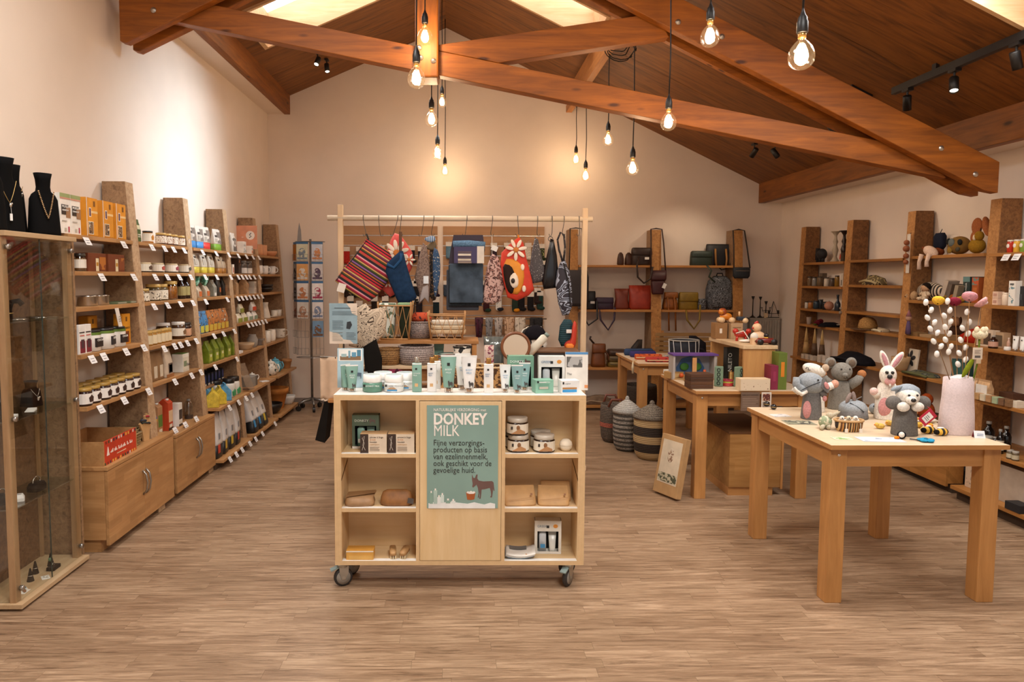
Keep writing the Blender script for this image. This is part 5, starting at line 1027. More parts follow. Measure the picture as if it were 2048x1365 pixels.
def pillow(t, name, px, Y, th, mat, inset=.82, dY=0.0, parent_off=None):
    """soft hanging piece with the given outline (photo pixels taken at depth Y)"""
    P = [W(a, b, Y=Y) for a, b in px]; k0 = 1.07; o = Vector(t.location); cx_ = sum(p.x for p in P)/len(P); cz_ = sum(p.z for p in P)/len(P)
    def ring(k, dy): return [(cx_+(p.x-cx_)*k*k0-o.x, Y+dY+dy-o.y, cz_+(p.z-cz_)*k*k0-o.z) for p in P]
    return pa(t, name, MB().loft([ring(inset*.55,-th*.52), ring(inset,-th*.42), ring(.965,-th*.2), ring(1,0), ring(.965, th*.2), ring(inset, th*.42), ring(inset*.55, th*.52)]), mat, True)
def hung(name, label, px, mat, th=.05, Y=YR-.03, cat='bag', top=None, pname='cloth_body'):
    a = W(*(top or px[0]), Y=Y); t = thg(name, label, cat,(a.x, Y, a.z),0, None); pillow(t, pname, px, Y, th, mat); return t
def sm(px, n=2):
    """round off an outline"""
    for _ in range(n):
        q = []
        for i, a in enumerate(px):
            b = px[(i+1) % len(px)]; q += [(a[0]*.75+b[0]*.25, a[1]*.75+b[1]*.25),(a[0]*.25+b[0]*.75, a[1]*.25+b[1]*.75)]
        px = q
    return px
strp = stripes(['#c22a2e', '#1f1420', '#b5662c', '#3a2a20', '#8a5aa0', '#2a2c18', '#3f4a20', '#c9a05a', '#7a1c34', '#b01c3c', '#e0a0a8', '#241c2c', '#1c1820', '#a84a2a', '#c8323a', '#2c2418', '#4a4a22', '#d88a4a', '#5a2030', '#7a2a52', '#c9b06a', '#8e1c2a', '#d03038', '#201820'],2,4.2, rot=(0, math.radians(-33),0))
t = hung('striped_bag', 'striped multicoloured woven bag hanging on the rail',[(733,482),(752,492),(775,505),(786,530),(780,552),(752,590),(736,601),(716,592),(694,578),(674,561),(690,538),(712,512)], strp,.045, YR-.055)
a, b = W(734,482, Y=YR-.06), W(674,561, Y=YR-.06); pa(t, 'zip_edge', MB().tube([Vector(a)-t.location,(Vector(a)+Vector(b))/2-t.location, Vector(b)-t.location],.008,8), black); pa(t, 'strap', MB().tube([Vector(W(735,484, Y=YR-.035))-t.location, Vector(W(737,478, Y=YR-.035))-t.location, Vector(W(733,468, Y=YR-.035))-t.location],.007,8), black)
pa(t, 'price_tag', MB().box(-.03,.03,-.002,0,-.035,.035), M('#e8e0d4',.6), loc=Vector(W(683,576, Y=YR-.085))-t.location, rot=(0,.3,0))
def petals(t, c, r, n, Y, m1, m2, a0=0.0, span=2*PI):
    C0 = Vector(W(*c, Y=Y))-t.location
    for k in range(n):
        a = a0+span*k/n; q = C0+Vector((math.cos(a)*r*.62,-.002, math.sin(a)*r*.62))
        pa(t, 'petal', MB().ball(q, r*.42,.004, r*.17,12,6, QY(-a)), m1, True)
    pa(t, 'flower_heart', MB().ball(C0+Vector((0,-.004,0)), r*.26,.006, r*.26,14,6), m2, True)
coral = M('#d4544e',.7,0,.15,10); petal = M('#ecdcc8',.7); rust = M('#c8762e',.7)
t = hung('flower_wrap', 'coral cloth wrap with big white flowers behind the blue pouch', sm([(786,470),(800,474),(812,490),(826,512),(820,545),(800,562),(785,594),(770,580),(762,572),(770,525)],1), coral,.06, YR+.02); petals(t,(793,506),.10,9, YR-.02, petal, rust,.3); petals(t,(818,520),.05,6, YR-.02, petal, rust); petals(t,(776,566),.04,6, YR-.02, petal, rust)
t = hung('navy_pouch', 'dark blue denim pouch hanging from a leather loop',[(801,505),(806,506),(812,530),(824,570),(832,592),(822,603),(798,606),(787,580),(773,545),(776,528)], M('#1b3350',.8,0,.2,40,.2),.07, YR-.12); pa(t, 'fold', MB().tube([Vector(W(*q, Y=YR-.155))-t.location for q in ((774,529),(788,536),(802,520),(803,507))],.012,8), M('#254a72',.8), True); pa(t, 'leather_loop', MB().box(-.012,.012,-.004,.004,0,.16), M('#5a3a20',.6), loc=(0,0,0))
t = hung('fish_pouch', 'brown fish shaped cloth pouch with grey tail',[(846,490),(853,498),(858,530),(860,560),(858,600),(850,590),(846,600),(838,607),(839,585),(830,556),(838,520)], blobs('#8a7468', '#6b564c',90,.5),.05, YR-.05); pillow(t, 'tail',[(846,575),(856,570),(858,606),(850,596),(838,607)], YR-.05,.03, M('#a39a98',.8), dY=-.02); pa(t, 'price_tag', MB().box(-.02,.02,-.002,0,-.03,.03), M('#d9e0e6',.6), loc=Vector(W(852,560, Y=YR-.10))-t.location)
t = hung('dark_scarf', 'dark flecked scarf knotted on the rail', sm([(862,488),(872,500),(876,540),(874,595),(862,600),(857,560),(858,520)],1), blobs('#2a2420', '#8a6a4a',60,.55),.05, YR+.03, 'scarf'); pillow(t, 'knot', sm([(850,497),(866,478),(874,490),(868,502)],1), YR,.05, M('#7a6a54',.8))
t = hung('blue_scarf', 'blue beaded scarf on the rail', sm([(866,497),(878,505),(881,540),(877,570),(870,600),(866,560)],1), blobs('#2c4a6c', '#b8b0a0',80,.62),.04, YR-.06, 'scarf'); pillow(t, 'twist', sm([(846,477),(868,471),(872,482),(858,486)],1), YR-.06,.035, stripes(['#6a8ab0', '#c8d0d8', '#4a6a92'],0,60))
# towel set
twl = M('#33393f',.95,0,.25,70,.4); tw2 = M('#5f7f9c',.95,0,.3,80,.4)
t = thg('towel_set', 'blue towel set in dark purple packaging on the rail', 'towel', W(934,470, Y=YR-.04),0); L0 = t.location
for k,(c, mm) in enumerate((((893,540,958,621), M('#474a52',.95)),((897,530,964,612), twl),((899,528,966,606), M('#46525f',.95,0,.5,8,.3)))):
    pa(t, 'towel', soft(W(c[2],560, Y=YR).x-W(c[0],560, Y=YR).x,.022, W(930, c[1], Y=YR).z-W(930, c[3], Y=YR).z,[(0,.97,.8),(.03,1,1),(.97,1,1),(1,.98,.7)],24,8), mm, True, loc=Vector(((W(c[0],560, Y=YR).x+W(c[2],560, Y=YR).x)/2, YR-.0-.025*k, W(930, c[3], Y=YR).z))-L0)
pa(t, 'card_header', MB().prism([((W(a, b, Y=YR-.06).x-L0.x),(W(a, b, Y=YR-.06).z-L0.z)) for a, b in ((907,470),(966,470),(970,500),(965,528),(897,528),(901,500))],-.004,.004), M('#2c1a2c',.5))
pa(t, 'rolled_towel', MB().tube([Vector(W(906,489, Y=YR-.09))-L0, Vector(W(938,488, Y=YR-.095))-L0, Vector(W(970,491, Y=YR-.09))-L0],.028,14), tw2, True)
pa(t, 'card_sleeve', MB().box(W(908,500, Y=YR-.1).x-L0.x, W(965,500, Y=YR-.1).x-L0.x,-.088,-.084, W(930,527, Y=YR-.1).z-L0.z, W(930,494, Y=YR-.1).z-L0.z), M('#3a3058',.5))
for k, z in enumerate((503,508,513,518,523)): pa(t, 'printed_towel', MB().box(W(916,500, Y=YR-.1).x-L0.x, W(943-k % 2,500, Y=YR-.1).x-L0.x,-.0905,-.0885, W(930, z+4, Y=YR-.1).z-L0.z, W(930, z, Y=YR-.1).z-L0.z), M(('#5a4a52', '#d8cdbb', '#4a3a44', '#c8bca8', '#8a7a70')[k],.6))
pa(t, 'cream_label', MB().box(W(954,500, Y=YR-.1).x-L0.x, W(968,500, Y=YR-.1).x-L0.x,-.091,-.0885, W(930,527, Y=YR-.1).z-L0.z, W(930,493, Y=YR-.1).z-L0.z), M('#d8cfc2',.6))
leo = blobs('#c9a49a', '#4a2a26',45,.52, '#9a6a60',.8,.6)
t = hung('leopard_cloth', 'pink leopard print cloth with white tag',[(984,511),(995,517),(1006,545),(1007,575),(1000,600),(985,606),(967,603),(969,570),(975,535)], leo,.05, YR-.03, 'cloth'); pa(t, 'white_tag', MB().box(-.025,.025,-.002,0,-.02,.02), M('#e6e2dc',.6), loc=Vector(W(989,497, Y=YR-.06))-t.location, rot=(0,.4,0)); pa(t, 'cord', MB().tube([(0,0,0), Vector(W(984,470, Y=YR-.03))-t.location],.003,6), M('#cfc4b4',.7))
t = hung('red_panda_wrap', 'red wrap with white flower and red panda face',[(1038,478),(1046,490),(1052,520),(1060,550),(1066,577),(1056,588),(1034,598),(1016,592),(1008,560),(1003,530),(1005,508),(1020,492)], M('#cc3a24',.7),.055, YR-.05); yq = YR-.088
petals(t,(1032,500),.085,7, yq, petal, rust,.2); pillow(t, 'orange_face', sm([(1008,520),(1030,520),(1046,535),(1048,560),(1038,588),(1022,586),(1012,560)],1), YR-.06,.05, M('#d88a28',.7), dY=-.01); pillow(t, 'dark_mask', sm([(1006,530),(1022,530),(1030,548),(1030,570),(1024,588),(1014,580),(1008,556)],1), YR-.06,.05, M('#2b1d18',.8), dY=-.02); pillow(t, 'white_muzzle', sm([(1018,552),(1028,544),(1036,556),(1036,572),(1026,578),(1018,568)],1), YR-.06,.05, petal, dY=-.028)
pa(t, 'nose', MB().ball(Vector(W(1026,562, Y=yq-.03))-t.location,.016,.012,.02), M('#241812',.5), True)
for c in ((1045,535),(1048,578)): pa(t, 'ear', MB().ball(Vector(W(*c, Y=yq+.002))-t.location,.016,.012,.026), petal, True)
pa(t, 'orange_tie', MB().tube([(0,0,0), Vector(W(1036,470, Y=YR-.05))-t.location],.008,8), M('#d88a28',.7))
t = hung('spotted_cloth', 'dark grey cloth with tiny pale dots',[(1070,478),(1076,482),(1082,510),(1090,545),(1084,561),(1066,565),(1059,545),(1064,505)], blobs('#4a4546', '#d9d4cc',130,.66),.045, YR-.02, 'cloth')
t = hung('black_bag', 'shiny black bag hanging from a ring',[(1101,481),(1107,483),(1113,512),(1116,545),(1113,573),(1088,576),(1085,560),(1093,516)], M('#121114',.25),.05, YR-.03); pa(t, 'ring', MB().tube([(.018*math.cos(a*PI/6),0,.012+.018*math.sin(a*PI/6)) for a in range(12)],.003,6, True), steel, True)
lf = blobs('#2c2730', '#aab4c6',6,.026, None,.7,.8, 'line')
t = hung('leaf_print_bag', 'black and pale blue leaf print bag with strap',[(1121,528),(1130,524),(1138,545),(1143,582),(1143,612),(1137,627),(1125,628),(1117,605),(1112,570),(1115,545)], lf,.07, YR-.06); pa(t, 'strap', MB().tube([Vector(W(*q, Y=YR-.05))-t.location for q in ((1126,526),(1118,500),(1115,480),(1121,465),(1128,470),(1130,495),(1127,524))],.008,8), blobs('#2a2426', '#8a7a6a',60,.6), True); pa(t, 'zip', MB().tube([Vector(W(*q, Y=YR-.10))-t.location for q in ((1127,526),(1137,565),(1141,610))],.005,6), black)
# ---- baskets on the riser
wire = M('#b98a58',.5)
def wirebasket(label, px0, px1, py0, py1, Y, D=.22):
    a, b = W(px0, py1, Y=Y), W(px1, py1, Y=Y); zt_ = W(px0, py0, Y=Y).z; w = b.x-a.x; h = zt_-1.0824; t = thg('wire_basket', label, 'basket',((a.x+b.x)/2, Y+D/2,1.0826))
    mb = MB(); top = [(-w*.5,-D/2, h),(w*.5,-D/2, h),(w*.5, D/2, h),(-w*.5, D/2, h)]; bot = [(-w*.42,-D*.42,.006),(w*.42,-D*.42,.006),(w*.42, D*.42,.006),(-w*.42, D*.42,.006)]
    pa(t, 'rim', MB().tube(top,.006,8, True), wire, True); pa(t, 'base_ring', MB().tube(bot,.006,8, True), wire, True)
    for k in range(4):
        p, q, r, s = Vector(top[k]), Vector(top[(k+1) % 4]), Vector(bot[k]), Vector(bot[(k+1) % 4]); n = 4
        for i in range(n): mb.tube([p.lerp(q, i/n), r.lerp(s,(i+1)/n)],.0022,5).tube([p.lerp(q,(i+1)/n), r.lerp(s, i/n)],.0022,5)
        pa(t, 'corner_wire', MB().tube([p+Vector((0,0,.03)), p, r],.0065,8), wire, True)
    pa(t, 'lattice', mb, wire); return t, w, h, D
swirl = blobs('#cbb79e', '#4a3a2c',9,.018, None,.8,1.2, 'line')
t, w, h, D = wirebasket('wire basket with folded cloths on the riser, left of two',756,822,612,672,5.18)
c = thg('green_cloth', 'dark green cloth folded inside the left wire basket', 'cloth', Vector(t.location)+Vector((.07,0,.012))); pa(c, 'fold', soft(.085,.13, h*.95,[(0,.8,.8),(.1,.9,.9),(.9,1,1),(1,.95,.9)],18,5), M('#2a2e20',.9), True); pa(c, 'edge_fold', soft(.11,.16,.02,[(0,1,1),(.6,1,1),(1,.9,.9)],18,5,(0,0, h*.95)), M('#7f9a74',.9), True)
c = thg('leafy_cloth', 'pale cloth with leaves folded in the left wire basket', 'cloth', Vector(t.location)+Vector((-.06,.0,.012))); pa(c, 'fold', soft(.12,.16, h*1.02,[(0,.8,.8),(.2,.85,.9),(.9,1.05,1),(1,1,.9)],18,5), blobs('#d0d4c8', '#5a6a52',18,.52, None), True)
t2, w, h, D = wirebasket('wire basket with cream towels on the riser, right of two',856,930,632,673,5.18)
for k in range(3):
    c = thg('cream_towel', 'folded cream towel in the wire basket, '+('lowest', 'middle', 'topmost')[k]+' of three', 'towel', Vector(t2.location)+Vector((.01,0,.045+.034*k)),.06*k-.05); pa(c, 'fold', soft(.27-.012*k,.16,.03,[(0,.97,.97),(.2,1,1),(.8,1,1),(1,.97,.97)],22,6), M(('#d2b894', '#d8c6a8', '#e4dccc')[k],.95), True); pa(c, 'hem', MB().box(-.125,.125,-.081,-.079,.012,.016), M('#c9b08c',.9))
t = thg('octopus_cloth', 'beige cloth with swirling octopus drawing draped at the riser end', 'cloth', W(742,620, Y=4.98))
pillow(t, 'drape',[(716,618),(732,610),(742,622),(768,616),(772,640),(768,668),(758,676),(748,690),(732,700),(716,694),(700,690),(706,650)],4.98,.06, swirl)
t = thg('black_sheet', 'black card sheet leaning below the octopus cloth', 'sheet', W(745,727, Y=4.90)); pillow(t, 'sheet',[(727,697),(752,682),(763,718),(762,788),(734,790),(730,729)],4.90,.006, M('#15120f',.9),.95)
# lower tier
def pot(label, px, py, z, Y, r, h, mat, cat='basket', name='woven_basket', sy=1.0, flare=1.1):
    x = W(px, py, Y=Y).x; t = thg(name, label, cat,(x, Y, z)); pa(t, 'basket_wall', MB().lathe([(.001,0)]+shell([(r*.86,0),(r,.05*h),(r*flare,.5*h),(r*flare*.98, h)],.008),26, caps=False), mat, True)
    pa(t, 'rim', MB().tube([(r*flare*.97*math.cos(a*PI/12), r*flare*.97*math.sin(a*PI/12), h) for a in range(24)],.007,8, True), mat, True); return t
rope = weave('#b9a8a0', '#4a4648',170); wick = weave('#a87a44', '#5c3e1e',130); triw = blobs('#201b18', '#d8cfc0',16,.5, None)
pot('woven wicker basket on the lower riser tier',778,712,.9125,5.10,.075,.115, wick); pot('grey flecked rope basket on the lower riser tier',832,713,.9125,5.14,.12,.13, rope, flare=1.08); pot('colourful striped bowl basket on the lower riser tier',897,712,.9125,5.10,.062,.075, stripes(['#2f4a52', '#b0402a', '#d8cdb8', '#5f8a84', '#241c18', '#c9883a'],2,34), flare=1.25); pot('black and white triangle patterned basket on the lower tier',925,712,.9125,5.15,.066,.125, triw, flare=1.03)
pot('tall grey rope basket behind the upper riser shelf',839,680,1.0826,5.40,.10,.125, rope, flare=1.1)
t = thg('red_scarf_roll', 'rolled orange red scarf in the grey basket', 'scarf', Vector((W(842,650, Y=5.40).x,5.40,1.2085))); pa(t, 'roll', soft(.17,.12,.07,[(0,.8,.8),(.4,1,1),(1,.6,.6)],18,2.5), blobs('#c04a24', '#3a1a1c',40,.6), True)
t = thg('mint_vase', 'mint green paper box behind the baskets', 'box',(W(878,700, Y=5.3).x,5.30,.9125)); pa(t, 'carton', MB().box(-.035,.035,-.03,.03,0,.135), M('#7ea898',.5), bevel=.002); pa(t, 'lid', MB().box(-.037,.037,-.032,.032,.10,.137), M('#8ab4a4',.5))
# on the table, right half
ZTB = .7155
t = thg('round_mirror', 'round table mirror with brown wooden rim', 'mirror',(W(1031,720, Y=4.95).x,4.95, ZTB+.04)); C1 = (0,0, W(1031,694, Y=4.95).z-ZTB-.04); rot = MTR(C1) @ MR(PI/2,4, 'X')
pa(t, 'rim', MB().tube([(.098*math.cos(a*PI/20),.0,.098*math.sin(a*PI/20)+C1[2]) for a in range(40)],.011,10, True), M('#7a4a2c',.4), True); pa(t, 'mirror_glass', MB().lathe([(.0005,.004),(.094,.004),(.094,-.004),(.0005,-.004)],36, caps=False).xf(rot), M('#dccbb4',.35,.35,.0)); pa(t, 'stem', MB().box(-.012,.012,.0,.012,-.02, C1[2]-.10), M('#7a4a2c',.4)); pa(t, 'foot', MB().box(-.06,.06,-.03,.06,-.04,-.02), M('#7a4a2c',.4))  # mirror face tinted beige, the reflected wall put into its colour
t = thg('foil_bag', 'crinkled clear plastic bag with dark contents', 'bag',(W(985,715, Y=5.25).x,5.25,.9125)); t.location.x = .26; pa(t, 'bag', soft(.15,.09,.26,[(0,.9,.9),(.1,1,1),(.7,.95,.8),(.85,1.05,.5),(1,1.1,.2)],20,3), M('#6f7470',.12,.3,.5,18,.6), True); pa(t, 'contents', soft(.12,.06,.15,[(0,1,1),(1,1,.6)],16,4,(0,-.022,.02)), M('#3a3f3a',.5), True); t.location.z = ZTB; t.scale = (1,1,1.5)
t = thg('floral_card_bag', 'tall pink floral paper bag beside the riser post', 'bag',(.155+.06,5.10, ZTB)); pa(t, 'bag', soft(.07,.05,.34,[(0,1,1),(.9,1,.8),(1,1,.2)],16,6), blobs('#d8c0b4', '#9a4a5a',50,.55, '#6a3a4a')); pa(t, 'white_edge', MB().box(-.036,-.033,-.026,.0,0,.33), M('#e0d8cc',.6))
t = thg('thermos_bottle', 'pale thermos bottle lying tilted behind the gift boxes', 'bottle',(W(1075,690, Y=5.0).x,5.0, W(1075,690, Y=5.0).z)); q = MR(.75,4, 'Y'); pa(t, 'flask', MB().lathe([(.026,-.09),(.03,-.085),(.03,.07),(.02,.085)],18).xf(q), M('#c9c2b0',.4), True); pa(t, 'stopper', MB().lathe([(.018,.085),(.018,.11)],14).xf(q), M('#7a8a80',.4), True)
t = thg('bag_crate', 'dark crate of bags supporting the thermos', 'crate',(W(1085,730, Y=5.1).x,5.1, ZTB)); pa(t, 'crate', MB().box(-.17,.26,-.12,.14,0,.30), M('#2a211c',.7), bevel=.006); pa(t, 'rim', MB().box(-.175,.265,-.125,.145,.29,.305), M('#6b4a30',.6), bevel=.004)
t.location.y = 5.16
teal = weave('#1f4a52', '#12262c',190)
t = hung('teal_woven_pouch', 'teal woven pouch leaning at the right rail post', sm([(1122,640),(1148,642),(1144,690),(1116,692)],1), teal,.05,5.35, 'pouch',(1130,692)); pa(t, 'white_label', MB().box(-.02,.02,-.003,0,-.014,.014), M('#e4e0d8',.6), loc=Vector(W(1138,663, Y=5.31))-t.location)
t = hung('red_orange_pouch', 'red and orange pouch beside the teal one', sm([(1146,642),(1154,650),(1150,700),(1132,702),(1128,686),(1142,684)],1), M('#b8341c',.6),.04,5.30, 'pouch',(1140,702)); pillow(t, 'orange_base', sm([(1130,688),(1148,688),(1146,702),(1134,702)],1),5.28,.035, M('#dc7a22',.6))
t = thg('maroon_cloth', 'maroon cloth heap behind the cream jars', 'cloth',(W(795,755, Y=4.86).x+.01,4.86, ZTB)); pa(t, 'heap', soft(.30,.14,.19,[(0,1,1),(.4,.95,.9),(.75,.7,.6),(1,.25,.2,-.03,0)],24,2.5), M('#6b2238',.8,0,.3,20,.4), True); pa(t, 'fold', soft(.12,.06,.20,[(0,1,1),(.6,.7,.6),(1,.1,.1)],16,2.5,(-.01,-.03,0)), M('#3c1220',.8), True)
t = thg('white_cloth', 'grey white crumpled cloth beside the maroon heap', 'cloth',(W(733,755, Y=4.86).x-.02,4.88, ZTB)); pa(t, 'heap', soft(.12,.14,.17,[(0,1,1),(.5,.9,.8),(1,.4,.3)],20,2.5), M('#9aa09c',.7,0,.3,30,.5), True); pa(t, 'fold', MB().tube([(-.04,-.06,.10),(0,-.05,.15),(.04,-.04,.12)],.008,8), M('#c8ccc8',.7), True)
t = thg('cane_tray', 'woven cane tray seen between the lotion bottles', 'tray',(W(925,750, Y=4.84).x+.03,4.90, ZTB)); pa(t, 'wall', MB().box(-.26,.26,-.10,-.09,0,.21).box(-.26,.26,.09,.10,0,.21).box(-.26,-.25,-.09,.09,0,.21).box(.25,.26,-.09,.09,0,.21), blobs('#b58a54', '#4a2f18',46,.5)); pa(t, 'rim', MB().tube([(-.26,-.10,.21),(.26,-.10,.21),(.26,.10,.21),(-.26,.10,.21)],.008,8, True), M('#d0b48a',.6), True); pa(t, 'bottom', MB().box(-.25,.25,-.09,.09,0,.006), M('#8a6a44',.7))
t = thg('coral_cloth_roll', 'coral patterned cloth bundle left of the green gift box', 'cloth',(W(1003,740, Y=4.84).x+.075,4.87, ZTB)); pa(t, 'bundle', soft(.10,.14,.13,[(0,1,1),(.6,.9,.9),(1,.4,.4)],18,2.5), blobs('#c86a50', '#3a2a34',30,.55, '#d8b8a0'), True); pa(t, 'tie', MB().tube([(.045*math.cos(a*PI/8),.06*math.sin(a*PI/8),.07) for a in range(16)],.004,6, True), M('#3a2a34',.7))
t = hung('black_pattern_bag', 'black and white patterned bag behind the mirror', sm([(1040,664),(1062,652),(1088,656),(1094,700),(1062,712),(1042,702)],1), triw,.06,5.36, 'bag',(1062,712)); pillow(t, 'black_flap', sm([(1048,664),(1070,648),(1090,660),(1088,678),(1056,680)],1),5.33,.05, M('#17141a',.8))
# info sheet on a stem, beige cloth and dark board at the table end
SG = thg('info_stand', 'blue and cream information sheet on a thin stem', 'sign',(W(687,688, Y=4.80).x,4.80, ZTB)); z0, z1 = W(687,688, Y=4.80).z-ZTB, W(687,607, Y=4.80).z-ZTB
pa(SG, 'sheet', MB().box(-.095,.095,0,.003, z0, z1), M('#8fa8b2',.4)); pa(SG, 'stem', MB().tube([(0,.006,0),(0,.006, z0)],.006,8), steel); pa(SG, 'foot', MB().lathe([(.05,0),(.05,.006)],18), steel)
pa(SG, 'cream_shape', MB().prism([(.02, z1),(.095, z1),(.095, z1-.085),(.06, z1-.07),(.045, z1-.03)],-.0012,-.0004), M('#dccbb8',.5)); pa(SG, 'cream_shape', MB().prism([(-.095, z0),(.07, z0),(.045, z0+.025),(.0, z0+.03),(-.03, z0+.07),(-.095, z0+.085)],-.0012,-.0004), M('#dccbb8',.5)); pa(SG, 'animal_picture', MB().prism([(.02, z0+.105),(.045, z0+.10),(.06, z0+.13),(.05, z0+.155),(.025, z0+.15)],-.0014,-.0004), M('#2f3438',.5))
lines(SG,-.06,.05, z1-.035, z1-.025,1, '#3a4448',-.0016,.4); lines(SG,-.075,.085, z1-.08, z1-.05,4, '#5c7079',-.0016,.3); lines(SG,-.075,.0, z0+.10, z0+.165,8, '#5c7079',-.0016,.3); lines(SG,-.075,-.005, z0+.02, z0+.085,7, '#7a7a70',-.0016,.3); lines(SG,.02,.085, z0+.03, z0+.085,6, '#5c7079',-.0016,.3)
t = thg('beige_cloth', 'beige cloth hanging over the table end beside the blue sign', 'cloth',(-.855,4.90,.90)); cloth(t, 'cloth', lambda u, v: (-.03-.075+.15*u,.01*math.sin(u*9)-.10,.10-.30*v+.012*math.sin(u*14)*v), M('#cdb094',.85),14,10); pa(t, 'fringe', MB().tube([(-.10+.013*k,-.10+.006*(k % 2),-.20+.006*math.sin(k*2)) for k in range(12)],.006,6), M('#d8c4ae',.9))
pa(t, 'rod', MB().tube([(-.105,-.10,.10),(.0,-.10,.10),(-.02,-.03,-.18)],.005,8), steel)
t = thg('black_folder', 'black folder hanging at the table end beside the cart', 'folder',(-.905,4.80,.42)); pa(t, 'folder', MB().hexa([(-.095,0,0),(-.03,0,-.02),(-.03,.20,-.02),(-.095,.20,0)],[(-.03,0,.27),(.004,0,.27),(.004,.20,.27),(-.03,.20,.27)]), M('#17130f',.8)); pa(t, 'hanging_loop', MB().tube([(-.012,.1,.26),(-.004,.1,.30),(.01,.1,.296)],.006,6), black)
# ================================================================== back wall: slat panels with socks, bag shelves, radiator, card spinner
pan = wood('#b98f66', '#a87d55', 'X',.5,0,.5); chrome = M('#cfcac2',.25,.9)
for k,(xa, xb) in enumerate(((-1.44,-.272),(-.206,1.016))):
    t = thg('slat_panel',('left', 'right')[k]+' brown slat panel with chrome strips on the back wall', 'slat panel',((xa+xb)/2, YB-.001,.85)); w = (xb-xa)/2
    for i in range(11):
        pa(t, 'slat', MB().box(-w, w,-.018,0,.12*i+.004,.12*i+.112), pan); pa(t, 'metal_strip', MB().box(-w, w,-.014,-.004,.12*i-.004,.12*i+.003), chrome)
cardm = '#d8cfc2'
def sock(label, px, py, c, c2=None, L=.21, foot=True):
    p = W(px, py, Y=8.40); t = thg('sock_pair', label, 'socks',(p.x,8.44, p.z-L))
    mm = M(c,.9,0,.2,60) if isinstance(c, str) else c
    pa(t, 'sock_leg', soft(.075,.03, L*.86,[(0,.8,.8),(.12,1,1),(.9,.98,1),(1,.95,.8)],16,4), mm, True)
    pa(t, 'toe', MB().ball((.018 if foot else 0,-.006,.018),.042,.016,.024), M(c2 or (c if isinstance(c, str) else '#222226'),.9), True)
    pa(t, 'paper_band', MB().box(-.039,.039,-.019,.019, L*.70, L*.95), M(cardm if not c2 or c2 != 'k' else '#a0703c',.6)); pa(t, 'hook', MB().tube([(0,0, L*.9),(0,.0, L+.012),(0,.035, L+.016)],.003,6), chrome)
    return t
SK = [(692,492, '#a82a22', None, 'red'),(718,492, '#6f6a66', None, 'grey'),(762,490, '#27303e', None, 'navy'),(781,492, '#c07a1e', None, 'mustard'),(823,490, '#232026', None, 'charcoal'),(842,492, '#2a2c38', None, 'ink blue'),(898,482, '#5f7f92', None, 'pale blue'),(988,484, '#3a2c34', None, 'plum'),(1015,484, '#4a3424', None, 'brown'),(1057,484, '#d4cbbb', '#d8cfc0', 'white'),(1084,486, blobs('#23301f', '#a8b06a',60,.6), '#26301f', 'dotted green')]
for i,(px, py, c, c2, n) in enumerate(SK): sock(n+' socks in the top row of the slat panels', px, py, c, c2)
SK2 = [(830,560, '#1e1c1c', None, 'black'),(700,590, '#1f2a30', None, 'dark teal'),(718,600, '#241c1a', None, 'dark brown'),(748,590, '#2a201a', None, 'umber'),(770,590, '#1c1a1e', None, 'jet black'),(822,592, '#1e3038', None, 'petrol'),(872,592, '#1d2a2e', None, 'blackish teal'),(838,590, '#241f24', '#c9801c', 'black socks with yellow toes,')]
for px, py, c, c2, n in SK2: sock(n+(' dark' if n.endswith(',') else ' socks')+' in the lower rows of the left panel', px, py, c, c2,.26)
for i, px in enumerate(range(690,886,18)): sock(('dark brown', 'black', 'deep green', 'ink', 'dark rust', 'coal', 'night blue', 'umber', 'charcoal', 'dark olive', 'dark violet')[i]+' socks in the crowded middle row of the left panel', px,556,('#2a1c16', '#151416', '#1c2620', '#1a1f2a', '#4a2414', '#19171a', '#1a2230', '#2c2018', '#222024', '#24261a', '#221a2a')[i], None,.23)
SK3 = [(973,584, '#3a1c1e', '#26382c', 'maroon'),(998,582, blobs('#d8d4cc', '#6a6a70',50,.6), '#24262e', 'white leaf print'),(1031,584, '#28342a', '#c9821e', 'green with yellow toe'),(1044,582, '#1b191a', None, 'plain black'),(1062,582, '#1d1b1c', None, 'black with thin rib'),(1081,580, '#233a34', None, 'bottle green')]
for px, py, c, c2, n in SK3: sock(n+' socks in the bottom row of the right panel', px, py, c, c2,.24)
for i,(px, py, c, n) in enumerate(((1005,545, '#2a2a30', 'slate'),(1085,520, '#262a24', 'moss'),(1076,575, '#2a1e1c', 'chestnut'),(893,560, '#3a4450', 'steel blue'),(968,560, '#241e22', 'aubergine'))): sock(n+' socks in the middle rows of the slat panels', px, py, c, None,.2)
t = thg('scarf_rail', 'chrome bar for scarves across the right slat panel', 'rail',(.42,8.36, W(1000,638, Y=8.36).z)); pa(t, 'bar', MB().tube([(-.55,0,0),(.62,0,0)],.009,10), chrome, True); pa(t, 'bracket', MB().box(-.5,-.49,0,.12,-.01,.01).box(.5,.51,0,.12,-.01,.01), chrome)
SCF = [(958,.10, '#4a2030', 'purple'),(978,.09, '#8a8a8c', 'silver grey'),(997,.10, '#b9b2ac', 'white black flecked'),(1018,.12, '#c9a88a', 'peach floral'),(1040,.13, '#cfc4b4', 'cream knotted'),(1072,.16, '#1d1a1c', 'black')]
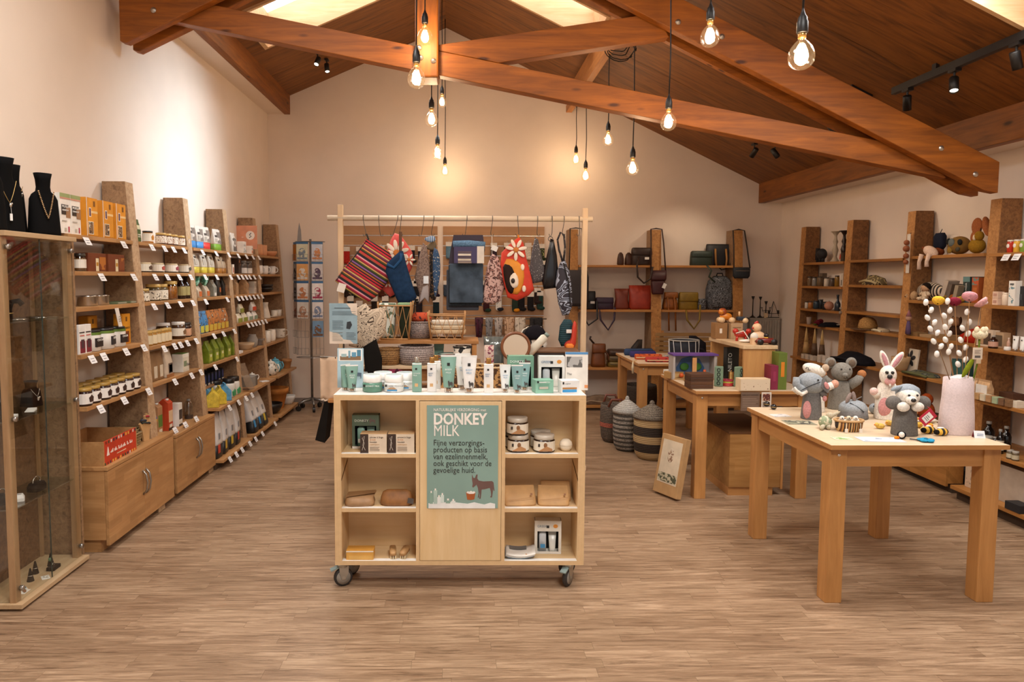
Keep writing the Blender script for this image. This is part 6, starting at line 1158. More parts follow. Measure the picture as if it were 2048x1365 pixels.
for i,(px, w, c, n) in enumerate(SCF):
    x = W(px,650, Y=8.36).x; z = W(px,640, Y=8.36).z; L = (.24,.28,.26,.38,.52,.42)[i]; t = thg('scarf', n+' scarf draped over the chrome bar', 'scarf',(x,8.335, z)); pa(t, 'drape', soft(w,.05, L,[(0,.7,.6),(.3,.8,.8),(.7,.95,1),(.95,1,.9),(1,.9,.5)],18,3,(0,0,-L+.03)), blobs(c, '#%02x%02x%02x' % tuple(max(0, int(c[k:k+2],16)-60) for k in (1,3,5)),40,.56), True); pa(t, 'fold', MB().tube([(-w*.2,-.024,.01),(-w*.1,-.03,-L*.5),(-w*.15,-.026,-L*.85)],.008,6), M(c,.9), True)
# ---- bag shelving on the back wall
BSV = thg('bag_shelving', 'wooden bag shelves with particle board uprights on the back wall', 'shelving')
BT = [(1.28,1.39),(2.255,2.375),(3.225,3.345)]
for a, b in BT:
    pa(BSV, 'upright', MB().prism([(YB-.016,0),(8.12,0),(8.29,2.12),(YB-.016,2.12)], a, b, 'X'), tow, bevel=.003)
    pa(BSV, 'edge_band', MB().hexa([(a+.001,8.117,0),(b-.001,8.117,0),(b-.001,8.12,0),(a+.001,8.12,0)],[(a+.001,8.287,2.118),(b-.001,8.287,2.118),(b-.001,8.29,2.118),(a+.001,8.29,2.118)]), chip('#c48d4e', '#b07a40', '#946230'))
oak2 = wood('#c48a4a', '#a86f34', 'X',1,0,.5)
for z, yf in ((1.70,8.20),(1.178,8.16),(.50,8.10),(.06,8.06)):
    for a, b in ((1.39,2.255),(2.375,3.225)): pa(BSV, 'shelf_board', MB().box(a+.001, b-.001, yf, YB-.016, z-.026, z), oak2, bevel=.002)
for a, b in ((1.39,2.255),(2.375,3.225)): pa(BSV, 'plinth', MB().box(a+.001, b-.001,8.09,8.12,0,.034), M('#4a3524',.7))
def satchel(label, px0, px1, zb, h, col, d=.10, flap=.5, strap=None, Y=8.28, mat=None, name='satchel', cat='bag', prof=None, scol=None, buckle=False):
    a, b = W(px0,600, Y=Y).x, W(px1,600, Y=Y).x; w = b-a; t = thg(name, label, cat,((a+b)/2, Y, zb+.0005)); mm = mat or M(col,.5,0,.15,20,.15)
    pa(t, 'bag_body', soft(w, d, h, prof or [(0,.96,.92),(.06,1,1),(.6,.98,.95),(.92,.95,.75),(1,.92,.5)],24,3.6), mm, True)
    if flap: pa(t, 'flap', soft(w*.98, d*.55, h*flap,[(0,.97,.9),(.1,1,1),(.85,.98,1),(1,.94,.6)],22,3.6,(0,-d*.28, h*(1-flap)+.006)), mm, True)
    if strap: pa(t, 'strap', MB().tube([(x_*w,-d*.55+yy-.035, z_*h) for x_, yy, z_ in strap],.011,6), M(scol or col,.55) if (scol or col) else mm, True)
    if buckle: pa(t, 'label_tag', MB().box(-.025,.025,-.002,0,-.014,.014), M('#e0dcd4',.5), loc=(w*.2,-d*.62, h*.4))
    return t
lp = [(-.4,0,.1),(-.42,-.03,-.3),(-.1,-.03,-1.15),(.25,-.03,-1.1),(.48,-.03,-.2),(.5,0,.3)]
satchel('left brown suede pouch on the top bag shelf',1233,1246,1.70,.15, '#3c2011',.08,0, None,8.27, name='suede_pouch', prof=[(0,.8,.9),(.1,1,1),(.5,.95,1),(.85,.7,.7),(1,.3,.3)]); satchel('right brown suede pouch on the top bag shelf',1248,1263,1.70,.15, '#3c2011',.08,0, None,8.30, name='suede_pouch', prof=[(0,.8,.9),(.1,1,1),(.5,.95,1),(.85,.7,.7),(1,.3,.3)])
satchel('dark brown shoulder bag with hanging strap and white tag',1260,1301,1.70,.20, '#2a170d',.12,.45,[(-.2,0,.5),(-.35,-.05,-.05),(-.3,-.05,-.7),(.0,-.05,-1.05),(.3,-.05,-.8),(.4,-.05,-.1)], buckle=True)
satchel('dark green satchel on the top bag shelf',1378,1421,1.70,.165, '#26332a',.11,.45,[(.1,-.04,0),(.3,-.05,-.4),(.2,-.05,-.8),(.5,-.04,-1.2)])
t = satchel('black tote with tan leather handles on the top bag shelf',1408,1463,1.70,.26, '#15161a',.09,0, None,8.42, name='tote_bag'); w = .27
for s in (-.25,.22): pa(t, 'tan_handle', MB().tube([(s*w,-.06,.20),(s*w*1.05,-.085,.08),(s*w*.9,-.09,-.03)],.012,6), M('#9a6a34',.6), True)
pa(t, 'hanging_handle', MB().tube([(-.08,-.085,.02),(.0,-.10,-.05),(.09,-.10,-.02),(.12,-.085,.06)],.007,6), black, True)
satchel('black shoulder bag hanging strap on the second bag shelf',1166,1190,1.178,.21, '#17171a',.12,.6,[(-.4,0,.1),(-.6,-.04,-.4),(-.2,-.05,-.85),(.5,-.05,-.5),(.5,-.02,.5)],8.24, buckle=True)
satchel('small purple satchel on the second bag shelf',1190,1227,1.178,.135, '#2f1c34',.10,.5,[(-.35,-.02,0),(-.3,-.05,-.9),(.1,-.05,-1.75),(.42,-.04,-.9),(.5,0,.2)])
satchel('rust brown upright bag on the second bag shelf',1228,1258,1.178,.245, '#6e2c1a',.10,0, None,8.30, prof=[(0,.9,.9),(.1,1,1),(.5,.82,.9),(.8,.9,.8),(1,1,.4)])
satchel('bright red brown shopper on the second bag shelf',1258,1302,1.178,.285, '#8e2a14',.13,0, None,8.28, prof=[(0,.9,.9),(.1,1,1),(.7,1,.9),(1,1.05,.3)])
t = satchel('tan leather rucksack with hanging straps',1326,1354,1.178,.20, '#8a4e16',.12,.35, None,8.28, name='rucksack', prof=[(0,1,1),(.2,1.05,1.05),(.6,.9,.9),(1,.55,.5)])
for s in (-.05,.03): pa(t, 'strap', MB().tube([(s,-.06,.16),(s+.01,-.085,.02),(s+.02,-.09,-.25)],.010,6), M('#8a4e16',.6), True)
satchel('olive yellow satchel with hanging strap',1356,1395,1.178,.20, '#7a5f12',.11,.55,[(-.25,-.03,0),(-.2,-.05,-.6),(.15,-.05,-1.1),(.42,-.05,-.6),(.5,0,.3)])
swl = blobs('#131418', '#8d8f96',20,.02, None,.7,1.0, 'line')
satchel('small black swirl print pouch beside the swirl rucksack',1396,1411,1.178,.13, None,.08,0, None,8.24, swl, 'swirl_pouch')
t = satchel('large black rucksack with white swirl print',1412,1464,1.178,.40, None,.16,0, None,8.32, swl, 'swirl_rucksack', prof=[(0,.95,.95),(.08,1,1),(.6,1,.9),(.85,.85,.75),(1,.45,.4)]); pa(t, 'front_pocket', soft(.24,.05,.17,[(0,.95,.8),(.1,1,1),(.9,.95,.9),(1,.85,.6)],20,4,(0,-.09,.03)), swl, True); pa(t, 'grab_handle', MB().tube([(-.04,0,.39),(-.03,0,.43),(.03,0,.43),(.04,0,.39)],.008,6), black, True)
t = satchel('brown leather rucksack on the bottom bag shelf',1184,1212,.50,.27, '#6b3a16',.14,.4, None,8.22, name='rucksack', prof=[(0,.95,1),(.15,1,1.05),(.6,.9,.9),(1,.6,.5)]); pa(t, 'shoulder_strap', MB().tube([(.06,-.03,.22),(.11,-.04,.14),(.13,-.03,.03)],.012,6), M('#5a3012',.6), True); pa(t, 'top_handle', MB().tube([(-.04,0,.26),(-.10,0,.33),(-.09,0,.36)],.012,6), M('#2c1a10',.6), True)
for k,(c, n) in enumerate((('#6f5a22', 'lowest olive'),('#5d4a2a', 'middle brown flap'),('#3f2616', 'topmost dark brown'))): 
    t = satchel(n+' folded bag in the stack on the bottom bag shelf',1216,1256,.50+.068*k,.066, c,.20,0, None,8.24, name='folded_bag', prof=[(0,.97,.97),(.3,1,1),(.8,.98,.98),(1,.9,.9)]); pa(t, 'seam', MB().tube([(-.10,-.10,.035),(0,-.104,.03),(.10,-.10,.035)],.003,5), M('#2c2012',.7))
t = thg('folded_cloth', 'crumpled taupe cloth on the floor shelf of the bag wall', 'cloth',(1.62,8.22,.0605)); pa(t, 'heap', soft(.42,.20,.10,[(0,1,1),(.3,.95,.95),(.7,.7,.7),(1,.3,.3,.05,0)],26,2.5), M('#7a6450',.9,0,.3,14,.5), True); pa(t, 'cord', MB().tube([(-.2,-.10,.02),(-.08,-.11,.05),(.05,-.10,.03),(.18,-.11,.02)],.008,6), M('#a08a70',.8), True)
# bags hung over the uprights
t = thg('crossbody_bag', 'burgundy crossbody bags hanging from the middle upright', 'bag',(2.315,8.17,1.36)); bg = M('#3c1416',.5)
pa(t, 'bag_body', soft(.17,.07,.20,[(0,.7,.9),(.1,.8,1),(.6,.95,1),(1,.98,.7)],20,4), bg, True); pa(t, 'upper_pouch', soft(.19,.06,.12,[(0,.9,.9),(.2,1,1),(1,1,.7)],20,4,(0,-.01,.16)), bg, True); pa(t, 'strap', MB().tube([(-.085,0,.26),(-.072,.06,.6),(-.065,.11,.765),(.0,.12,.775),(.065,.11,.765),(.075,.06,.6),(.09,0,.26)],.008,6), M('#2c1410',.6), True); pa(t, 'white_tag', MB().box(-.02,.02,-.002,0,-.03,.03), M('#e0dcd6',.5), loc=(.06,-.06,.10), rot=(0,.4,0))
t = thg('belt_bag', 'dark blue belt bag hanging from the right upright', 'bag',(3.30,8.18,1.55)); pa(t, 'bag_body', soft(.20,.07,.13,[(0,.75,.8),(.2,.95,1),(.8,1,1),(1,.95,.6)],20,4), M('#22272c',.7,0,.2,30), True); pa(t, 'strap', MB().tube([(-.09,0,.12),(-.075,.06,.38),(-.07,.11,.565),(0,.12,.58),(.066,.11,.565),(.08,.06,.38),(.10,.0,.12)],.008,6), M('#2a211c',.6), True); pa(t, 'zip', MB().box(-.08,.08,-.037,-.033,.085,.092), M('#7a7064',.4,.5))
t = thg('dark_shoulder_bag', 'large dark bag hanging beside the rail post', 'bag',(1.36,8.10,1.22)); pa(t, 'bag_body', soft(.26,.09,.42,[(0,.95,.9),(.1,1,1),(.8,1,.9),(1,.85,.5)],22,4), M('#2a2426',.7), True); pa(t, 'strap', MB().tube([(-.10,0,.40),(-.075,.11,.74),(-.07,.155,.905),(.0,.165,.915),(.07,.155,.905),(.075,.11,.74),(.10,0,.40)],.007,6), black, True)
t = thg('wall_note', 'small white paper note on the wall beside the right upright', 'note',(3.40,8.497,1.43)); pa(t, 'paper', MB().box(0,.045,0,.002,0,.10), M('#d8cfc4',.6)); lines(t,.006,.038,.015,.085,5, '#9a928a',-.0005)
# radiator with candlesticks
rad = M('#a2988a',.5); t = thg('radiator', 'beige panel radiator with vertical ribs in the back corner', 'radiator',(3.70,8.44,.12))
pa(t, 'panel', MB().box(-.19,.18,-.05,.03,0,.94), rad, bevel=.006); pa(t, 'top_grille', MB().box(-.195,.185,-.055,.035,.94,.955), rad)
for k in range(11): pa(t, 'rib', MB().box(-.18+.0325*k,-.163+.0325*k,-.062,-.05,.02,.92), rad, bevel=.004)
for s in (-.15,.12): pa(t, 'leg', MB().box(s, s+.03,-.03,.01,-.12,0), rad)
def cstick(label, x, h, arms=0):
    t = thg('candlestick', label, 'candlestick',(x,8.42,1.0755)); pa(t, 'foot', MB().lathe([(.035,0),(.034,.006),(.012,.02),(.006,.04)],16), black, True); pa(t, 'stem', MB().lathe([(.006,.03),(.005, h-.04),(.010, h-.03),(.02, h),(.016, h)],12), black, True)
    for k in range(arms): s = 1 if k % 2 else -1; pa(t, 'arm', MB().tube([(0,0, h*.45),(s*.04,0, h*.4),(s*.05,0, h*.6)],.004,6).lathe([(.012, h*.6),(.014, h*.63)],10,(s*.05,0,0)), black)
cstick('slender black candlestick on the radiator',3.55,.26); cstick('black candlestick with drip pan on the radiator',3.64,.255); cstick('black branched candlestick on the radiator',3.71,.20,2)
t = thg('wire_pyramid_candle_holder', 'black wire pyramid candle holder on the radiator end', 'candle holder',(3.80,8.42,1.0755)); pa(t, 'wire_frame', MB().tube([(-.06,0,0),(0,0,.20)],.003,6).tube([(.07,0,.02),(0,0,.20)],.003,6).tube([(-.06,0,.05),(.075,0,.05)],.003,6).tube([(.0,.05,0),(0,0,.2)],.003,6).tube([(-.06,0,.004),(.075,0,.004)],.004,6), black); pa(t, 'cup', MB().lathe([(.012,.05),(.014,.09)],10,(.06,0,0)).lathe([(.012,.05),(.014,.09)],10,(-.05,0,0)), black)
card('wooden_tag_card',.05,.06, '#c9b08c', 'pale card leaning before the candlesticks', 'card',(3.70,8.385,1.0755),.1,.2, th=.003)
# ---- postcard spinner
SP = thg('card_spinner', 'revolving wire card rack on star base beside the left shelves', 'card rack',(-1.72,8.12,0)); chr2 = M('#8f8c88',.35,.8)
pa(SP, 'pole', MB().tube([(0,0,.12),(0,0,1.98)],.014,10), chr2, True)
for k in range(5):
    a = k*2*PI/5; e = (.17*math.cos(a),.17*math.sin(a)); l = pa(SP, 'base_arm', MB().tube([(0,0,.13),(e[0]*.6, e[1]*.6,.11),(e[0], e[1],.085)],[.02,.014,.012],8), chr2, True); pa(l, 'caster', MB().lathe([(.03,-.014),(.03,.014)],14).xf(MTR((e[0], e[1],.030)) @ MR(PI/2,4, 'X') @ MR(a,4, 'Y')).tube([(e[0], e[1],.03),(e[0], e[1],.085)],.007,6), black)
pa(SP, 'header_plume', MB().prism([(-.15,1.96),(-.10,1.96),(-.105,2.08),(-.125,2.17),(-.14,2.08)],-.002,.002), M('#8d8a88',.5))
blue = M('#3f6f9c',.5); COLS = [(-.178,.02,-.95,.105),(-.075,-.085,-.12,.14),(.09,-.075,.25,.13)]
for (cx_, cy_, rz_, w) in COLS:
    for k in range(6):
        z = (1.735,1.51,1.29,1.075,.86,.66)[k]; q = MTR((cx_, cy_, z)) @ MR(rz_,4, 'Z')
        if k < 4: pa(SP, 'blue_header', MB().box(-w/2, w/2,-.004,.0,.185,.212).xf(q), blue)
        g = MB()
        for x in (-w/2,-w/6, w/6, w/2): g.tube([(x,-.016,-.004),(x,-.018,.07)],.0016,5); g.tube([(x,.004,-.004),(x,.004,.19)],.0016,5)
        for z2 in (-.004,.07): g.tube([(-w/2,-.018, z2),(w/2,-.018, z2)],.0016,5); 
        g.tube([(-w/2,-.016,-.004),(-w/2,.004,-.004)],.0016,5).tube([(w/2,-.016,-.004),(w/2,.004,-.004)],.0016,5); pa(SP, 'wire_pocket', g.xf(q), chr2)
for z in (.62,1.95):
    pa(SP, 'wire_ring', MB().tube([(.17*math.cos(a*PI/12),.10*math.sin(a*PI/12)-.02, z) for a in range(24)],.003,6, True), chr2)
    pa(SP, 'spoke', MB().tube([(-.17,-.02, z),(.17,-.02, z)],.003,6).tube([(0,-.12, z),(0,.08, z)],.003,6), chr2)
CARDS = [['#a8702c', '#c8791f', 'fox brown'],['#9a9894', '#2a2826', 'grey dog'],['#8b8a8c', '#2c2624', 'dark bird'],['#b5a090', '#8f5a48', 'rust robin']],[['#d4d3b8', '#7f8f9c', 'blue bird'],['#e0ab6c', '#e9e2d8', 'orange sunflower'],['#e4dcd4', '#c98458', 'pink orange cake'],['#dcd6cc', '#b98a6c', 'hare meadow']],[['#c4c9d4', '#c88a5c', 'pale blue floral'],['#c9c6c8', '#5a4a60', 'purple rabbit'],['#e6e2e0', '#a83a5a', 'magenta jar'],['#e2dedc', '#7a8aa8', 'coloured butterfly'],['#6f93b4', '#7a5230', 'blue sky tree']]
for ci,(cx_, cy_, rz_, w) in enumerate(COLS):
    for k,(bg_, fg_, n) in enumerate(CARDS[ci]):
        z = (1.735,1.51,1.29,1.075,.86)[k]; o = Vector((-1.72,8.12, z)); p = o+Vector((cx_, cy_,0))+MR(rz_,3, 'Z') @ Vector((0,-.008,0))
        t = thg('greeting_card', n+' greeting card in the wire rack', 'greeting card', p, rz_, 'greeting cards in the spinner'); pa(t, 'card', MB().box(-w*.47, w*.47,-.0015,.0015,0,.185), M(bg_,.5)); pa(t, 'printed_picture', MB().ball((0,-.002,.085), w*.30,.0008,.055,16,8), blobs(fg_, bg_,30,.55, None), True); pa(t, 'printed_ground', MB().box(-w*.42, w*.42,-.0022,-.0015,.012,.035), M(fg_,.6))
# ================================================================== right wall shelving
def rf(z): return 3.736-(2.11-z)*.035
RSH = thg('wall_shelving', 'oak shelving with particle board uprights along the right wall', 'shelving')
towr = chip('#96683a', '#7d532c', '#5c3a1c'); edr = chip('#c08a50', '#ab7640', '#905f30')
for y in (7.545,6.635,5.72,4.81):
    pa(RSH, 'upright', MB().prism([(XR-.016,0),(rf(0),0),(rf(2.11),2.11),(XR-.016,2.11)], y, y+.10), towr, bevel=.003)
    pa(RSH, 'edge_band', MB().hexa([(rf(0)-.003, y+.001,0),(rf(0), y+.001,0),(rf(0), y+.099,0),(rf(0)-.003, y+.099,0)],[(rf(2.11)-.003, y+.001,2.108),(rf(2.11), y+.001,2.108),(rf(2.11), y+.099,2.108),(rf(2.11)-.003, y+.099,2.108)]), edr)
oakr = wood('#b97f42', '#9c672f', 'Y',1,.045,.45)
RB = [(6.735,7.545,(1.72,1.473,1.232,1.064,.712)),(5.82,6.635,(1.727,1.495,1.245,1.083,.777)),(4.91,5.72,(1.737,1.379,1.088,.788,.455)),(3.60,4.81,(1.73,1.376,1.084,.736,.405))]
def rfx(b, z): return (3.66,3.62,3.58,3.52,3.50)[RB[3][2].index(z)] if b == 3 else rf(z)-.02-(.06 if z < .8 else 0)
for b,(y0, y1, zs_) in enumerate(RB):
    for z in zs_: pa(RSH, 'shelf_board', MB().box(rfx(b, z), XR-.016, y0+.001, y1-.001, z-.024, z), oakr, bevel=.002)
pa(RSH, 'floor_board', MB().box(3.47, XR-.016,3.6,4.80,.075,.10), oakr); pa(RSH, 'plinth', MB().box(3.52,3.55,3.6,4.80,0,.075), M('#3c2a1a',.7))
def rs(pxs, b, lv, off=.07, dz=0.0, rz=-PI/2):
    z = RB[b][2][lv]; x = rfx(b, z)+off; return [(x, W(p,640, X=x).y, z+.0005+dz, rz) for p in pxs]
for y0, y1, L in ((4.92,5.74, 'low oak cabinet with doors on the right, nearest'),(5.76,6.62, 'low oak cabinet with doors on the right, middle'),(6.64,7.5, 'low oak cabinet with doors on the right, farthest')):
    t = thg('floor_cabinet', L, 'cabinet',(3.52,(y0+y1)/2,0)); w = (y1-y0)/2
    pa(t, 'carcass', MB().box(.021,.13,-w, w,.07,.43), oakr, bevel=.002); pa(t, 'plinth', MB().box(.05,.13,-w, w,0,.07), M('#3c2a1a',.7))
    for s in (-1,1): d = pa(t, 'door', MB().box(0,.02,-w if s < 0 else .0015,-.0015 if s < 0 else w,.05,.43), oakr, bevel=.002); pa(d, 'handle', MB().tube([(0, s*.022,.34),(-.025, s*.022,.31),(-.025, s*.022,.25),(0, s*.022,.22)],.006,8), M('#a8a39a',.3,.9), True)
# bay I
t = thg('black_elephant', 'matt black elephant vase on the top shelf by the corner', 'sculpture', rs([1636],0,0,.08)[0][:3],-PI/2); bk = M('#171519',.7)
pa(t, 'body', MB().ball((.03,0,.085),.065,.045,.06,18,12), bk, True); pa(t, 'neck', MB().tube([(-.05,0,.03),(-.055,0,.08),(-.055,0,.15)],[.028,.024,.022],12), bk, True)
for s in (-.055,.0,.055): pa(t, 'leg', MB().tube([(s,0,.06),(s,0,0)],.018,10), bk, True)
bal = [(.001,0),(.04,0),(.042,.01),(.03,.02),(.016,.05),(.024,.09),(.030,.12),(.02,.15),(.014,.17),(.024,.20),(.014,.23),(.012,.26),(.03,.29),(.044,.30),(.044,.305),(.001,.306)]
row(lambda: lathed('turned_candlestick', bal, M('#b8a890',.6), 'candlestick', extra=(('drip_plate', MB().lathe([(.046,.298),(.046,.304)],20), M('#a89676',.6)),)), 'whitewashed turned candlestick on the top shelf', 'turned candlesticks', rs([1665],0,0,.07))
row(lambda: lathed('dark_candlestick', bal, M('#2a160e',.3), 'candlestick', extra=(('drip_plate', MB().lathe([(.050,.298),(.050,.304)],20), M('#3a2416',.4)),)), 'dark brown turned candlestick on the top shelf', 'turned candlesticks', rs([1682],0,0,.09))
row(lambda: lathed('dark_candlestick', bal, M('#3a2214',.3), 'candlestick', extra=(('drip_plate', MB().lathe([(.046,.298),(.046,.304)],20), M('#3a2416',.4)),)), 'brown candlestick half hidden behind the upright', 'turned candlesticks', rs([1697],0,0,.10))
row(lambda: carton('dark_planter',.05,.05,.085, '#3a2c1c', cat='planter'), 'small tapering dark planter before the candlesticks', 'planter', rs([1684],0,0,.03)); card('red_print_card',.045,.08, '#b09a84', 'small card with red print on the top shelf', 'card', rs([1675],0,0,.03)[0][:3],-PI/2,.1,[(.1,.6,.3,.9, '#b03a22')])
for px, r, h, c, n, off in ((1617,.026,.10, '#7a6248', 'tan',.07),(1626,.024,.095, '#8d8880', 'clear grey',.05),(1637,.03,.10, '#6f5a40', 'bronze',.08),(1650,.024,.09, '#cfc0aa', 'white patterned',.05),(1661,.026,.085, '#57483c', 'smoky',.08),(1671,.022,.11, '#8a6420', 'amber',.06)):
    row(lambda: jar('scented_candle', r, h, c, '#3a2c20', None, 'candle',.1), n+' scented candle on the second shelf by the corner', 'scented candles', rs([px],0,1, off))
row(lambda: carton('candle_box',.06,.05,.135, '#6b5a48', cat='box'), 'brown candle box behind the glasses', 'candle boxes', rs([1643],0,1,.13)); row(lambda: carton('tall_candle_box',.042,.04,.13, '#c4b6a4',[(.3,.6,.1,.5, '#2a2420')]), 'tall white box with black figure at the upright', 'candle boxes', rs([1684],0,1,.04))
for px, r, h, c, n, off in ((1612,.018,.07, '#cfc4b4', 'white',.05),(1620,.024,.075, '#a5642c', 'orange',.05),(1631,.028,.085, '#2c3a44', 'dark blue',.08),(1640,.026,.10, '#22262a', 'black glass',.12),(1618,.02,.13, '#3a3436', 'tall dark',.13),(1650,.03,.08, '#26282c', 'black round',.1)):
    row(lambda: jar('tealight_glass', r, h, c, '#2c2622', None, 'candle glass',.08), n+' candle glass on the third shelf by the corner', 'candle glasses', rs([px],0,2, off))
t = thg('pink_ball_candle', 'round pink candle on the third shelf', 'candle', rs([1657],0,2,.05)[0][:3]); pa(t, 'wax', MB().ball((0,0,.045),.045), M('#b57c60',.6), True); pa(t, 'wick', MB().tube([(0,0,.088),(0,0,.10)],.002,5), black)
row(lambda: bottle('dark_blue_vase',.028,.16, '#2a3038', '#23282e', neck=.5), 'dark blue bottle vase on the third shelf', 'bottle vases', rs([1674],0,2,.06)); t = thg('bead_garland', 'pale bead garland hanging at the third shelf end', 'garland', rs([1681],0,2,.02)[0][:3]); pa(t, 'beads', MB().ball((0,0,.03),.016, n=8, m_=6).ball((.012,-.014,.012),.015, n=8, m_=6).ball((-.012,-.016,-.008),.016, n=8, m_=6).ball((.01,-.018,-.028),.013, n=8, m_=6), M('#8d7c6a',.6), True); pa(t, 'string', MB().tube([(0,0,.04),(0,.02,.0)],.002,5), black)
row(lambda: lathed('paper_cup', shell([(.02,0),(.026,.075)],.003), M('#9a8474',.6), 'cup'), 'brown paper cup on the fourth shelf by the corner', 'cup', rs([1618],0,3,.06))
t = thg('red_flower_bunch', 'bunch of dark red felt flowers on the fourth shelf', 'flowers', rs([1637],0,3,.07)[0][:3]); pa(t, 'blossoms', MB().ball((0,0,.03),.03).ball((.03,.01,.04),.026).ball((-.03,.0,.02),.02), M('#5c1620',.9,0,.3,60,.4), True); pa(t, 'leaves', MB().ball((-.045,-.02,.010),.02,.014,.008), M('#4a5a22',.8), True)
t = thg('black_cloth_heap', 'black cloth heap on the fourth shelf by the corner', 'cloth', rs([1660],0,3,.07)[0][:3]); pa(t, 'heap', soft(.24,.13,.045,[(0,1,1),(.6,.8,.8),(1,.4,.4)],20,2.5), M('#18161a',.9), True); pa(t, 'white_paper', MB().hexa([(.03,-.08,.02),(.10,-.08,.025),(.11,-.05,.03),(.04,-.05,.025)],[(.03,-.08,.022),(.10,-.08,.027),(.11,-.05,.032),(.04,-.05,.027)]), M('#c8c0b6',.6))
for i, px in enumerate((1614,1631,1646)):
    t = thg('wooden_cone', 'tapered wooden cone ornament, '+('leftmost', 'middle', 'rightmost')[i]+' of three', 'ornament', rs([px],0,4,.10,.045)[0][:3]); pa(t, 'cone_tip', MB().lathe([(.022,.12),(.002,.30),(.0005,.30)],16), M('#c9a468',.6), True); pa(t, 'cone_base', MB().lathe([(.034,0),(.022,.12)],16), M('#b08a54' if i == 0 else '#5a4028',.6), True); pa(t, 'plinth', MB().box(-.03,.03,-.03,.03,-.045,0), M('#4a3824',.6))
for i,(px, n, c) in enumerate(((1612,2, '#b5a48e'),(1620,2, '#b9a996'),(1630,2, '#bdae9c'),(1645,3, '#c4b6a4'),(1655,3, '#c9bcac'),(1667,3, '#c4b6a4'))):
    for k in range(n): row(lambda: carton('soap_block',.055,.05,.024, c),('bottom', 'second', 'third')[k]+' pale soap of stack '+('one', 'two', 'three', 'four', 'five', 'six')[i]+' by the corner', 'soap stacks', rs([px],0,4,.02,.025*k))
# bay II
def heap(label, spot, w, d, h, mat, name='textile_heap', c2='#8a7a5c'):
    t = thg(name, label, 'textile', spot[:3], spot[3]); pa(t, 'heap', soft(w, d, h,[(0,1,1),(.3,.96,.95),(.65,.75,.7,.02,0),(1,.3,.3,-.03,0)],24,2.4), mat, True); pa(t, 'fold', MB().tube([(-w*.4,-d*.45, h*.3),(-w*.1,-d*.5, h*.45),(w*.2,-d*.42, h*.35),(w*.42,-d*.4, h*.15)],.011,8), M(c2,.9), True); return t
heap('heap of olive and cream textiles on the second shelf', rs([1745],1,1,.07)[0],.30,.14,.09, blobs('#6a5a3a', '#b09c6a',22,.5, '#3a2c20'), c2='#b5a47c'); heap('small white textile heap beside the straw hat', rs([1765],1,3,.06)[0],.14,.12,.035, M('#b09a7c',.9,0,.3,40), c2='#cbbb9c')
t = thg('straw_hat', 'straw hat with wide dark brim on the fourth shelf', 'hat', rs([1736],1,3,.07)[0][:3]); pa(t, 'crown', MB().lathe([(.082,.008),(.080,.04),(.068,.085),(.04,.112),(.001,.118)],28), weave('#c08e4c', '#8a5f2c',150), True); pa(t, 'brim', MB().lathe([(.078,.004),(.14,.002),(.142,.006),(.08,.010)],28), weave('#6a4622', '#3f2812',150), True)
t = thg('purple_doll', 'small purple doll hanging at the upright', 'doll',(rf(1.2)-.03,5.66,1.10),-PI/2); pa(t, 'body', soft(.05,.035,.11,[(0,1,1),(.5,.8,.9),(1,.4,.5)],14,2.5), M('#5a4660',.9), True); pa(t, 'head', MB().ball((0,0,.13),.024), M('#a8806a',.8), True); pa(t, 'hat', MB().lathe([(.022,.145),(.001,.20)],12), M('#8a5a5c',.9), True)
heap('black crumpled cloth over the fifth shelf', rs([1712],1,4,.02)[0],.50,.24,.10, M('#121014',.9,0,.3,20,.4), 'black_cloth', '#1c1a1e')
t = card('flower_board',.26,.20, '#c9bba6', 'pale board with large black flower on the fifth shelf', 'picture', rs([1815],1,4,.10)[0][:3],-PI/2,.12,[(.0,.22,.1,.95, '#b9aa92'),(.22,.34,.05,.9, '#55504a')], th=.012)
for k in range(6): a = k*PI/3+.3; pa(t, 'petal', MB().ball((.035+.045*math.cos(a),-.004,.115+.045*math.sin(a)),.030,.003,.017,12,6, QY(-a)), M('#1c191a',.7), True, rot=(-.12,0,0))
for z in (.06,.12): pa(t, 'dark_spot', MB().ball((-.10,-.004, z),.010,.003,.022,10,6), M('#1c191a',.7), True, rot=(-.12,0,0))
# bay III top: soft toys
def spotX(px, b, lv, off=.07): return Vector(rs([px], b, lv, off)[0][:3])
t = thg('teether_card', 'white card with brown wooden teether on the upright', 'baby toy',(rf(1.7)-.03,5.735,1.60),-PI/2); pa(t, 'card', MB().box(-.02,.02,0,.003,0,.32), M('#d8d0c6',.6)); pa(t, 'beads', MB().ball((0,-.016,.25),.022).ball((0,-.016,.20),.026).ball((0,-.016,.14),.022).ball((0,-.016,.09),.02), M('#8a4c28',.7), True); pa(t, 'hanger', MB().tube([(0,0,.31),(0,.02,.33)],.003,5), black)
p = spotX(1862,2,0,.05); t = thg('lying_dog_plush', 'white plush dog hanging over the shelf edge', 'soft toy', p,-PI/2); wf_ = felt('#d4b8a4'); brf = felt('#7a3f22')
pa(t, 'body', MB().ball((0,-.03,.03),.075,.04,.04,16,10, QY(.45)), wf_, True); pa(t, 'ear', MB().ball((-.06,-.02,.05),.06,.02,.018,14,8, QY(.3)), brf, True)
for x, L_ in ((-.06,.11),(.03,.09)): pa(t, 'leg', MB().tube([(x,-.06,.01),(x-.005,-.075,-.05),(x-.002,-.075,-L_)],[.018,.014,.016],10), wf_, True)
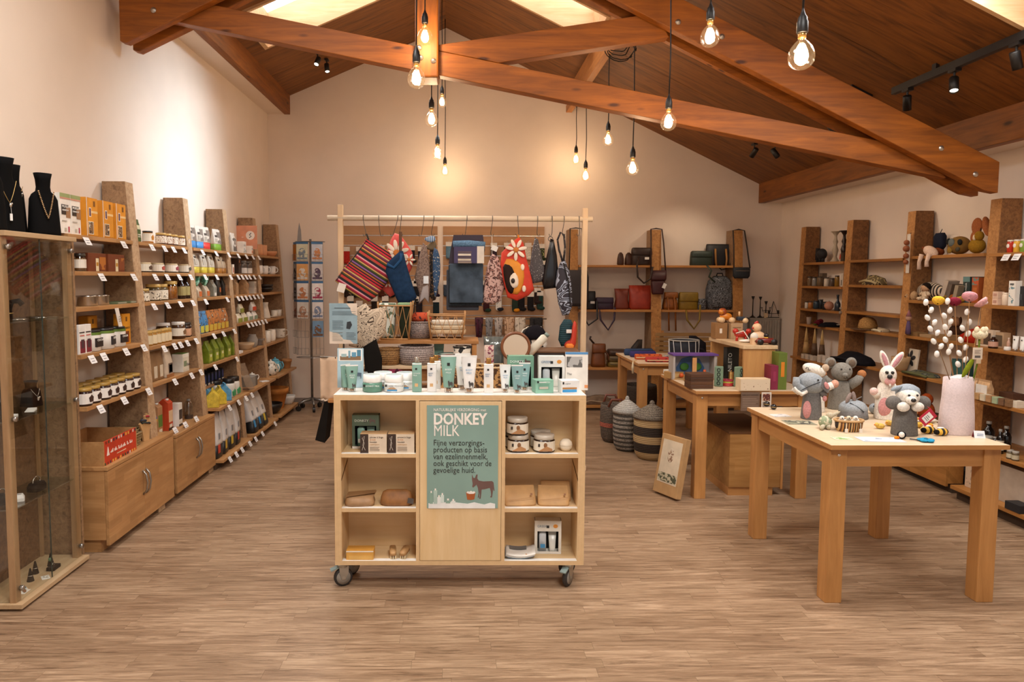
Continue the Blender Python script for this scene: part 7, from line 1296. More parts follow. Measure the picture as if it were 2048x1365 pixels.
p = spotX(1872,2,0,.12); t = thg('navy_pouch_plush', 'dark navy plush square behind the white dog', 'soft toy', p,-PI/2); pa(t, 'pillow', soft(.11,.05,.13,[(0,.7,.6),(.2,1,1),(.8,1,1),(1,.8,.5)],20,4,(0,0,.05)), M('#1c2030',.9), True); pa(t, 'cord', MB().tube([(0,0,.18),(.02,0,.21)],.003,5), black); pa(t, 'brown_base', MB().ball((0,-.01,.03),.05,.04,.035), brf, True)
card('toy_hang_card',.095,.155, '#d6c8ba', 'white hang card behind the patchwork rattle ball', 'card', spotX(1897,2,0,.14),-PI/2,.1,[(.15,.8,.62,.78, '#c98472'),(.4,.65,.86,.9, '#6a625c')])
p = spotX(1911,2,0,.06); t = thg('patchwork_ball', 'patchwork fabric ball in mustard grey and black', 'soft toy', p+Vector((0,0,.068)),-PI/2); pa(t, 'ball', MB().ball((0,0,0),.085,.068,.068,24,16), M('#7a5a2c',.95), True)
for c, q, s in (('#5f6460',(.0,-.062,.02),.032),('#20201e',(-.055,-.045,.03),.026),('#20201e',(.06,-.042,.02),.024),('#8a6a2c',(-.02,-.058,-.035),.026),('#4a4436',(.045,-.045,-.03),.02)): pa(t, 'patch', MB().ball(q, s,.012, s,10,6), M(c,.95), True)
p = spotX(1946,2,0,.05); t = thg('winged_plush', 'mustard plush bird with rust coloured wings', 'soft toy', p,-PI/2); mus = felt('#8a641c'); rst = felt('#9a5a34')
pa(t, 'body', MB().ball((.0,0,.055),.06,.05,.055,18,12), mus, True); pa(t, 'head', MB().ball((.03,-.01,.125),.032,.03,.036), mus, True); pa(t, 'face', MB().ball((.012,-.03,.115),.012,.012,.022), felt('#cdb89a'), True)
for z, x, s in ((.20,-.05,.066),(.12,-.065,.055)): pa(t, 'wing', MB().ball((x,.03, z), s*.8,.014, s*.95,18,10), rst, True)
pa(t, 'wing', MB().ball((.085,.0,.19),.022,.03,.075,14,10, QY(-.3)), rst, True); pa(t, 'feeler', MB().tube([(.03,0,.155),(.04,-.01,.18)],.003,5), black)
# second level: cat, doll, books
p = spotX(1845,2,1,.11); t = thg('striped_cat_plush', 'long plush cat in striped shirt lying on the shelf', 'soft toy', p+Vector((0,-.05,0)),-PI/2); cst = stripes(['#2a2420', '#c9b49a'],0,42.0)
pa(t, 'shirt', MB().ball((.03,0,.075),.15,.055,.072,24,14), cst, True); pa(t, 'head', MB().ball((-.13,-.05,.03),.058,.045,.05,18,12, QY(-.5)), felt('#b8946c'), True)
for s in (-.175,-.10): pa(t, 'ear', MB().ball((s,-.05,.055),.016,.012,.022), felt('#a8805c'), True)
pa(t, 'face_stitches', MB().tube([(-.15,-.094,.03),(-.14,-.096,.02),(-.13,-.096,.028)],.0018,5).ball((-.155,-.09,.04),.003, n=6, m_=4).ball((-.12,-.094,.04),.003, n=6, m_=4), M('#3a2a20',.8)); pa(t, 'leg', MB().ball((.02,-.06,.012),.022,.02,.014).ball((-.02,-.06,.012),.018,.02,.014), felt('#b8946c'), True)
p = spotX(1848,2,1,.03); t = thg('cream_doll', 'small cream rag doll with dark hair before the cat', 'doll', p,-PI/2); cr = felt('#c4ac90')
pa(t, 'body', soft(.06,.04,.075,[(0,.8,.8),(.5,1,1),(1,.6,.7)],14,2.5), cr, True); pa(t, 'head', MB().ball((0,-.002,.10),.034,.028,.032), felt('#b08a6a'), True); pa(t, 'hair', MB().ball((0,.006,.112),.040,.030,.032), felt('#1f1612'), True)
for s in (-1,1): pa(t, 'arm', MB().tube([(s*.024,0,.065),(s*.055,-.005,.045)],[.013,.012],8), cr, True); pa(t, 'leg', MB().tube([(s*.02,-.01,.02),(s*.035,-.04,.012)],[.015,.014],8), cr, True)
for i,(px, w, h, c, lean, L) in enumerate(((1886,.03,.17, '#a89684',.25, 'pale leaning book beside the cat plush'),(1899,.022,.14, '#5a4a3c',.2, 'dark leaning book on the toy shelf'),(1912,.026,.13, '#8a7a62',.18, 'tan leaning book on the toy shelf'))):
    t = card('picture_book',.13, h, c, L, 'book', spotX(px,2,1,.02),-PI/2-1.2, lean,[(.1,.9,.15,.85, '#c9bba8')], th=w)
t = row(lambda: carton('game_box',.07,.12,.19, '#23302c',[(.0,1,.80,1, '#5a7a78'),(0,1,0,.08, '#5a7a78')]), 'dark green game box lettered up the spine', 'game boxes', rs([1945],2,1,.10))[0]; text(t, 'PACANDA',.024, M('#d8d0c4',.5),(.008,-.062,.03),(PI/2,-PI/2,0))
row(lambda: carton('orange_game_box',.065,.12,.185, '#9a4a1c',[(0,1,.70,1, blobs('#6a7a70', '#b5502c',30,.5)),(.2,.8,.2,.6, '#b0602c')]), 'orange game box beside the dark green one', 'game boxes', rs([1963],2,1,.10))
for i,(px, c, h, n) in enumerate(((1888, '#7a5a1c',.05, 'mustard'),(1905, '#8a4a1c',.06, 'rust'),(1918, '#b08a3a',.045, 'yellow'))):
    t = thg('small_plush', n+' small plush before the books', 'soft toy', spotX(px,2,1,-.005),-PI/2); pa(t, 'body', MB().ball((0,0, h*.5),.04,.03, h*.5), felt(c), True); pa(t, 'head', MB().ball((.025,-.012, h*.7),.016), felt(c), True)
# third and fourth levels behind the vase
t = thg('red_plush_blanket', 'red plush blanket on the shelf behind the felt vase', 'soft toy', spotX(1945,2,2,.08),-PI/2); pa(t, 'blanket', soft(.22,.12,.10,[(0,1,1),(.5,.8,.8),(1,.4,.3,.05,0)],20,2.5), felt('#9a2414'), True); pa(t, 'corner', MB().ball((.10,-.03,.08),.04,.02,.05), felt('#a82a16'), True)
for i,(px, c, w, h, n) in enumerate(((1838, '#7a5a34',.10,.03, 'tan'),(1862, '#9a7c58',.14,.022, 'pale'),(1900, '#8a6a44',.12,.04, 'brown'))): row(lambda: carton('wooden_toy_box', w,.08, h, c), n+' wooden toy box on the shelf behind the bud stems', 'wooden toys', rs([px],2,2,.06))
t = thg('brown_plush_dog', 'dark brown plush behind the bud stems', 'soft toy', spotX(1915,2,2,.12),-PI/2); pa(t, 'body', MB().ball((0,0,.06),.06,.05,.06), felt('#3a2418'), True); pa(t, 'head', MB().ball((.02,-.03,.14),.04,.036,.038), felt('#8a6244'), True); pa(t, 'ear', MB().ball((-.02,-.02,.15),.012,.01,.03).ball((.06,-.02,.15),.012,.01,.03), felt('#3a2418'), True)
heap('green and grey folded textiles on the shelf behind the rabbit', rs([1850],2,3,.06)[0],.34,.16,.035, blobs('#4a4a2c', '#20242c',18,.5, '#6a6a52'), c2='#5a5a3a'); row(lambda: bowl('wooden_apple',.07,.12, M('#a8845c',.6), foot=.6), 'round wooden bowl on the shelf behind the rabbit ears', 'round bowl', rs([1805],2,3,.04))
row(lambda: carton('teal_book_box',.16,.05,.17, '#23403f',[(.05,.95,.05,.95, '#2c5450')]), 'dark teal box standing behind the green leaf', 'teal box', rs([1930],2,3,.10))
for i, px in enumerate((1812,1838,1866,1892)): row(lambda: carton('dark_toy_crate',.10,.10,.06,('#4a3420', '#5c4228', '#3f2c1a', '#54391f')[i]), 'dark small crate on the low right shelf, '+NTH[i]+' of four', 'low crates', rs([px],2,4,.06))
t = thg('orange_plush', 'orange plush animal on the low shelf behind the dog puppet', 'soft toy', spotX(1862,2,4,-.01),-PI/2); pa(t, 'body', MB().ball((0,0,.08),.07,.05,.08), felt('#8a3a14'), True); pa(t, 'head', MB().ball((.03,-.02,.18),.045,.04,.045), felt('#8a3a14'), True); pa(t, 'paw', MB().ball((-.05,-.05,.06),.02).ball((.06,-.05,.05),.02), felt('#c98a54'), True)
# bay IV: care products
for px, c, n in ((2013, '#b8321e', 'red'),(2026, '#d9a63a', 'yellow'),(2039, '#7c9a3c', 'green')):
    t = row(lambda: jar('drink_tin',.021,.085, c, '#d8cfc2', None, 'tin',.10), n+' tube tin with white badge on the top right shelf', 'tube tins', rs([px],3,0,.05))[0]; pa(t, 'badge', MB().ball((0,-.0195,.045),.013,.003,.015), M('#e6e0d6',.5), True)
x = rfx(3,1.73); price_cards('right wall top shelf',[(x-.024, W(p_,640, X=x).y,1.73-.048,-PI/2) for p_ in (2008,2029)])
row(lambda: carton('soap_cube',.048,.045,.045, '#d4b49c',[(.2,.8,.3,.7, '#b58a78')]), 'lower pink soap cube on the right shelf', 'soap cubes', rs([1994],3,1,.05)); row(lambda: carton('soap_cube',.048,.045,.045, '#d4b49c',[(.2,.8,.3,.7, '#b58a78')]), 'upper pink soap cube on the right shelf', 'soap cubes', rs([1994],3,1,.05,.046))
row(lambda: jar('balm_tin',.022,.085, '#d9c4ae', '#d9c4ae', None, 'tin',.1), 'pale cylinder balm beside the soap cubes', 'balm', rs([2009],3,1,.05)); row(lambda: carton('toothpaste_box',.055,.045,.165, '#dcd8cf',[(.1,.9,.1,.9, blobs('#dcd8cf', '#6a8a92',36,.58)),(.2,.8,.82,.9, '#5a5a58')]), 'tall white box with drawings on the right shelf', 'tall box', rs([2027],3,1,.04)); row(lambda: carton('black_box',.06,.06,.13, '#1d1c1e',[(.2,.8,.3,.6, '#3a3a3e')]), 'black box cut by the picture edge', 'black box', rs([2046],3,1,.08))
row(lambda: carton('window_gift_set',.15,.05,.115, '#cbb49a',[(.12,.88,.12,.82, '#4a3a2c'),(.2,.45,.14,.6, '#b08a64')]), 'cream gift set box with window on the right shelf', 'gift set', rs([1978],3,2,.10)); row(lambda: carton('window_gift_set',.09,.05,.105, '#a88a6a',[(.12,.88,.12,.82, '#5a4a38')]), 'tan gift set box beside the cream one', 'gift set', rs([2006],3,2,.12))
row(lambda: bottle('brown_pill_bottle',.028,.085, '#2a140a', '#8d8378', '#b58a74', neck=.28), 'brown glass bottle with pink label on the right shelf', 'brown bottle', rs([1989],3,2,.03)); row(lambda: bottle('lip_oil',.011,.08, '#b08a74', '#c9b0a0', neck=.3), 'slim rose bottle on the right shelf', 'slim bottle', rs([2020],3,2,.05))
row(lambda: cosm_tube('hand_cream_tube',.05,.10, '#dcdad4', '#d0ccc4', None), 'white hand cream tube on the right shelf', 'hand cream', rs([2034],3,2,.03)); row(lambda: cosm_tube('hand_cream_tube',.05,.10, '#dcdad4', '#d0ccc4', None), 'white hand cream tube cut by the picture edge', 'hand cream', rs([2049],3,2,.03)); row(lambda: jar('cream_pot',.02,.025, '#d8d2ca', '#d8d2ca', None, 'jar',.3), 'tiny white cream pot on the right shelf', 'cream pot', rs([2018],3,2,.015))
def papbag():
    t = gablebag('paper_bag',.055,.05,.12, '#b9946c'); pa(t, 'white_label', MB().box(-.026,.026,-.0262,-.0250,.02,.10), M('#d8d2ca',.6)); return t
row(papbag, 'small kraft bag with white label on the right shelf', 'small paper bags', rs([1957,1972,1983],3,3,.05))
for i, px in enumerate((1968,1980,1992,2005,2018,2032,2046)):
    for k in range(2): row(lambda: carton('soap_bar',.042,.05,.022,('#b08a5c', '#cdbfa4', '#a88058', '#9aa886', '#6f5038', '#7a5a3c', '#d0c4b0')[i]),('lower', 'upper')[k]+' soap bar of the '+('first', 'second', 'third', 'fourth', 'fifth', 'sixth', 'seventh')[i]+' pair on the right shelf', 'soap bars', rs([px],3,3,.01 if i < 6 else .03,.0225*k))
row(lambda: carton('brown_gift_box',.12,.08,.06, '#4a2c1a'), 'dark brown box behind the soap bars', 'brown box', rs([2032],3,3,.16)); row(lambda: jar('oil_can',.052,.08, '#7a6f58', '#b9b2a4', blobs('#5a5640', '#c8bfa0',30,.5), 'tin',.18,(.1,.75)), 'wide olive tin on the low right shelf', 'olive tin', rs([1982],3,4,.09))
for px, r, h, c, lab, n in ((1990,.035,.17, '#14100e', None, 'black round shouldered'),(2004,.026,.10, '#1a1a14', '#6a8a3c', 'green labelled'),(2014,.022,.16, '#120e0c', '#c8bfa8', 'white labelled'),(2026,.03,.17, '#100d0c', None, 'tall black')): row(lambda: bottle('oil_bottle', r, h, c, '#8d8880', lab, neck=.3), n+' oil bottle on the low right shelf', 'oil bottles', rs([px],3,4,.14 if px in (1990,2026) else .06))
for i, px in enumerate((2036,2047)): row(lambda: jar('small_oil_jar',.02,.06, '#5a4a34', '#9a9286', '#b5a88c', lb=(.15,.6)), 'small jar with round black print, '+('left', 'right')[i]+' one', 'small jars', rs([px],3,4,.02))
t = thg('black_brush', 'black bristle brush at the low right shelf end', 'brush', spotX(1958,3,4,.06)); pa(t, 'bristles', MB().ball((0,0,.045),.03,.04,.03), M('#0f0d0d',.9), True); pa(t, 'handle', MB().box(-.008,.008,-.02,.02,0,.03), M('#2a1c14',.6))
for i,(y, c, w, h, L) in enumerate(((4.64, '#c0a488',.26,.27, 'beige speckled board box leaning on the floor shelf'),(4.38, '#a89684',.28,.24, 'plain taupe box on the floor shelf'))): row(lambda: carton('storage_box', w,.10, h, c,[(.05,.95,.05,.95, blobs(c, '#8d7a64',60,.62))] if i == 0 else []), L, 'storage boxes',[(3.60, y,.1005,-PI/2)])
row(lambda: carton('black_tray',.12,.10,.05, '#1a1a1e'), 'black tray before the taupe box', 'black tray',[(3.515,4.24,.1005,-PI/2)])
# ================================================================== three tables
tbm = wood('#c08a50', '#a8733c', 'X',1,0,.5); tbmY = wood('#c08a50', '#a8733c', 'Y',1,0,.5); tbmZ = wood('#c38c50', '#a8733c', 'Z',1,0,.5); ttop = wood('#dcc8ac', '#cfb797', 'X',.7,0,.40)  # ttop: pale wood, lightened further for the daylight on the tops
def table(label, x0, x1, y0, y1, z=.775, rz=0):
    t = thg('shop_table', label, 'table',((x0+x1)/2,(y0+y1)/2,0), rz); hx, hy = (x1-x0)/2,(y1-y0)/2
    tp = pa(t, 'table_top', MB().box(-hx, hx,-hy, hy, z-.022, z), ttop, bevel=.002); pa(tp, 'edge_lipping', MB().box(-hx-.001, hx+.001,-hy-.001,-hy, z-.0222, z-.001).box(-hx-.001,-hx,-hy, hy, z-.0222, z-.001), tbm)
    for sx in (-1,1):
        for sy in (-1,1):
            a = sx*(hx-.015); b = sy*(hy-.03); l = pa(t, 'leg', MB().box(min(a, a-sx*.08), max(a, a-sx*.08), min(b, b-sy*.08), max(b, b-sy*.08),0, z-.022), tbmZ, bevel=.003)
            if sx < 0 and sy < 0: pa(l, 'bolt', MB().ball((a+.04, b-.001, z-.055),.008,.004,.008), chrome, True)
    for sy in (-1,1): pa(t, 'apron', MB().box(-hx+.095, hx-.095, sy*(hy-.05)-.01, sy*(hy-.05)+.01, z-.112, z-.022), tbm)
    for sx in (-1,1): pa(t, 'apron', MB().box(sx*(hx-.035)-.01, sx*(hx-.035)+.01,-hy+.11, hy-.11, z-.112, z-.022), tbmY)
    return t
ZF = .775
table('wooden table with felt puppets in the foreground',1.735,2.58,3.19,4.15); table('wooden table with toys and riser behind the puppet table',1.635,2.46,4.77,5.62,.772); table('wooden table with coloured cloths farthest back',1.62,2.45,6.28,7.2,.775)
t = thg('drawer_box', 'low wooden box cabinet under the toy table', 'cabinet',(2.10,5.20,0)); pa(t, 'carcass', MB().box(-.18,.19,-.33,.33,.06,.45), wood('#b98a50', '#9c6c34', 'X',1,.09,.5), bevel=.003); pa(t, 'plinth', MB().box(-.18,.14,-.32,.30,0,.06), tbm); pa(t, 'side_panel', MB().box(.19,.205,-.335,.33,.05,.452), tbmZ); pa(t, 'lid', MB().box(-.19,.19,-.335,.34,.45,.465), wood('#6a4526', '#543418', 'X',1,0,.5))
# leaning cardboard box
t = thg('leaning_carton', 'narrow kraft carton with landscape print leaning on the table leg', 'carton',(1.535,4.83,0),.45); kq = M('#b08a5c',.7); Q = MR(.20,4, 'Y') @ MR(0,4, 'X')
pa(t, 'carton', MB().box(-.045,0,-.12,.12,0,.42).xf(Q), kq, bevel=.002); t.location = (1.49,4.86,.0095)
pa(t, 'printed_face', MB().box(-.0465,-.0452,-.095,.095,.08,.385).xf(Q), M('#cdbda4',.6)); pa(t, 'meadow_print', MB().box(-.0475,-.0466,-.09,.09,.09,.15).xf(Q), blobs('#4a4a34', '#b5ab90',40,.5)); pa(t, 'sketch', MB().ball((0,0,0),.001,.03,.05).xf(Q @ MTR((-.0468,.0,.28))), blobs('#8a6a52', '#c8b8a0',70,.5), True)
# ---- lidded baskets
def belly(label, x, y, r, h, mat, lid, name='lidded_basket', open_=False):
    t = thg(name, label, 'basket',(x, y,0)); hb = h*.70 if not open_ else h
    pa(t, 'basket_wall', MB().lathe([(.001,0),(r*.72,0),(r*.9,.12*hb),(r,.5*hb),(r*.98,.9*hb),(r*.95, hb)]+([(r*.9, hb),(r*.93,.5*hb),(r*.6,.03),(.001,.02)] if open_ else []),30, caps=False), mat, True)
    if not open_: l = pa(t, 'lid', MB().lathe([(r*1.04, hb),(r*1.04, hb+.025),(r*.6, hb+.5*(h-hb)),(r*.25, hb+.72*(h-hb)),(r*.12, hb+.8*(h-hb))],28), lid, True); pa(l, 'knob', MB().ball((0,0, h-.03), r*.15, r*.15,.032), lid, True)
    return t
stripe_b = weave('#3a2c20', '#1f1712',150,.8, '#b89a6c',44.0); greyb = weave('#b5aa9c', '#4a443c',140,.8, '#4a443c',160.0)
belly('large lidded basket in black and straw stripes',1.655,5.93,.155,.50, stripe_b, weave('#8d8272', '#3c342c',150)); belly('grey flecked lidded basket behind the striped one',1.51,6.22,.125,.49, greyb, weave('#c4c0b8', '#8a857c',150))
t = belly('tall handled basket with coral band',1.46,6.55,.125,.36, weave('#6a5a4c', '#3a3028',120), None, 'handled_basket', True)
for s in (-1,1): pa(t, 'handle', MB().tube([(-.07, s*.11,.35),(-.045, s*.13,.42),(.045, s*.13,.42),(.07, s*.11,.35)],.012,8), M('#6a3420',.5), True)
pa(t, 'coral_band', MB().lathe([(.1265,.15),(.1268,.19)],30, caps=False), weave('#b8604a', '#6a3a2c',130), True); pa(t, 'blue_tag', MB().box(-.03,.03,-.002,0,-.035,.035), M('#c8d4dc',.5), loc=(.10,-.115,.16), rot=(0,.25,0))
t = belly('dark round basket behind the far table leg',2.02,7.75,.19,.36, weave('#4a3c30', '#241c16',120), None, 'round_basket', True)
# ---- far table goods
ZG = .7754
for i,(px, py, w, h, c, L) in enumerate(((1278,712,.26,.06, '#3a3466', 'purple pencil case at the far table edge'),(1276,702,.30,.065, '#2f3f5c', 'blue pencil case behind the purple one'))):
    p = W(px, py, Z=ZF); t = thg('pencil_case', L, 'pencil case',(1.80,(6.82,6.98)[i], ZG),.05); pa(t, 'case', soft(w,.08, h,[(0,.95,.9),(.3,1,1),(.8,.98,.95),(1,.9,.6)],22,4), M(c,.8), True); pa(t, 'zip', MB().box(-w*.45, w*.45,-.004,.004, h-.002, h+.003), black)
for i,(px, py, w, d, h, c, L) in enumerate(((1290,724,.26,.07,.05, '#c4541c', 'orange folded cloth on the far table'),(1308,734,.28,.08,.045, '#a82e22', 'red cloth bundle with fringe on the far table'))):
    p = W(px, py, Z=ZF); t = thg('cloth_roll', L, 'cloth',(1.80+.06*i,(6.62,6.42)[i], ZG)); pa(t, 'roll', soft(w, d, h,[(0,.97,.95),(.3,1,1),(.8,1,.95),(1,.95,.7)],22,5), blobs(c, '#6a1a1a',40,.58), True); pa(t, 'cream_edge', MB().box(-w*.48, w*.48,-d*.5-.002,-d*.5, h*.3, h*.5), M('#d8b890',.8))
t = thg('tassel', 'cream tassel hanging over the far table corner', 'tassel',(1.60,6.40,.69)); pa(t, 'tassel', MB().tube([(0,0,.092),(-.002,0,.04),(0,0,-.02)],[.004,.012,.010],8), M('#d4c4a4',.9), True); pa(t, 'cord', MB().tube([(0,0,.09),(.04,.03,.095)],.003,6), M('#c9a040',.8))
p = W(1372,705, Y=6.75); t = thg('wire_basket_drum', 'round dark blue basket wrapped in white cord', 'basket',(2.18,6.75, ZG)); pa(t, 'basket_wall', MB().lathe(shell([(.11,0),(.135,.05),(.14,.12),(.13,.17)],.006),26, caps=False), M('#161b28',.7), True); mb = MB()
for k in range(12): a = k*PI/6; mb.tube([(.145*math.cos(a),.145*math.sin(a),.175),(.138*math.cos(a+.12),.138*math.sin(a+.12),.01)],.004,6)
pa(t, 'cord', mb, M('#c4c4c4',.7)); pa(t, 'rim', MB().tube([(.142*math.cos(a*PI/12),.142*math.sin(a*PI/12),.175) for a in range(24)],.006,6, True), M('#a8a49c',.6), True)
heap('dark netted textile heap behind the blue basket',(2.36,6.95, ZG,0),.22,.18,.20, M('#17151a',.9,0,.3,40,.5), 'dark_textile', '#2a262a'); heap('grey and white flecked textile on the far table',(1.98,6.50, ZG,0),.20,.14,.055, blobs('#8d8680', '#2c2a2a',50,.55, '#c8c2b8'), 'flecked_textile', '#b5aea4')
t = thg('bamboo_rack', 'stack of bamboo slats leaning behind the far table', 'mat',(2.55,7.55,.62))
for k in range(7): pa(t, 'slat', MB().box(-.42,.45,-.012,.012,.05*k,.05*k+.036), wood('#a8824e', '#8a6434', 'X',1,0,.5))
for x in (-.35,.38): pa(t, 'upright', MB().box(x-.02, x+.02,.012,.03,-.62,.36), tbmZ)
t = thg('black_bag_lean', 'dark brown bag leaning against the middle upright', 'bag',(2.18,7.98,.53)); pa(t, 'bag_body', soft(.16,.10,.32,[(0,.95,1),(.2,1,1),(.7,.8,.8),(1,.35,.4,.04,0)],20,3), M('#241a16',.6), True); pa(t, 'strap', MB().tube([(.03,-.05,.30),(-.05,-.06,.18),(-.06,-.05,.03)],.008,6), M('#3a2a1e',.6), True); t.location = (2.10,8.25,.5005)
# ---- toy table goods
ZM = .7724
BN = thg('bench_riser', 'small wooden bench riser standing on the toy table', 'riser',(2.14,5.265, ZM)); wb = wood('#cb9a5c', '#b4804a', 'Z',1,.09,.5)
pa(BN, 'top_board', MB().box(-.125,.125,-.345,.345,.275,.302), wood('#dcc09a', '#cdab80', 'Y',1,.06,.5), bevel=.003); pa(BN, 'end_panel', MB().box(-.115,.11,-.335,-.31,0,.275), wb, bevel=.002); pa(BN, 'end_panel', MB().box(-.115,.11,.31,.335,0,.275), wb, bevel=.002)  # top board lightened like the table tops, daylight put into its colour
ZR_ = ZM+.3024
def onm(px, py, z=.772): p = W(px, py, Z=z); return p.x, p.y
def place(mk, label, px, py, rz=0.0, z=ZM, dy=0.0): x, y = onm(px, py, z); return row(mk, label, label,[(x, y+dy, z+.0004, rz)])[0]
t = thg('toy_theatre', 'painted wooden toy theatre with purple roof', 'toy',(*onm(1368,748), ZM),0); t.location = (1.80,5.36, ZM)
pa(t, 'roof', MB().box(-.17,.18,-.07,.07,.185,.197), M('#5a3a80',.5)); pa(t, 'side_wall', MB().box(-.165,-.15,-.06,.06,0,.185).box(.15,.165,-.06,.06,0,.185), M('#a8a09a',.5)); pa(t, 'scenery', MB().box(-.15,.15,.045,.055,0,.185), M('#8f9098',.5)); pa(t, 'painted_arch', MB().prism([(-.10,.0),(.10,.0),(.11,.08),(.07,.15),(0,.17),(-.07,.15),(-.11,.08)],.040,.0448), M('#3a5f8a',.5)); pa(t, 'tree', MB().ball((-.05,.03,.09),.035,.01,.03).ball((.05,.03,.09),.035,.01,.03), M('#3f7a2c',.6), True); pa(t, 'centre_post', MB().box(-.016,.016,-.06,-.05,0,.17), M('#c9945c',.5)); pa(t, 'floor_board', MB().box(-.16,.16,-.065,.06,0,.008), M('#b08a58',.5)); pa(t, 'orange_figure', MB().ball((-.09,-.03,.03),.018).box(.09,.11,0,.01,.008,.07), M('#c8541c',.5), True)
place(lambda: carton('shape_box_toy',.17,.10,.155, '#dcd6cc',[(.0,.3,0,1, '#c0c03a'),(.38,.95,.15,.75, '#8a6238'),(.45,.6,.3,.5, '#3c2a1a'),(.65,.8,.35,.55, '#3c2a1a'),(.36,.46,.78,.95, '#3a2c22'),(.82,.92,.8,.92, '#c8523a')]), 'white toy box with yellow side and wooden shape sorter',1408,752,.0)
t = place(lambda: carton('black_game_box',.095,.07,.245, '#141a1a',[(.05,.95,.03,.97, '#101615')]), 'tall black game box lettered up the front',1467,760); text(t, 'NILETO',.042, M('#cfd6d2',.5),(-.008,-.037,.06),(PI/2,-PI/2,0)); t.location.y += .06
def domino(): 
    t = T('domino_box', 'game'); pa(t, 'case', MB().box(-.03,.03,-.02,.02,0,.145), M('#6a8068',.6), bevel=.006)
    for k in range(4): pa(t, 'ring_mark', MB().tube([(.010*math.cos(a*PI/6),-.021,.024+.032*k+.012*math.sin(a*PI/6)) for a in range(12)],.003,6, True), M('#1f2a22',.6), True)
    return t
place(domino, 'green wooden game case with ring marks, left one',1437,773,-.4); place(domino, 'green wooden game case with ring marks, right one',1477,774,.5)
for k in range(4): t = place(lambda: carton('dark_wood_tray',.165,.12,.026,('#4a2c18', '#54341c', '#3f2412', '#4c2e1a')[k], bevel=.003), 'dark wooden puzzle tray, '+('lowest', 'second lowest', 'second highest', 'topmost')[k]+' of the stack',1402,778,.06); t.location.z += .0265*k; t.location.y += .05
for k,(px, py, n) in enumerate(((1350,760, 'left'),(1362,766, 'right'))): t = place(lambda: carton('clear_puzzle_box',.12,.09,.05, '#a8804c',[(.1,.9,.2,.8, '#c9a56c')]), n+' pale wooden puzzle box at the table corner', px, py,.3); t.location.x += .02+.10*k; t.location.y += .10-.03*k
place(lambda: carton('white_dice_box',.06,.05,.03, '#d8d2c6'), 'tiny white box at the toy table corner',1336,747,.2); t = thg('bangle_stack', 'red and lime bangles stacked on the toy table', 'bangles',(*onm(1454,772), ZM))
for k, c in enumerate(('#a82a2c', '#b53a34', '#a8a23a', '#9a2a3a')): pa(t, 'bangle', MB().tube([(.038*math.cos(a*PI/10),.038*math.sin(a*PI/10),.007+.011*k) for a in range(20)],.006,8, True), M(c,.4), True)
place(lambda: carton('printed_block_box',.21,.085,.085, '#cfb796',[(.02,.98,.05,.95, blobs('#d4c0a4', '#6a4a30',70,.68))]), 'cream box printed with tiny drawings',1505,781,.02); t = thg('brass_coin_stack', 'stack of brass rings beside the green case', 'rings',(*onm(1462,760), ZM)); pa(t, 'rings', MB().lathe([(.02,.008*k+(.0 if j == 0 else .006)) if j < 2 else (.017,.008*k+.007) for k in range(8) for j in range(3)],16), gold, True); pa(t, 'post', MB().tube([(0,0,0),(0,0,.075)],.004,6), wire)
for px, c, c2, w, L in ((1546, '#7a1f3c', '#8a2c4a',.05, 'dark pink book standing beside the riser'),(1562, '#5a6a24', '#c8781e',.06, 'green book with orange lettering beside the riser')): t = place(lambda: carton('standing_book', w,.12,.26 if c2 == '#c8781e' else .17, c,[(.3,.7,.35,.75, c2)], cat='book'), L, px+10,783,.0); t.location.y += .12
SGN = thg('info_card', 'brown information card hanging at the toy table front edge', 'card',(W(1500,800, Y=4.765).x,4.762,.66)); pa(SGN, 'card', MB().box(-.065,.065,-.003,0,-.025,.105), M('#6a5444',.7)); text(SGN, 'UNIEK HOUT HANDWERK',.0095, M('#1e1612',.6),(-.058,-.0036,.083)); lines(SGN,-.055,.055,.0,.07,6, '#8d7766',-.0034)
t = thg('photo_card', 'white framed photo card beside the brown information card', 'card',(W(1532,800, Y=4.765).x,4.762,.64)); pa(t, 'card', MB().box(-.034,.034,-.003,0,-.005,.125), M('#d4cabc',.6)); pa(t, 'photo', MB().box(-.026,.026,-.0036,-.003,.065,.115), blobs('#5a2a24', '#b58a6a',60,.55)); pa(t, 'photo', MB().box(-.026,.026,-.0036,-.003,.01,.058), M('#8d7f72',.6))
# riser toys
def onr(px, py): p = W(px, py, Z=ZR_); return p.x, p.y
for i,(px, py, c, L) in enumerate(((1437,675, '#8a6238', 'brown kraft box on the bench riser, left'),(1457,677, '#b08f6a', 'pale kraft box on the bench riser, right'))): x, y = onr(px, py); x = 2.075+.11*i-.02; y = 5.50-.03*i; row(lambda: carton('kraft_toy_box',.095,.09,.125, c,[(.35,.55,.35,.65, '#d8cfc0')] if i == 0 else [(.15,.85,.7,.76, '#7a5a3c'),(.15,.7,.5,.56, '#7a5a3c')]), L, 'kraft toy boxes',[(x, y, ZR_,.05)])
t = thg('lion_pull_toy', 'orange wooden lion pull toy on top of the kraft boxes', 'toy',(2.10,5.485, ZR_+.1256)); og = M('#c9761c',.35); pa(t, 'body', MB().ball((0,0,.05),.05,.03,.03), og, True); pa(t, 'head', MB().ball((-.03,-.005,.085),.034,.03,.032), M('#8a3c14',.4), True); pa(t, 'face', MB().ball((-.045,-.02,.085),.02), og, True)
for x in (-.04,.04): pa(t, 'wheel', MB().lathe([(.022,-.035),(.022,.035)],16).xf(MTR((x,0,.022)) @ MR(PI/2,4, 'X')), M('#d9b88c',.5), True)
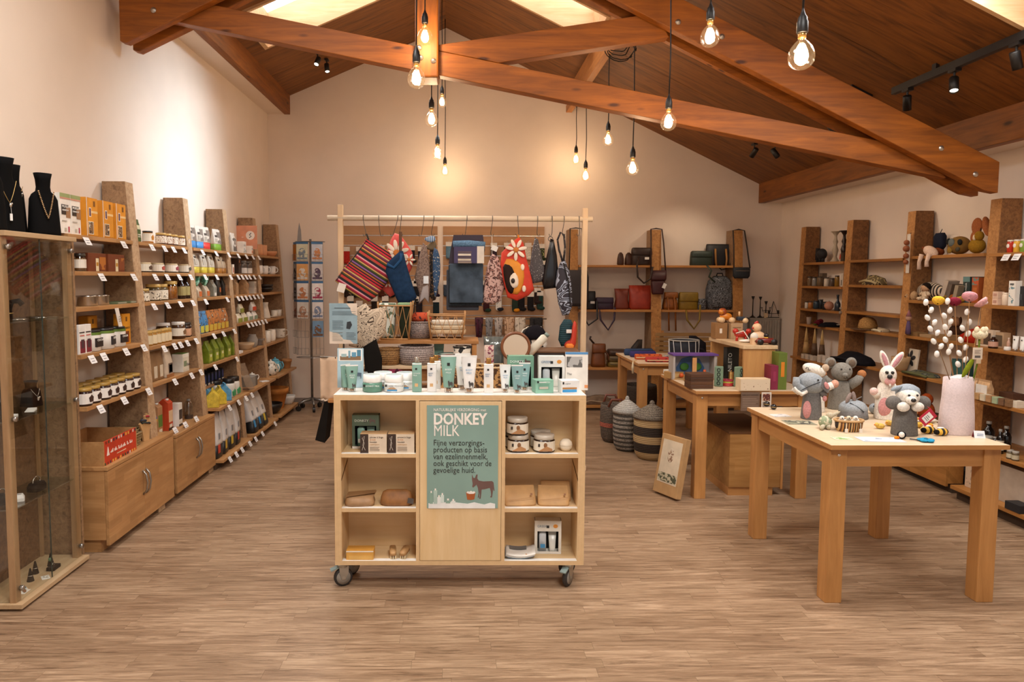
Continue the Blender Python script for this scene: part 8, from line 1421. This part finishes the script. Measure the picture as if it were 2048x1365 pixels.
t = thg('black_pull_toy', 'dark wooden pull toy beside the lion', 'toy',(2.205,5.455, ZR_+.1256)); pa(t, 'body', MB().box(-.03,.03,-.02,.02,.02,.05), M('#1d2430',.4), bevel=.006); pa(t, 'wheel', MB().lathe([(.02,-.03),(.02,.03)],14).xf(MTR((.03,0,.02)) @ MR(PI/2,4, 'X')), M('#d9b88c',.5), True); pa(t, 'peg', MB().tube([(-.01,0,.05),(-.01,0,.09)],.008,8), M('#c9a070',.5), True)
t = thg('red_horse_toy', 'red wooden animal on wheels with white cord', 'toy',(2.14,5.27, ZR_)); rd = M('#b02a1c',.3); pa(t, 'body', MB().ball((0,0,.05),.055,.022,.025).ball((-.045,0,.075),.022,.018,.022).ball((.055,0,.075),.02,.016,.02), rd, True); pa(t, 'leg', MB().tube([(-.03,0,.04),(-.035,0,.0)],.010,8).tube([(.03,0,.04),(.035,0,.0)],.010,8), rd, True); pa(t, 'cord', MB().tube([(-.05,-.02,.06),(0,-.04,.08),(.04,-.05,.02),(0,-.06,.006)],.004,6), M('#e0d8cc',.8), True)
t = thg('white_cord_coil', 'white cord coil before the red animal', 'cord',(2.13,5.15, ZR_)); pa(t, 'coil', MB().ball((0,0,.012),.055,.03,.012), M('#d8cfc4',.8), True); pa(t, 'end', MB().tube([(.05,0,.008),(.075,-.01,.006)],.004,6), M('#d8cfc4',.8))
t = thg('chicken_toy', 'pale wooden chicken with red comb on the riser', 'toy',(2.185,5.10, ZR_)); pw = M('#d4ae86',.5); pa(t, 'body', MB().ball((.01,0,.045),.052,.045,.045), pw, True); pa(t, 'head', MB().ball((0,0,.115),.033), pw, True); pa(t, 'comb', MB().ball((0,0,.15),.012,.006,.014).ball((-.012,0,.145),.009,.005,.012), rd, True); pa(t, 'wing', MB().ball((-.03,-.03,.05),.03,.02,.03), M('#e0d4c4',.5), True); pa(t, 'beak', MB().ball((-.034,-.01,.112),.008), rd, True)
t = thg('wooden_cube_toy', 'small pale wooden cube before the chicken', 'toy',(2.13,5.01, ZR_)); pa(t, 'cube', soft(.05,.05,.045,[(0,1,1),(1,.95,.95)],16,6), pw); pa(t, 'dot', MB().ball((0,-.025,.024),.008,.002,.008), M('#8a6a44',.5))
t = thg('red_racing_car', 'red wooden racing car with driver on the riser', 'toy',(2.20,4.985, ZR_)); pa(t, 'body', soft(.15,.05,.035,[(0,.9,.9),(.4,1,1),(1,.7,.8)],20,3,(0,0,.012)), M('#6e1c14',.3), True); pa(t, 'driver', MB().ball((.005,0,.066),.017), M('#1c1410',.4), True); pa(t, 'scarf', MB().lathe([(.016,.045),(.012,.055)],12,(.005,0,0)), M('#d9a23a',.5), True)
for x in (-.048,.05):
    for s in (-1,1): w_ = pa(t, 'wheel', MB().lathe([(.021,-.006),(.021,.006)],18).xf(MTR((x, s*.032,.021)) @ MR(PI/2,4, 'X')), M('#15110f',.5), True); pa(w_, 'rim', MB().lathe([(.021,-.0075),(.017,-.0080)],18, caps=False).xf(MTR((x, s*.032,.021)) @ MR(PI/2,4, 'X')), M('#d9b88c',.5), True)
# ================================================================== felt puppets on the near table
ZP = .7754; gf, gf2, wfl, pk, tn = felt('#6f6c6a'), felt('#8f9498'), felt('#dcd4c8'), felt('#c48a88'), felt('#a87048')
def onp(px, py): p = W(px, py, Z=.775); return (p.x, p.y, ZP)
def face_dot(t, q, r=.006, m_=None): return pa(t, 'eye', MB().ball(q, r), m_ or M('#15120f',.3), True)
def pbody(t, w, d, h, m_, nm='body'): return pa(t, nm, soft(w, d, h,[(0,1,1),(.03,1.02,1.02),(.5,.92,.92),(.9,.78,.85),(1,.6,.6)],22,2.6), m_, True)
t = thg('elephant_puppet', 'grey felt elephant puppet with raised trunk and white tusks', 'hand puppet', onp(1622,838),0)
pbody(t,.105,.085,.165, gf); pa(t, 'pink_belly', MB().ball((-.038,-.028,.055),.022,.020,.05,14,10), pk, True)
pa(t, 'head', MB().ball((-.012,-.01,.20),.075,.055,.058,20,14, QY(.3)), gf2, True); pa(t, 'trunk', MB().tube([(-.06,-.02,.17),(-.09,-.03,.175),(-.105,-.03,.20),(-.105,-.03,.235)],[.034,.026,.020,.016],12), gf2, True)
pa(t, 'ear', MB().hexa([(.01,-.06,.19),(.055,-.066,.15),(.075,-.05,.18),(.03,-.055,.24)],[(.012,-.052,.19),(.057,-.056,.15),(.077,-.042,.18),(.032,-.047,.24)]), gf, bevel=.004); pa(t, 'ear_lining', MB().ball((.045,-.066,.195),.012,.004,.022,12,8, QY(-.5)), pk, True)
for k, y in enumerate((-.045,-.005)): pa(t, 'tusk', MB().tube([(-.055, y,.16),(-.085, y-.01,.145),(-.115, y-.012,.165),(-.125+.02*k, y-.01,.185)],[.012,.011,.009,.004],10), wfl, True)
pa(t, 'arm', MB().tube([(.035,-.02,.14),(.062,-.03,.155)],[.02,.02],10), gf, True); pa(t, 'paw', MB().ball((.05,-.042,.12),.012,.008,.016), pk, True); face_dot(t,(.0,-.062,.225),.005); pa(t, 'seam', MB().tube([(-.09,-.052,.165),(-.04,-.064,.195),(.01,-.066,.215)],.002,5), M('#2a2a30',.8))
t = thg('white_rat_puppet', 'white felt animal puppet with pink paw behind the elephant', 'hand puppet', onp(1632,824),0); pbody(t,.09,.07,.17, wfl); pa(t, 'head', MB().ball((-.02,-.0,.245),.07,.04,.036,18,12, QY(.35)), wfl, True); pa(t, 'ear', MB().ball((.035,-.02,.26),.022,.012,.022), felt('#b8a088'), True); pa(t, 'arm', MB().tube([(.03,-.02,.14),(.075,-.03,.16)],[.022,.022],10), wfl, True); pa(t, 'paw', MB().ball((.088,-.03,.168),.022,.018,.024), felt('#cf9a84'), True); pa(t, 'mouth', MB().tube([(-.085,-.03,.255),(-.082,-.035,.265),(-.072,-.036,.262),(-.074,-.036,.25),(-.062,-.038,.248)],.002,5), M('#2a2420',.8)); face_dot(t,(.0,-.038,.268),.0045)
t = thg('mouse_puppet', 'grey felt mouse puppet with big round ears and raised arms', 'hand puppet', onp(1678,818),0); gm_ = felt('#7d7870'); pbody(t,.13,.09,.17, gm_); pa(t, 'head', MB().ball((0,-.012,.225),.06,.05,.055,20,14), gm_, True); pa(t, 'snout', MB().ball((-.005,-.058,.21),.018,.018,.015), gm_, True)
for s in (-1,1): pa(t, 'ear', MB().ball((s*.062,.0,.275),.034,.012,.034,16,10), gm_, True); pa(t, 'ear_lining', MB().ball((s*.062,-.008,.275),.022,.008,.022,14,8), felt('#6a5a4c'), True); pa(t, 'arm', MB().tube([(s*.05,-.005,.14),(s*.095,-.012,.17),(s*.115,-.015,.20)],[.03,.027,.02],12), gm_, True); pa(t, 'paw', MB().ball((s*.118,-.018,.212),.026,.018,.024), tn, True); face_dot(t,(s*.025,-.055,.245),.005)
pa(t, 'mouth', MB().tube([(-.02,-.074,.196),(-.008,-.078,.190),(-.004,-.078,.202),(.0,-.078,.190),(.014,-.074,.196)],.0018,5), M('#1f1a18',.8))
t = thg('grey_cat_puppet', 'grey felt puppet lying on its face beside the basket', 'hand puppet', onp(1702,836),0); pa(t, 'body', MB().ball((.01,0,.05),.075,.07,.052,22,14), gf2, True); pa(t, 'stripe', MB().tube([(-.03,-.035,.09),(-.0,-.062,.07),(.03,-.073,.045)],.003,5), M('#3a3c40',.8)); pa(t, 'skirt', MB().lathe([(.075,0),(.078,.005),(.07,.05)],24,(.01,0,0)), gf, True)
for q, rr_ in (((-.03,-.02,.115),.4),((.0,-.02,.12),-.2)): pa(t, 'ear', MB().ball(q,.012,.008,.032,12,8, QY(rr_)), felt('#8a7a74'), True)
pa(t, 'whisker', MB().tube([(.02,-.01,.105),(.055,0,.118)],.003,5), gf)
t = thg('rabbit_puppet', 'white felt rabbit puppet with long pink lined ears', 'hand puppet', onp(1772,838),-.25); pbody(t,.12,.10,.20, wfl); pa(t, 'belly', MB().ball((-.02,-.040,.07),.035,.016,.055,16,10), pk, True); pa(t, 'head', MB().ball((-.005,-.015,.245),.042,.045,.055,18,12), wfl, True); pa(t, 'cheeks', MB().ball((-.005,-.052,.215),.028,.016,.022), felt('#cf9c98'), True)
for s, a in ((-1,.35),(1,-.55)): pa(t, 'ear', MB().ball((s*.03+.01,0,.325),.020,.012,.058,14,10, QY(-a)), wfl, True); pa(t, 'ear_lining', MB().ball((s*.03+.01,-.009,.325),.012,.008,.045,12,8, QY(-a)), felt('#b8868a'), True); face_dot(t,(s*.014-.01,-.058,.265),.009)
pa(t, 'nose', MB().ball((-.012,-.068,.243),.014,.010,.012), M('#120f0e',.5), True); pa(t, 'teeth', MB().box(-.014,-.004,-.068,-.064,.190,.204), wfl); pa(t, 'arm', MB().tube([(-.05,-.01,.13),(-.075,-.03,.15)],[.024,.02],10), wfl, True); pa(t, 'paw', MB().ball((-.078,-.036,.155),.022,.016,.022), felt('#d4b4ac'), True); pa(t, 'arm', MB().tube([(.05,-.01,.14),(.075,-.02,.17)],[.024,.02],10), wfl, True)
t = thg('dog_puppet', 'grey and white felt dog puppet with red price tag', 'hand puppet', onp(1808,870),0); dg = felt('#6a6560'); pbody(t,.115,.095,.16, dg); pa(t, 'head', MB().ball((.0,-.015,.195),.052,.052,.045,20,14), wfl, True); pa(t, 'cap', MB().ball((.008,.0,.212),.056,.052,.044,20,14), felt('#8d959c'), True); pa(t, 'muzzle', MB().ball((-.015,-.065,.185),.026,.024,.020), wfl, True); pa(t, 'nose', MB().ball((-.018,-.088,.188),.0125,.010,.010), M('#141110',.4), True)
for s in (-1,1): pa(t, 'ear', MB().ball((s*.045-.01,-.01,.235),.030,.012,.012,14,8, QY(s*.35)), felt('#8d959c'), True); face_dot(t,(s*.02-.004,-.062,.208),.006); pa(t, 'paw', MB().ball((s*.035-.01,-.055,.150),.030,.022,.024), wfl, True); pa(t, 'sleeve', MB().ball((s*.075,-.02,.165),.036,.028,.034,16,10, QY(s*.6)), dg, True)
tg = pa(t, 'red_tag', MB().box(-.026,.026,-.0015,.0015,-.038,.038), M('#b8243c',.4), loc=(.055,-.088,.105), rot=(0,.85,0)); pa(tg, 'white_label', MB().box(-.017,.017,-.0022,-.0015,-.026,.022), M('#e8e2da',.5)); lines(tg,-.012,.012,-.015,.012,3, '#6a6664',-.0024); pa(t, 'tag_cord', MB().tube([(.075,-.085,.14),(.06,-.075,.155)],.0015,5), M('#b8243c',.5))
t = thg('striped_tail_toy', 'small striped grey felt toy behind the rabbit', 'felt toy', onp(1748,828),0); pa(t, 'body', MB().ball((0,0,.03),.03,.025,.03), gf2, True); pa(t, 'stripes', MB().tube([(-.02,-.026,.05),(.0,-.026,.03),(.02,-.024,.02)],.004,6).tube([(-.012,-.024,.058),(.012,-.026,.038),(.03,-.02,.03)],.004,6), M('#2a2c34',.8), True)
# felt vase with bud stems
VX, VY, _ = onp(1912,868); t = thg('felt_vase', 'pale pink felt paper vase standing on the table', 'vase',(VX, VY, ZP)); vm = felt('#d9c8c8',.08)
pa(t, 'vase_wall', MB().loft([[(a_*math.cos(2*PI*i/24)*(1+.05*math.sin(3*i)), b_*math.sin(2*PI*i/24), z) for i in range(24)] for a_, b_, z in ((.078,.05,0),(.086,.055,.02),(.082,.053,.10),(.074,.048,.20),(.072,.046,.285),(.070,.044,.287),(.070,.044,.20))], caps=False), vm, True); pa(t, 'bottom', MB().lathe([(.001,.002),(.08,.002)],24, sy=.64, caps=False), vm); pa(t, 'white_filling', MB().ball((.01,0,.275),.055,.03,.025), M('#e2dcdc',.9,0,.2,60,.5), True)
A_ = [(508,205),(555,275),(522,345),(585,388),(548,445),(612,483),(578,560),(645,605),(608,675)]; B_ = [(705,195),(725,278),(675,328),(732,382),(683,430),(722,490),(685,545),(735,607),(715,655)]; C_ = [(882,293),(903,385),(840,440),(892,490),(823,547),(868,615),(810,668),(868,725),(800,768)]
bud = M('#e4dfd8',.7)
for bs, yo, sx, L in ((A_,-.02,(530,210,660,920), 'left'),(B_,.01,(700,200,715,920), 'middle'),(C_,-.01,(885,240,760,920), 'right')):
    Y = VY+yo; base = Vector((VX+(-.03 if L == 'left' else .0 if L == 'middle' else .02), Y, ZP+.2)); t = thg('bud_stem', L+' stem of white felt willow buds in the pink vase', 'artificial flower', base)
    P = [W(1740+a*.22,560+b*.22, Y=Y) for a, b in bs]; spine = [(P[i]+P[i+1])/2 for i in range(0, len(P)-1,2)]
    pa(t, 'stem', MB().tube([Vector((0,0,0))]+[q-base for q in reversed(spine)]+[P[0]-base],.0022,6), M('#8a6a4a',.7), True)
    for i, q in enumerate(P):
        nx = spine[min(len(spine)-1, i//2)]; d = (q-nx); a = math.atan2(d.x, abs(d.z)+.03); pa(t, 'bud', MB().ball(q-base,.0115,.011,.017,12,8, QY(a*1.3 if i else .1)), bud, True)
for cx_, cy_, r, c, yo, L in ((620,195,.028, '#d9a838',.03, 'yellow'),(770,205,.028, '#7a2434',.02, 'maroon'),(905,160,.034, '#c98e94',-.02, 'upper pink'),(1015,210,.034, '#cf9a98',-.03, 'lower pink')):
    Y = VY+yo; q = W(1740+cx_*.22,560+cy_*.22, Y=Y); base = Vector((VX+.01, Y, ZP+.2)); t = thg('felt_flower', L+' felt bell flower on a thin stem in the vase', 'artificial flower', base); mm = felt(c)
    pa(t, 'stem', MB().tube([(0,0,0),(q-base)*.5+Vector((.005,0,0)), q-base],.0018,6), M('#a87a4c',.7)); pa(t, 'bloom', MB().lathe([(.004,-.016),(r*.6,-.012),(r,.004),(r*.95,.012),(r*.5,.008),(.002,-.008)],16, q-base, caps=False).xf(MTR(q-base) @ MR(.5 if cx_ < 950 else -.6,4, 'Y') @ MR(-.5,4, 'X') @ MTR(base-q)), mm, True); pa(t, 'petal_lip', MB().ball(q-base+Vector((.008,-.01,.002)), r*.45,.010, r*.28), felt('#e0c8c8' if 'pink' in L else c), True)
Y = VY-.03; q = W(1740+1000*.22,560+490*.22, Y=Y); base = Vector((VX+.035, Y, ZP+.2)); t = thg('felt_tulip', 'cream white felt tulip with green leaf and tag', 'artificial flower', base); cw = felt('#e0d4b4')
pa(t, 'stem', MB().tube([(0,0,0),(q-base)*.6+Vector((.01,0,-.02)), q-base+Vector((0,0,-.02))],.004,8), felt('#6a7a2c'), True); pa(t, 'bloom', MB().ball(q-base+Vector((0,0,-.002)),.034,.032,.026,18,12), cw, True)
for s in (-.022,.0,.022): pa(t, 'petal', MB().ball(q-base+Vector((s,-.008 if s else -.02,.018)),.012,.012,.018), cw, True)
pa(t, 'leaf', MB().ball(W(1740+890*.22,560+800*.22, Y=Y-.015)-base,.014,.006,.055,14,10, QY(.5)), felt('#7a8420'), True); q2 = W(1740+978*.22,560+670*.22, Y=Y-.02)-base; tg = pa(t, 'paper_tag', MB().box(-.024,.024,-.001,.001,-.029,.029), M('#d4c4b0',.6), loc=q2); lines(tg,-.016,.014,-.002,.02,5, '#8a7c70',-.0012); pa(tg, 'emblem', MB().box(-.014,.014,-.0016,-.001,-.022,-.010), M('#5a5450',.6)); pa(tg, 'wooden_peg', MB().box(-.004,.018,-.002,.002,-.050,-.029), M('#cbb494',.6))
# small things on the near table
t = thg('small_basket', 'small oval striped basket with felt animals', 'basket', onp(1697,862),0); pa(t, 'basket_wall', MB().lathe(shell([(.058,0),(.066,.02),(.07,.052)],.006),26, sy=.7, caps=False), stripes(['#b07a3c', '#2a1c14', '#c9a46c', '#5a3418'],0,40.0), True); pa(t, 'rim', MB().tube([(.070*math.cos(a*PI/12),.049*math.sin(a*PI/12),.055) for a in range(24)],.006,8, True), M('#b08a5c',.7), True); pa(t, 'bottom', MB().lathe([(.001,.004),(.058,.004)],24, sy=.7, caps=False), M('#8a6a44',.7))
for s in (-.045,.028): pa(t, 'string_tag', MB().box(s-.008, s+.008,-.062,-.060,.002,.022).tube([(s,-.055,.05),(s,-.06,.022)],.0012,5), M('#d8cfc2',.6))
for i,(dx, c) in enumerate(((-.035, '#d8d0c4'),(.0, '#c9bfa8'),(.035, '#e0d8cc'))): tt = thg('felt_mini_animal',('left', 'middle', 'right')[i]+' tiny white felt animal in the small basket', 'felt toy', Vector(onp(1697,862))+Vector((dx,0,.012))); pa(tt, 'body', MB().ball((0,0,.028),.020,.026,.026), felt(c), True); pa(tt, 'head', MB().ball((-.008,-.012,.055),.012), felt(c), True); pa(tt, 'eye', MB().ball((-.012,-.023,.057),.003, n=6, m_=4), M('#15120f',.4))
t = thg('bunny_doll', 'small long eared bunny doll in green print dress', 'doll', onp(1650,858),.2); pa(t, 'dress', MB().ball((0,0,.035),.035,.028,.034), blobs('#8a9474', '#c4bca0',60,.55), True); pa(t, 'head', MB().ball((.02,-.005,.068),.018), felt('#b5aa92'), True); pa(t, 'ear', MB().ball((.055,.0,.072),.036,.006,.009,12,8, QY(-.4)), felt('#b5aa92'), True)
for s in (-1,1): pa(t, 'leg', MB().tube([(s*.015,-.01,.02),(s*.022-.03,-.035,.012)],[.010,.011],8), felt('#b5aa92'), True)
for i,(px, py, n) in enumerate(((1533,814, 'left'),(1547,820, 'right'))): t = thg('black_egg', n+' glossy black egg shaker at the table corner', 'egg', onp(px, py)); pa(t, 'egg', MB().ball((0,0,.017),.018,.018,.017), M('#14100e',.12), True); pa(t, 'gold_band', MB().tube([(.0178*math.cos(a*PI/8),.0178*math.sin(a*PI/8),.017) for a in range(16)],.0012,5, True), gold)
def sheet(label, px, py, w, d, rz, c, fg): x, y, z = onp(px, py); t = thg('postcard', label, 'card',(x, y, z), rz); pa(t, 'card', MB().box(-w/2, w/2,-d/2, d/2,0,.0015), M(c,.5)); pa(t, 'printed_picture', MB().box(-w*.44, w*.44,-d*.40, d*.40,.0015,.0019), fg)
sheet('pale postcard beside the black eggs',1560,832,.10,.075,.05, '#d4d0cc', blobs('#cfcbc8', '#8d8fa0',30,.58)); sheet('green brown picture card under the elephant puppet',1598,846,.15,.11,-.1, '#8d8a76', blobs('#7a7a64', '#3a3a34',26,.5, '#a8a48c')); sheet('flower postcard near the table front edge',1684,878,.09,.06,-.1, '#cfd2b8', blobs('#c8ccb0', '#7a9a5c',40,.55)); sheet('large blue grey sheet near the table front edge',1760,880,.20,.10,-.08, '#c4cad0', blobs('#c8ccd2', '#8a96a8',16,.58))
x, y, z = onp(1957,876); t = thg('price_tent', 'white folded price card with dark red back', 'price card',(x, y, z),-.2); pa(t, 'front', MB().hexa([(-.024,-.014,0),(.024,-.014,0),(.024,-.013,0),(-.024,-.013,0)],[(-.024,-.001,.034),(.024,-.001,.034),(.024,0,.034),(-.024,0,.034)]), M('#dde0e2',.5)); pa(t, 'back', MB().hexa([(-.024,.013,0),(.024,.013,0),(.024,.014,0),(-.024,.014,0)],[(-.024,0,.034),(.024,0,.034),(.024,.001,.034),(-.024,.001,.034)]), M('#7a1c2c',.5)); lines(t,-.014,.014,.012,.026,2, '#4a5a8a',-.0145)
for i,(px, py, c, L) in enumerate(((1760,858, '#d8b45c', 'yellow felt chick left of the dog puppet'),(1778,852, '#dcb862', 'yellow felt chick behind the dog puppet, left'),(1838,856, '#d9b050', 'yellow felt chick right of the dog puppet'),(1855,858, '#d99a3c', 'orange felt chick right of the dog puppet'),(1850,866, '#e0c06c', 'pale yellow felt chick near the bees'))):
    t = thg('felt_chick', L, 'felt toy', onp(px, py),.5*i); pa(t, 'body', MB().ball((0,0,.014),.024,.017,.014), felt(c), True); pa(t, 'head', MB().ball((-.02,-.004,.022),.011), felt(c), True); pa(t, 'beak', MB().ball((-.032,-.006,.021),.005,.003,.003), felt('#c8621c'), True)
for i,(px, py, L) in enumerate(((1858,868, 'left striped felt bee near the pink vase'),(1884,872, 'right striped felt bee beside the pink vase'))): t = thg('felt_bee', L, 'felt toy', onp(px, py),.2); pa(t, 'body', MB().ball((0,0,.019),.034,.019,.019,16,10), stripes(['#d9a838', '#1c1712'],0,38.0), True); pa(t, 'wing', MB().ball((0,.01,.036),.02,.014,.005), felt('#d8d4d0'), True); pa(t, 'head', MB().ball((-.034,0,.019),.013), felt('#1f1a16'), True)
t = thg('felt_penguin', 'black felt bird with orange feet at the table edge', 'felt toy', onp(1803,878),.3); pa(t, 'body', MB().ball((0,0,.018),.022,.018,.018), felt('#16181e'), True); pa(t, 'belly', MB().ball((-.012,-.01,.022),.014,.012,.014), wfl, True); pa(t, 'feet', MB().ball((-.035,-.004,.008),.014,.010,.008), felt('#d97a1c'), True)
t = thg('blue_felt_flower', 'turquoise blue felt flower at the table front edge', 'felt flower', onp(1852,884),0)
for k in range(5): a = k*2*PI/5; pa(t, 'petal', MB().ball((.022*math.cos(a),.020*math.sin(a),.008),.018,.016,.007), felt('#2f8ab0'), True)
pa(t, 'heart', MB().ball((0,0,.013),.010,.010,.006), felt('#24708c'), True); pa(t, 'stem', MB().tube([(-.02,.0,.006),(-.06,.03,.006)],.003,6), M('#2a2a34',.7))
t = thg('cord_bundle', 'bundle of white and orange cords behind the dog puppet', 'cords', onp(1850,846),0); pa(t, 'cord', MB().tube([(.06*math.sin(k*1.9),.035*math.cos(k*1.3),.008+.004*(k % 3)) for k in range(18)],.005,6), M('#d8cbb8',.8), True); pa(t, 'orange_cord', MB().tube([(.05*math.sin(k*1.6+1),.03*math.cos(k*1.2),.018) for k in range(8)],.005,6), M('#c9823a',.8), True)
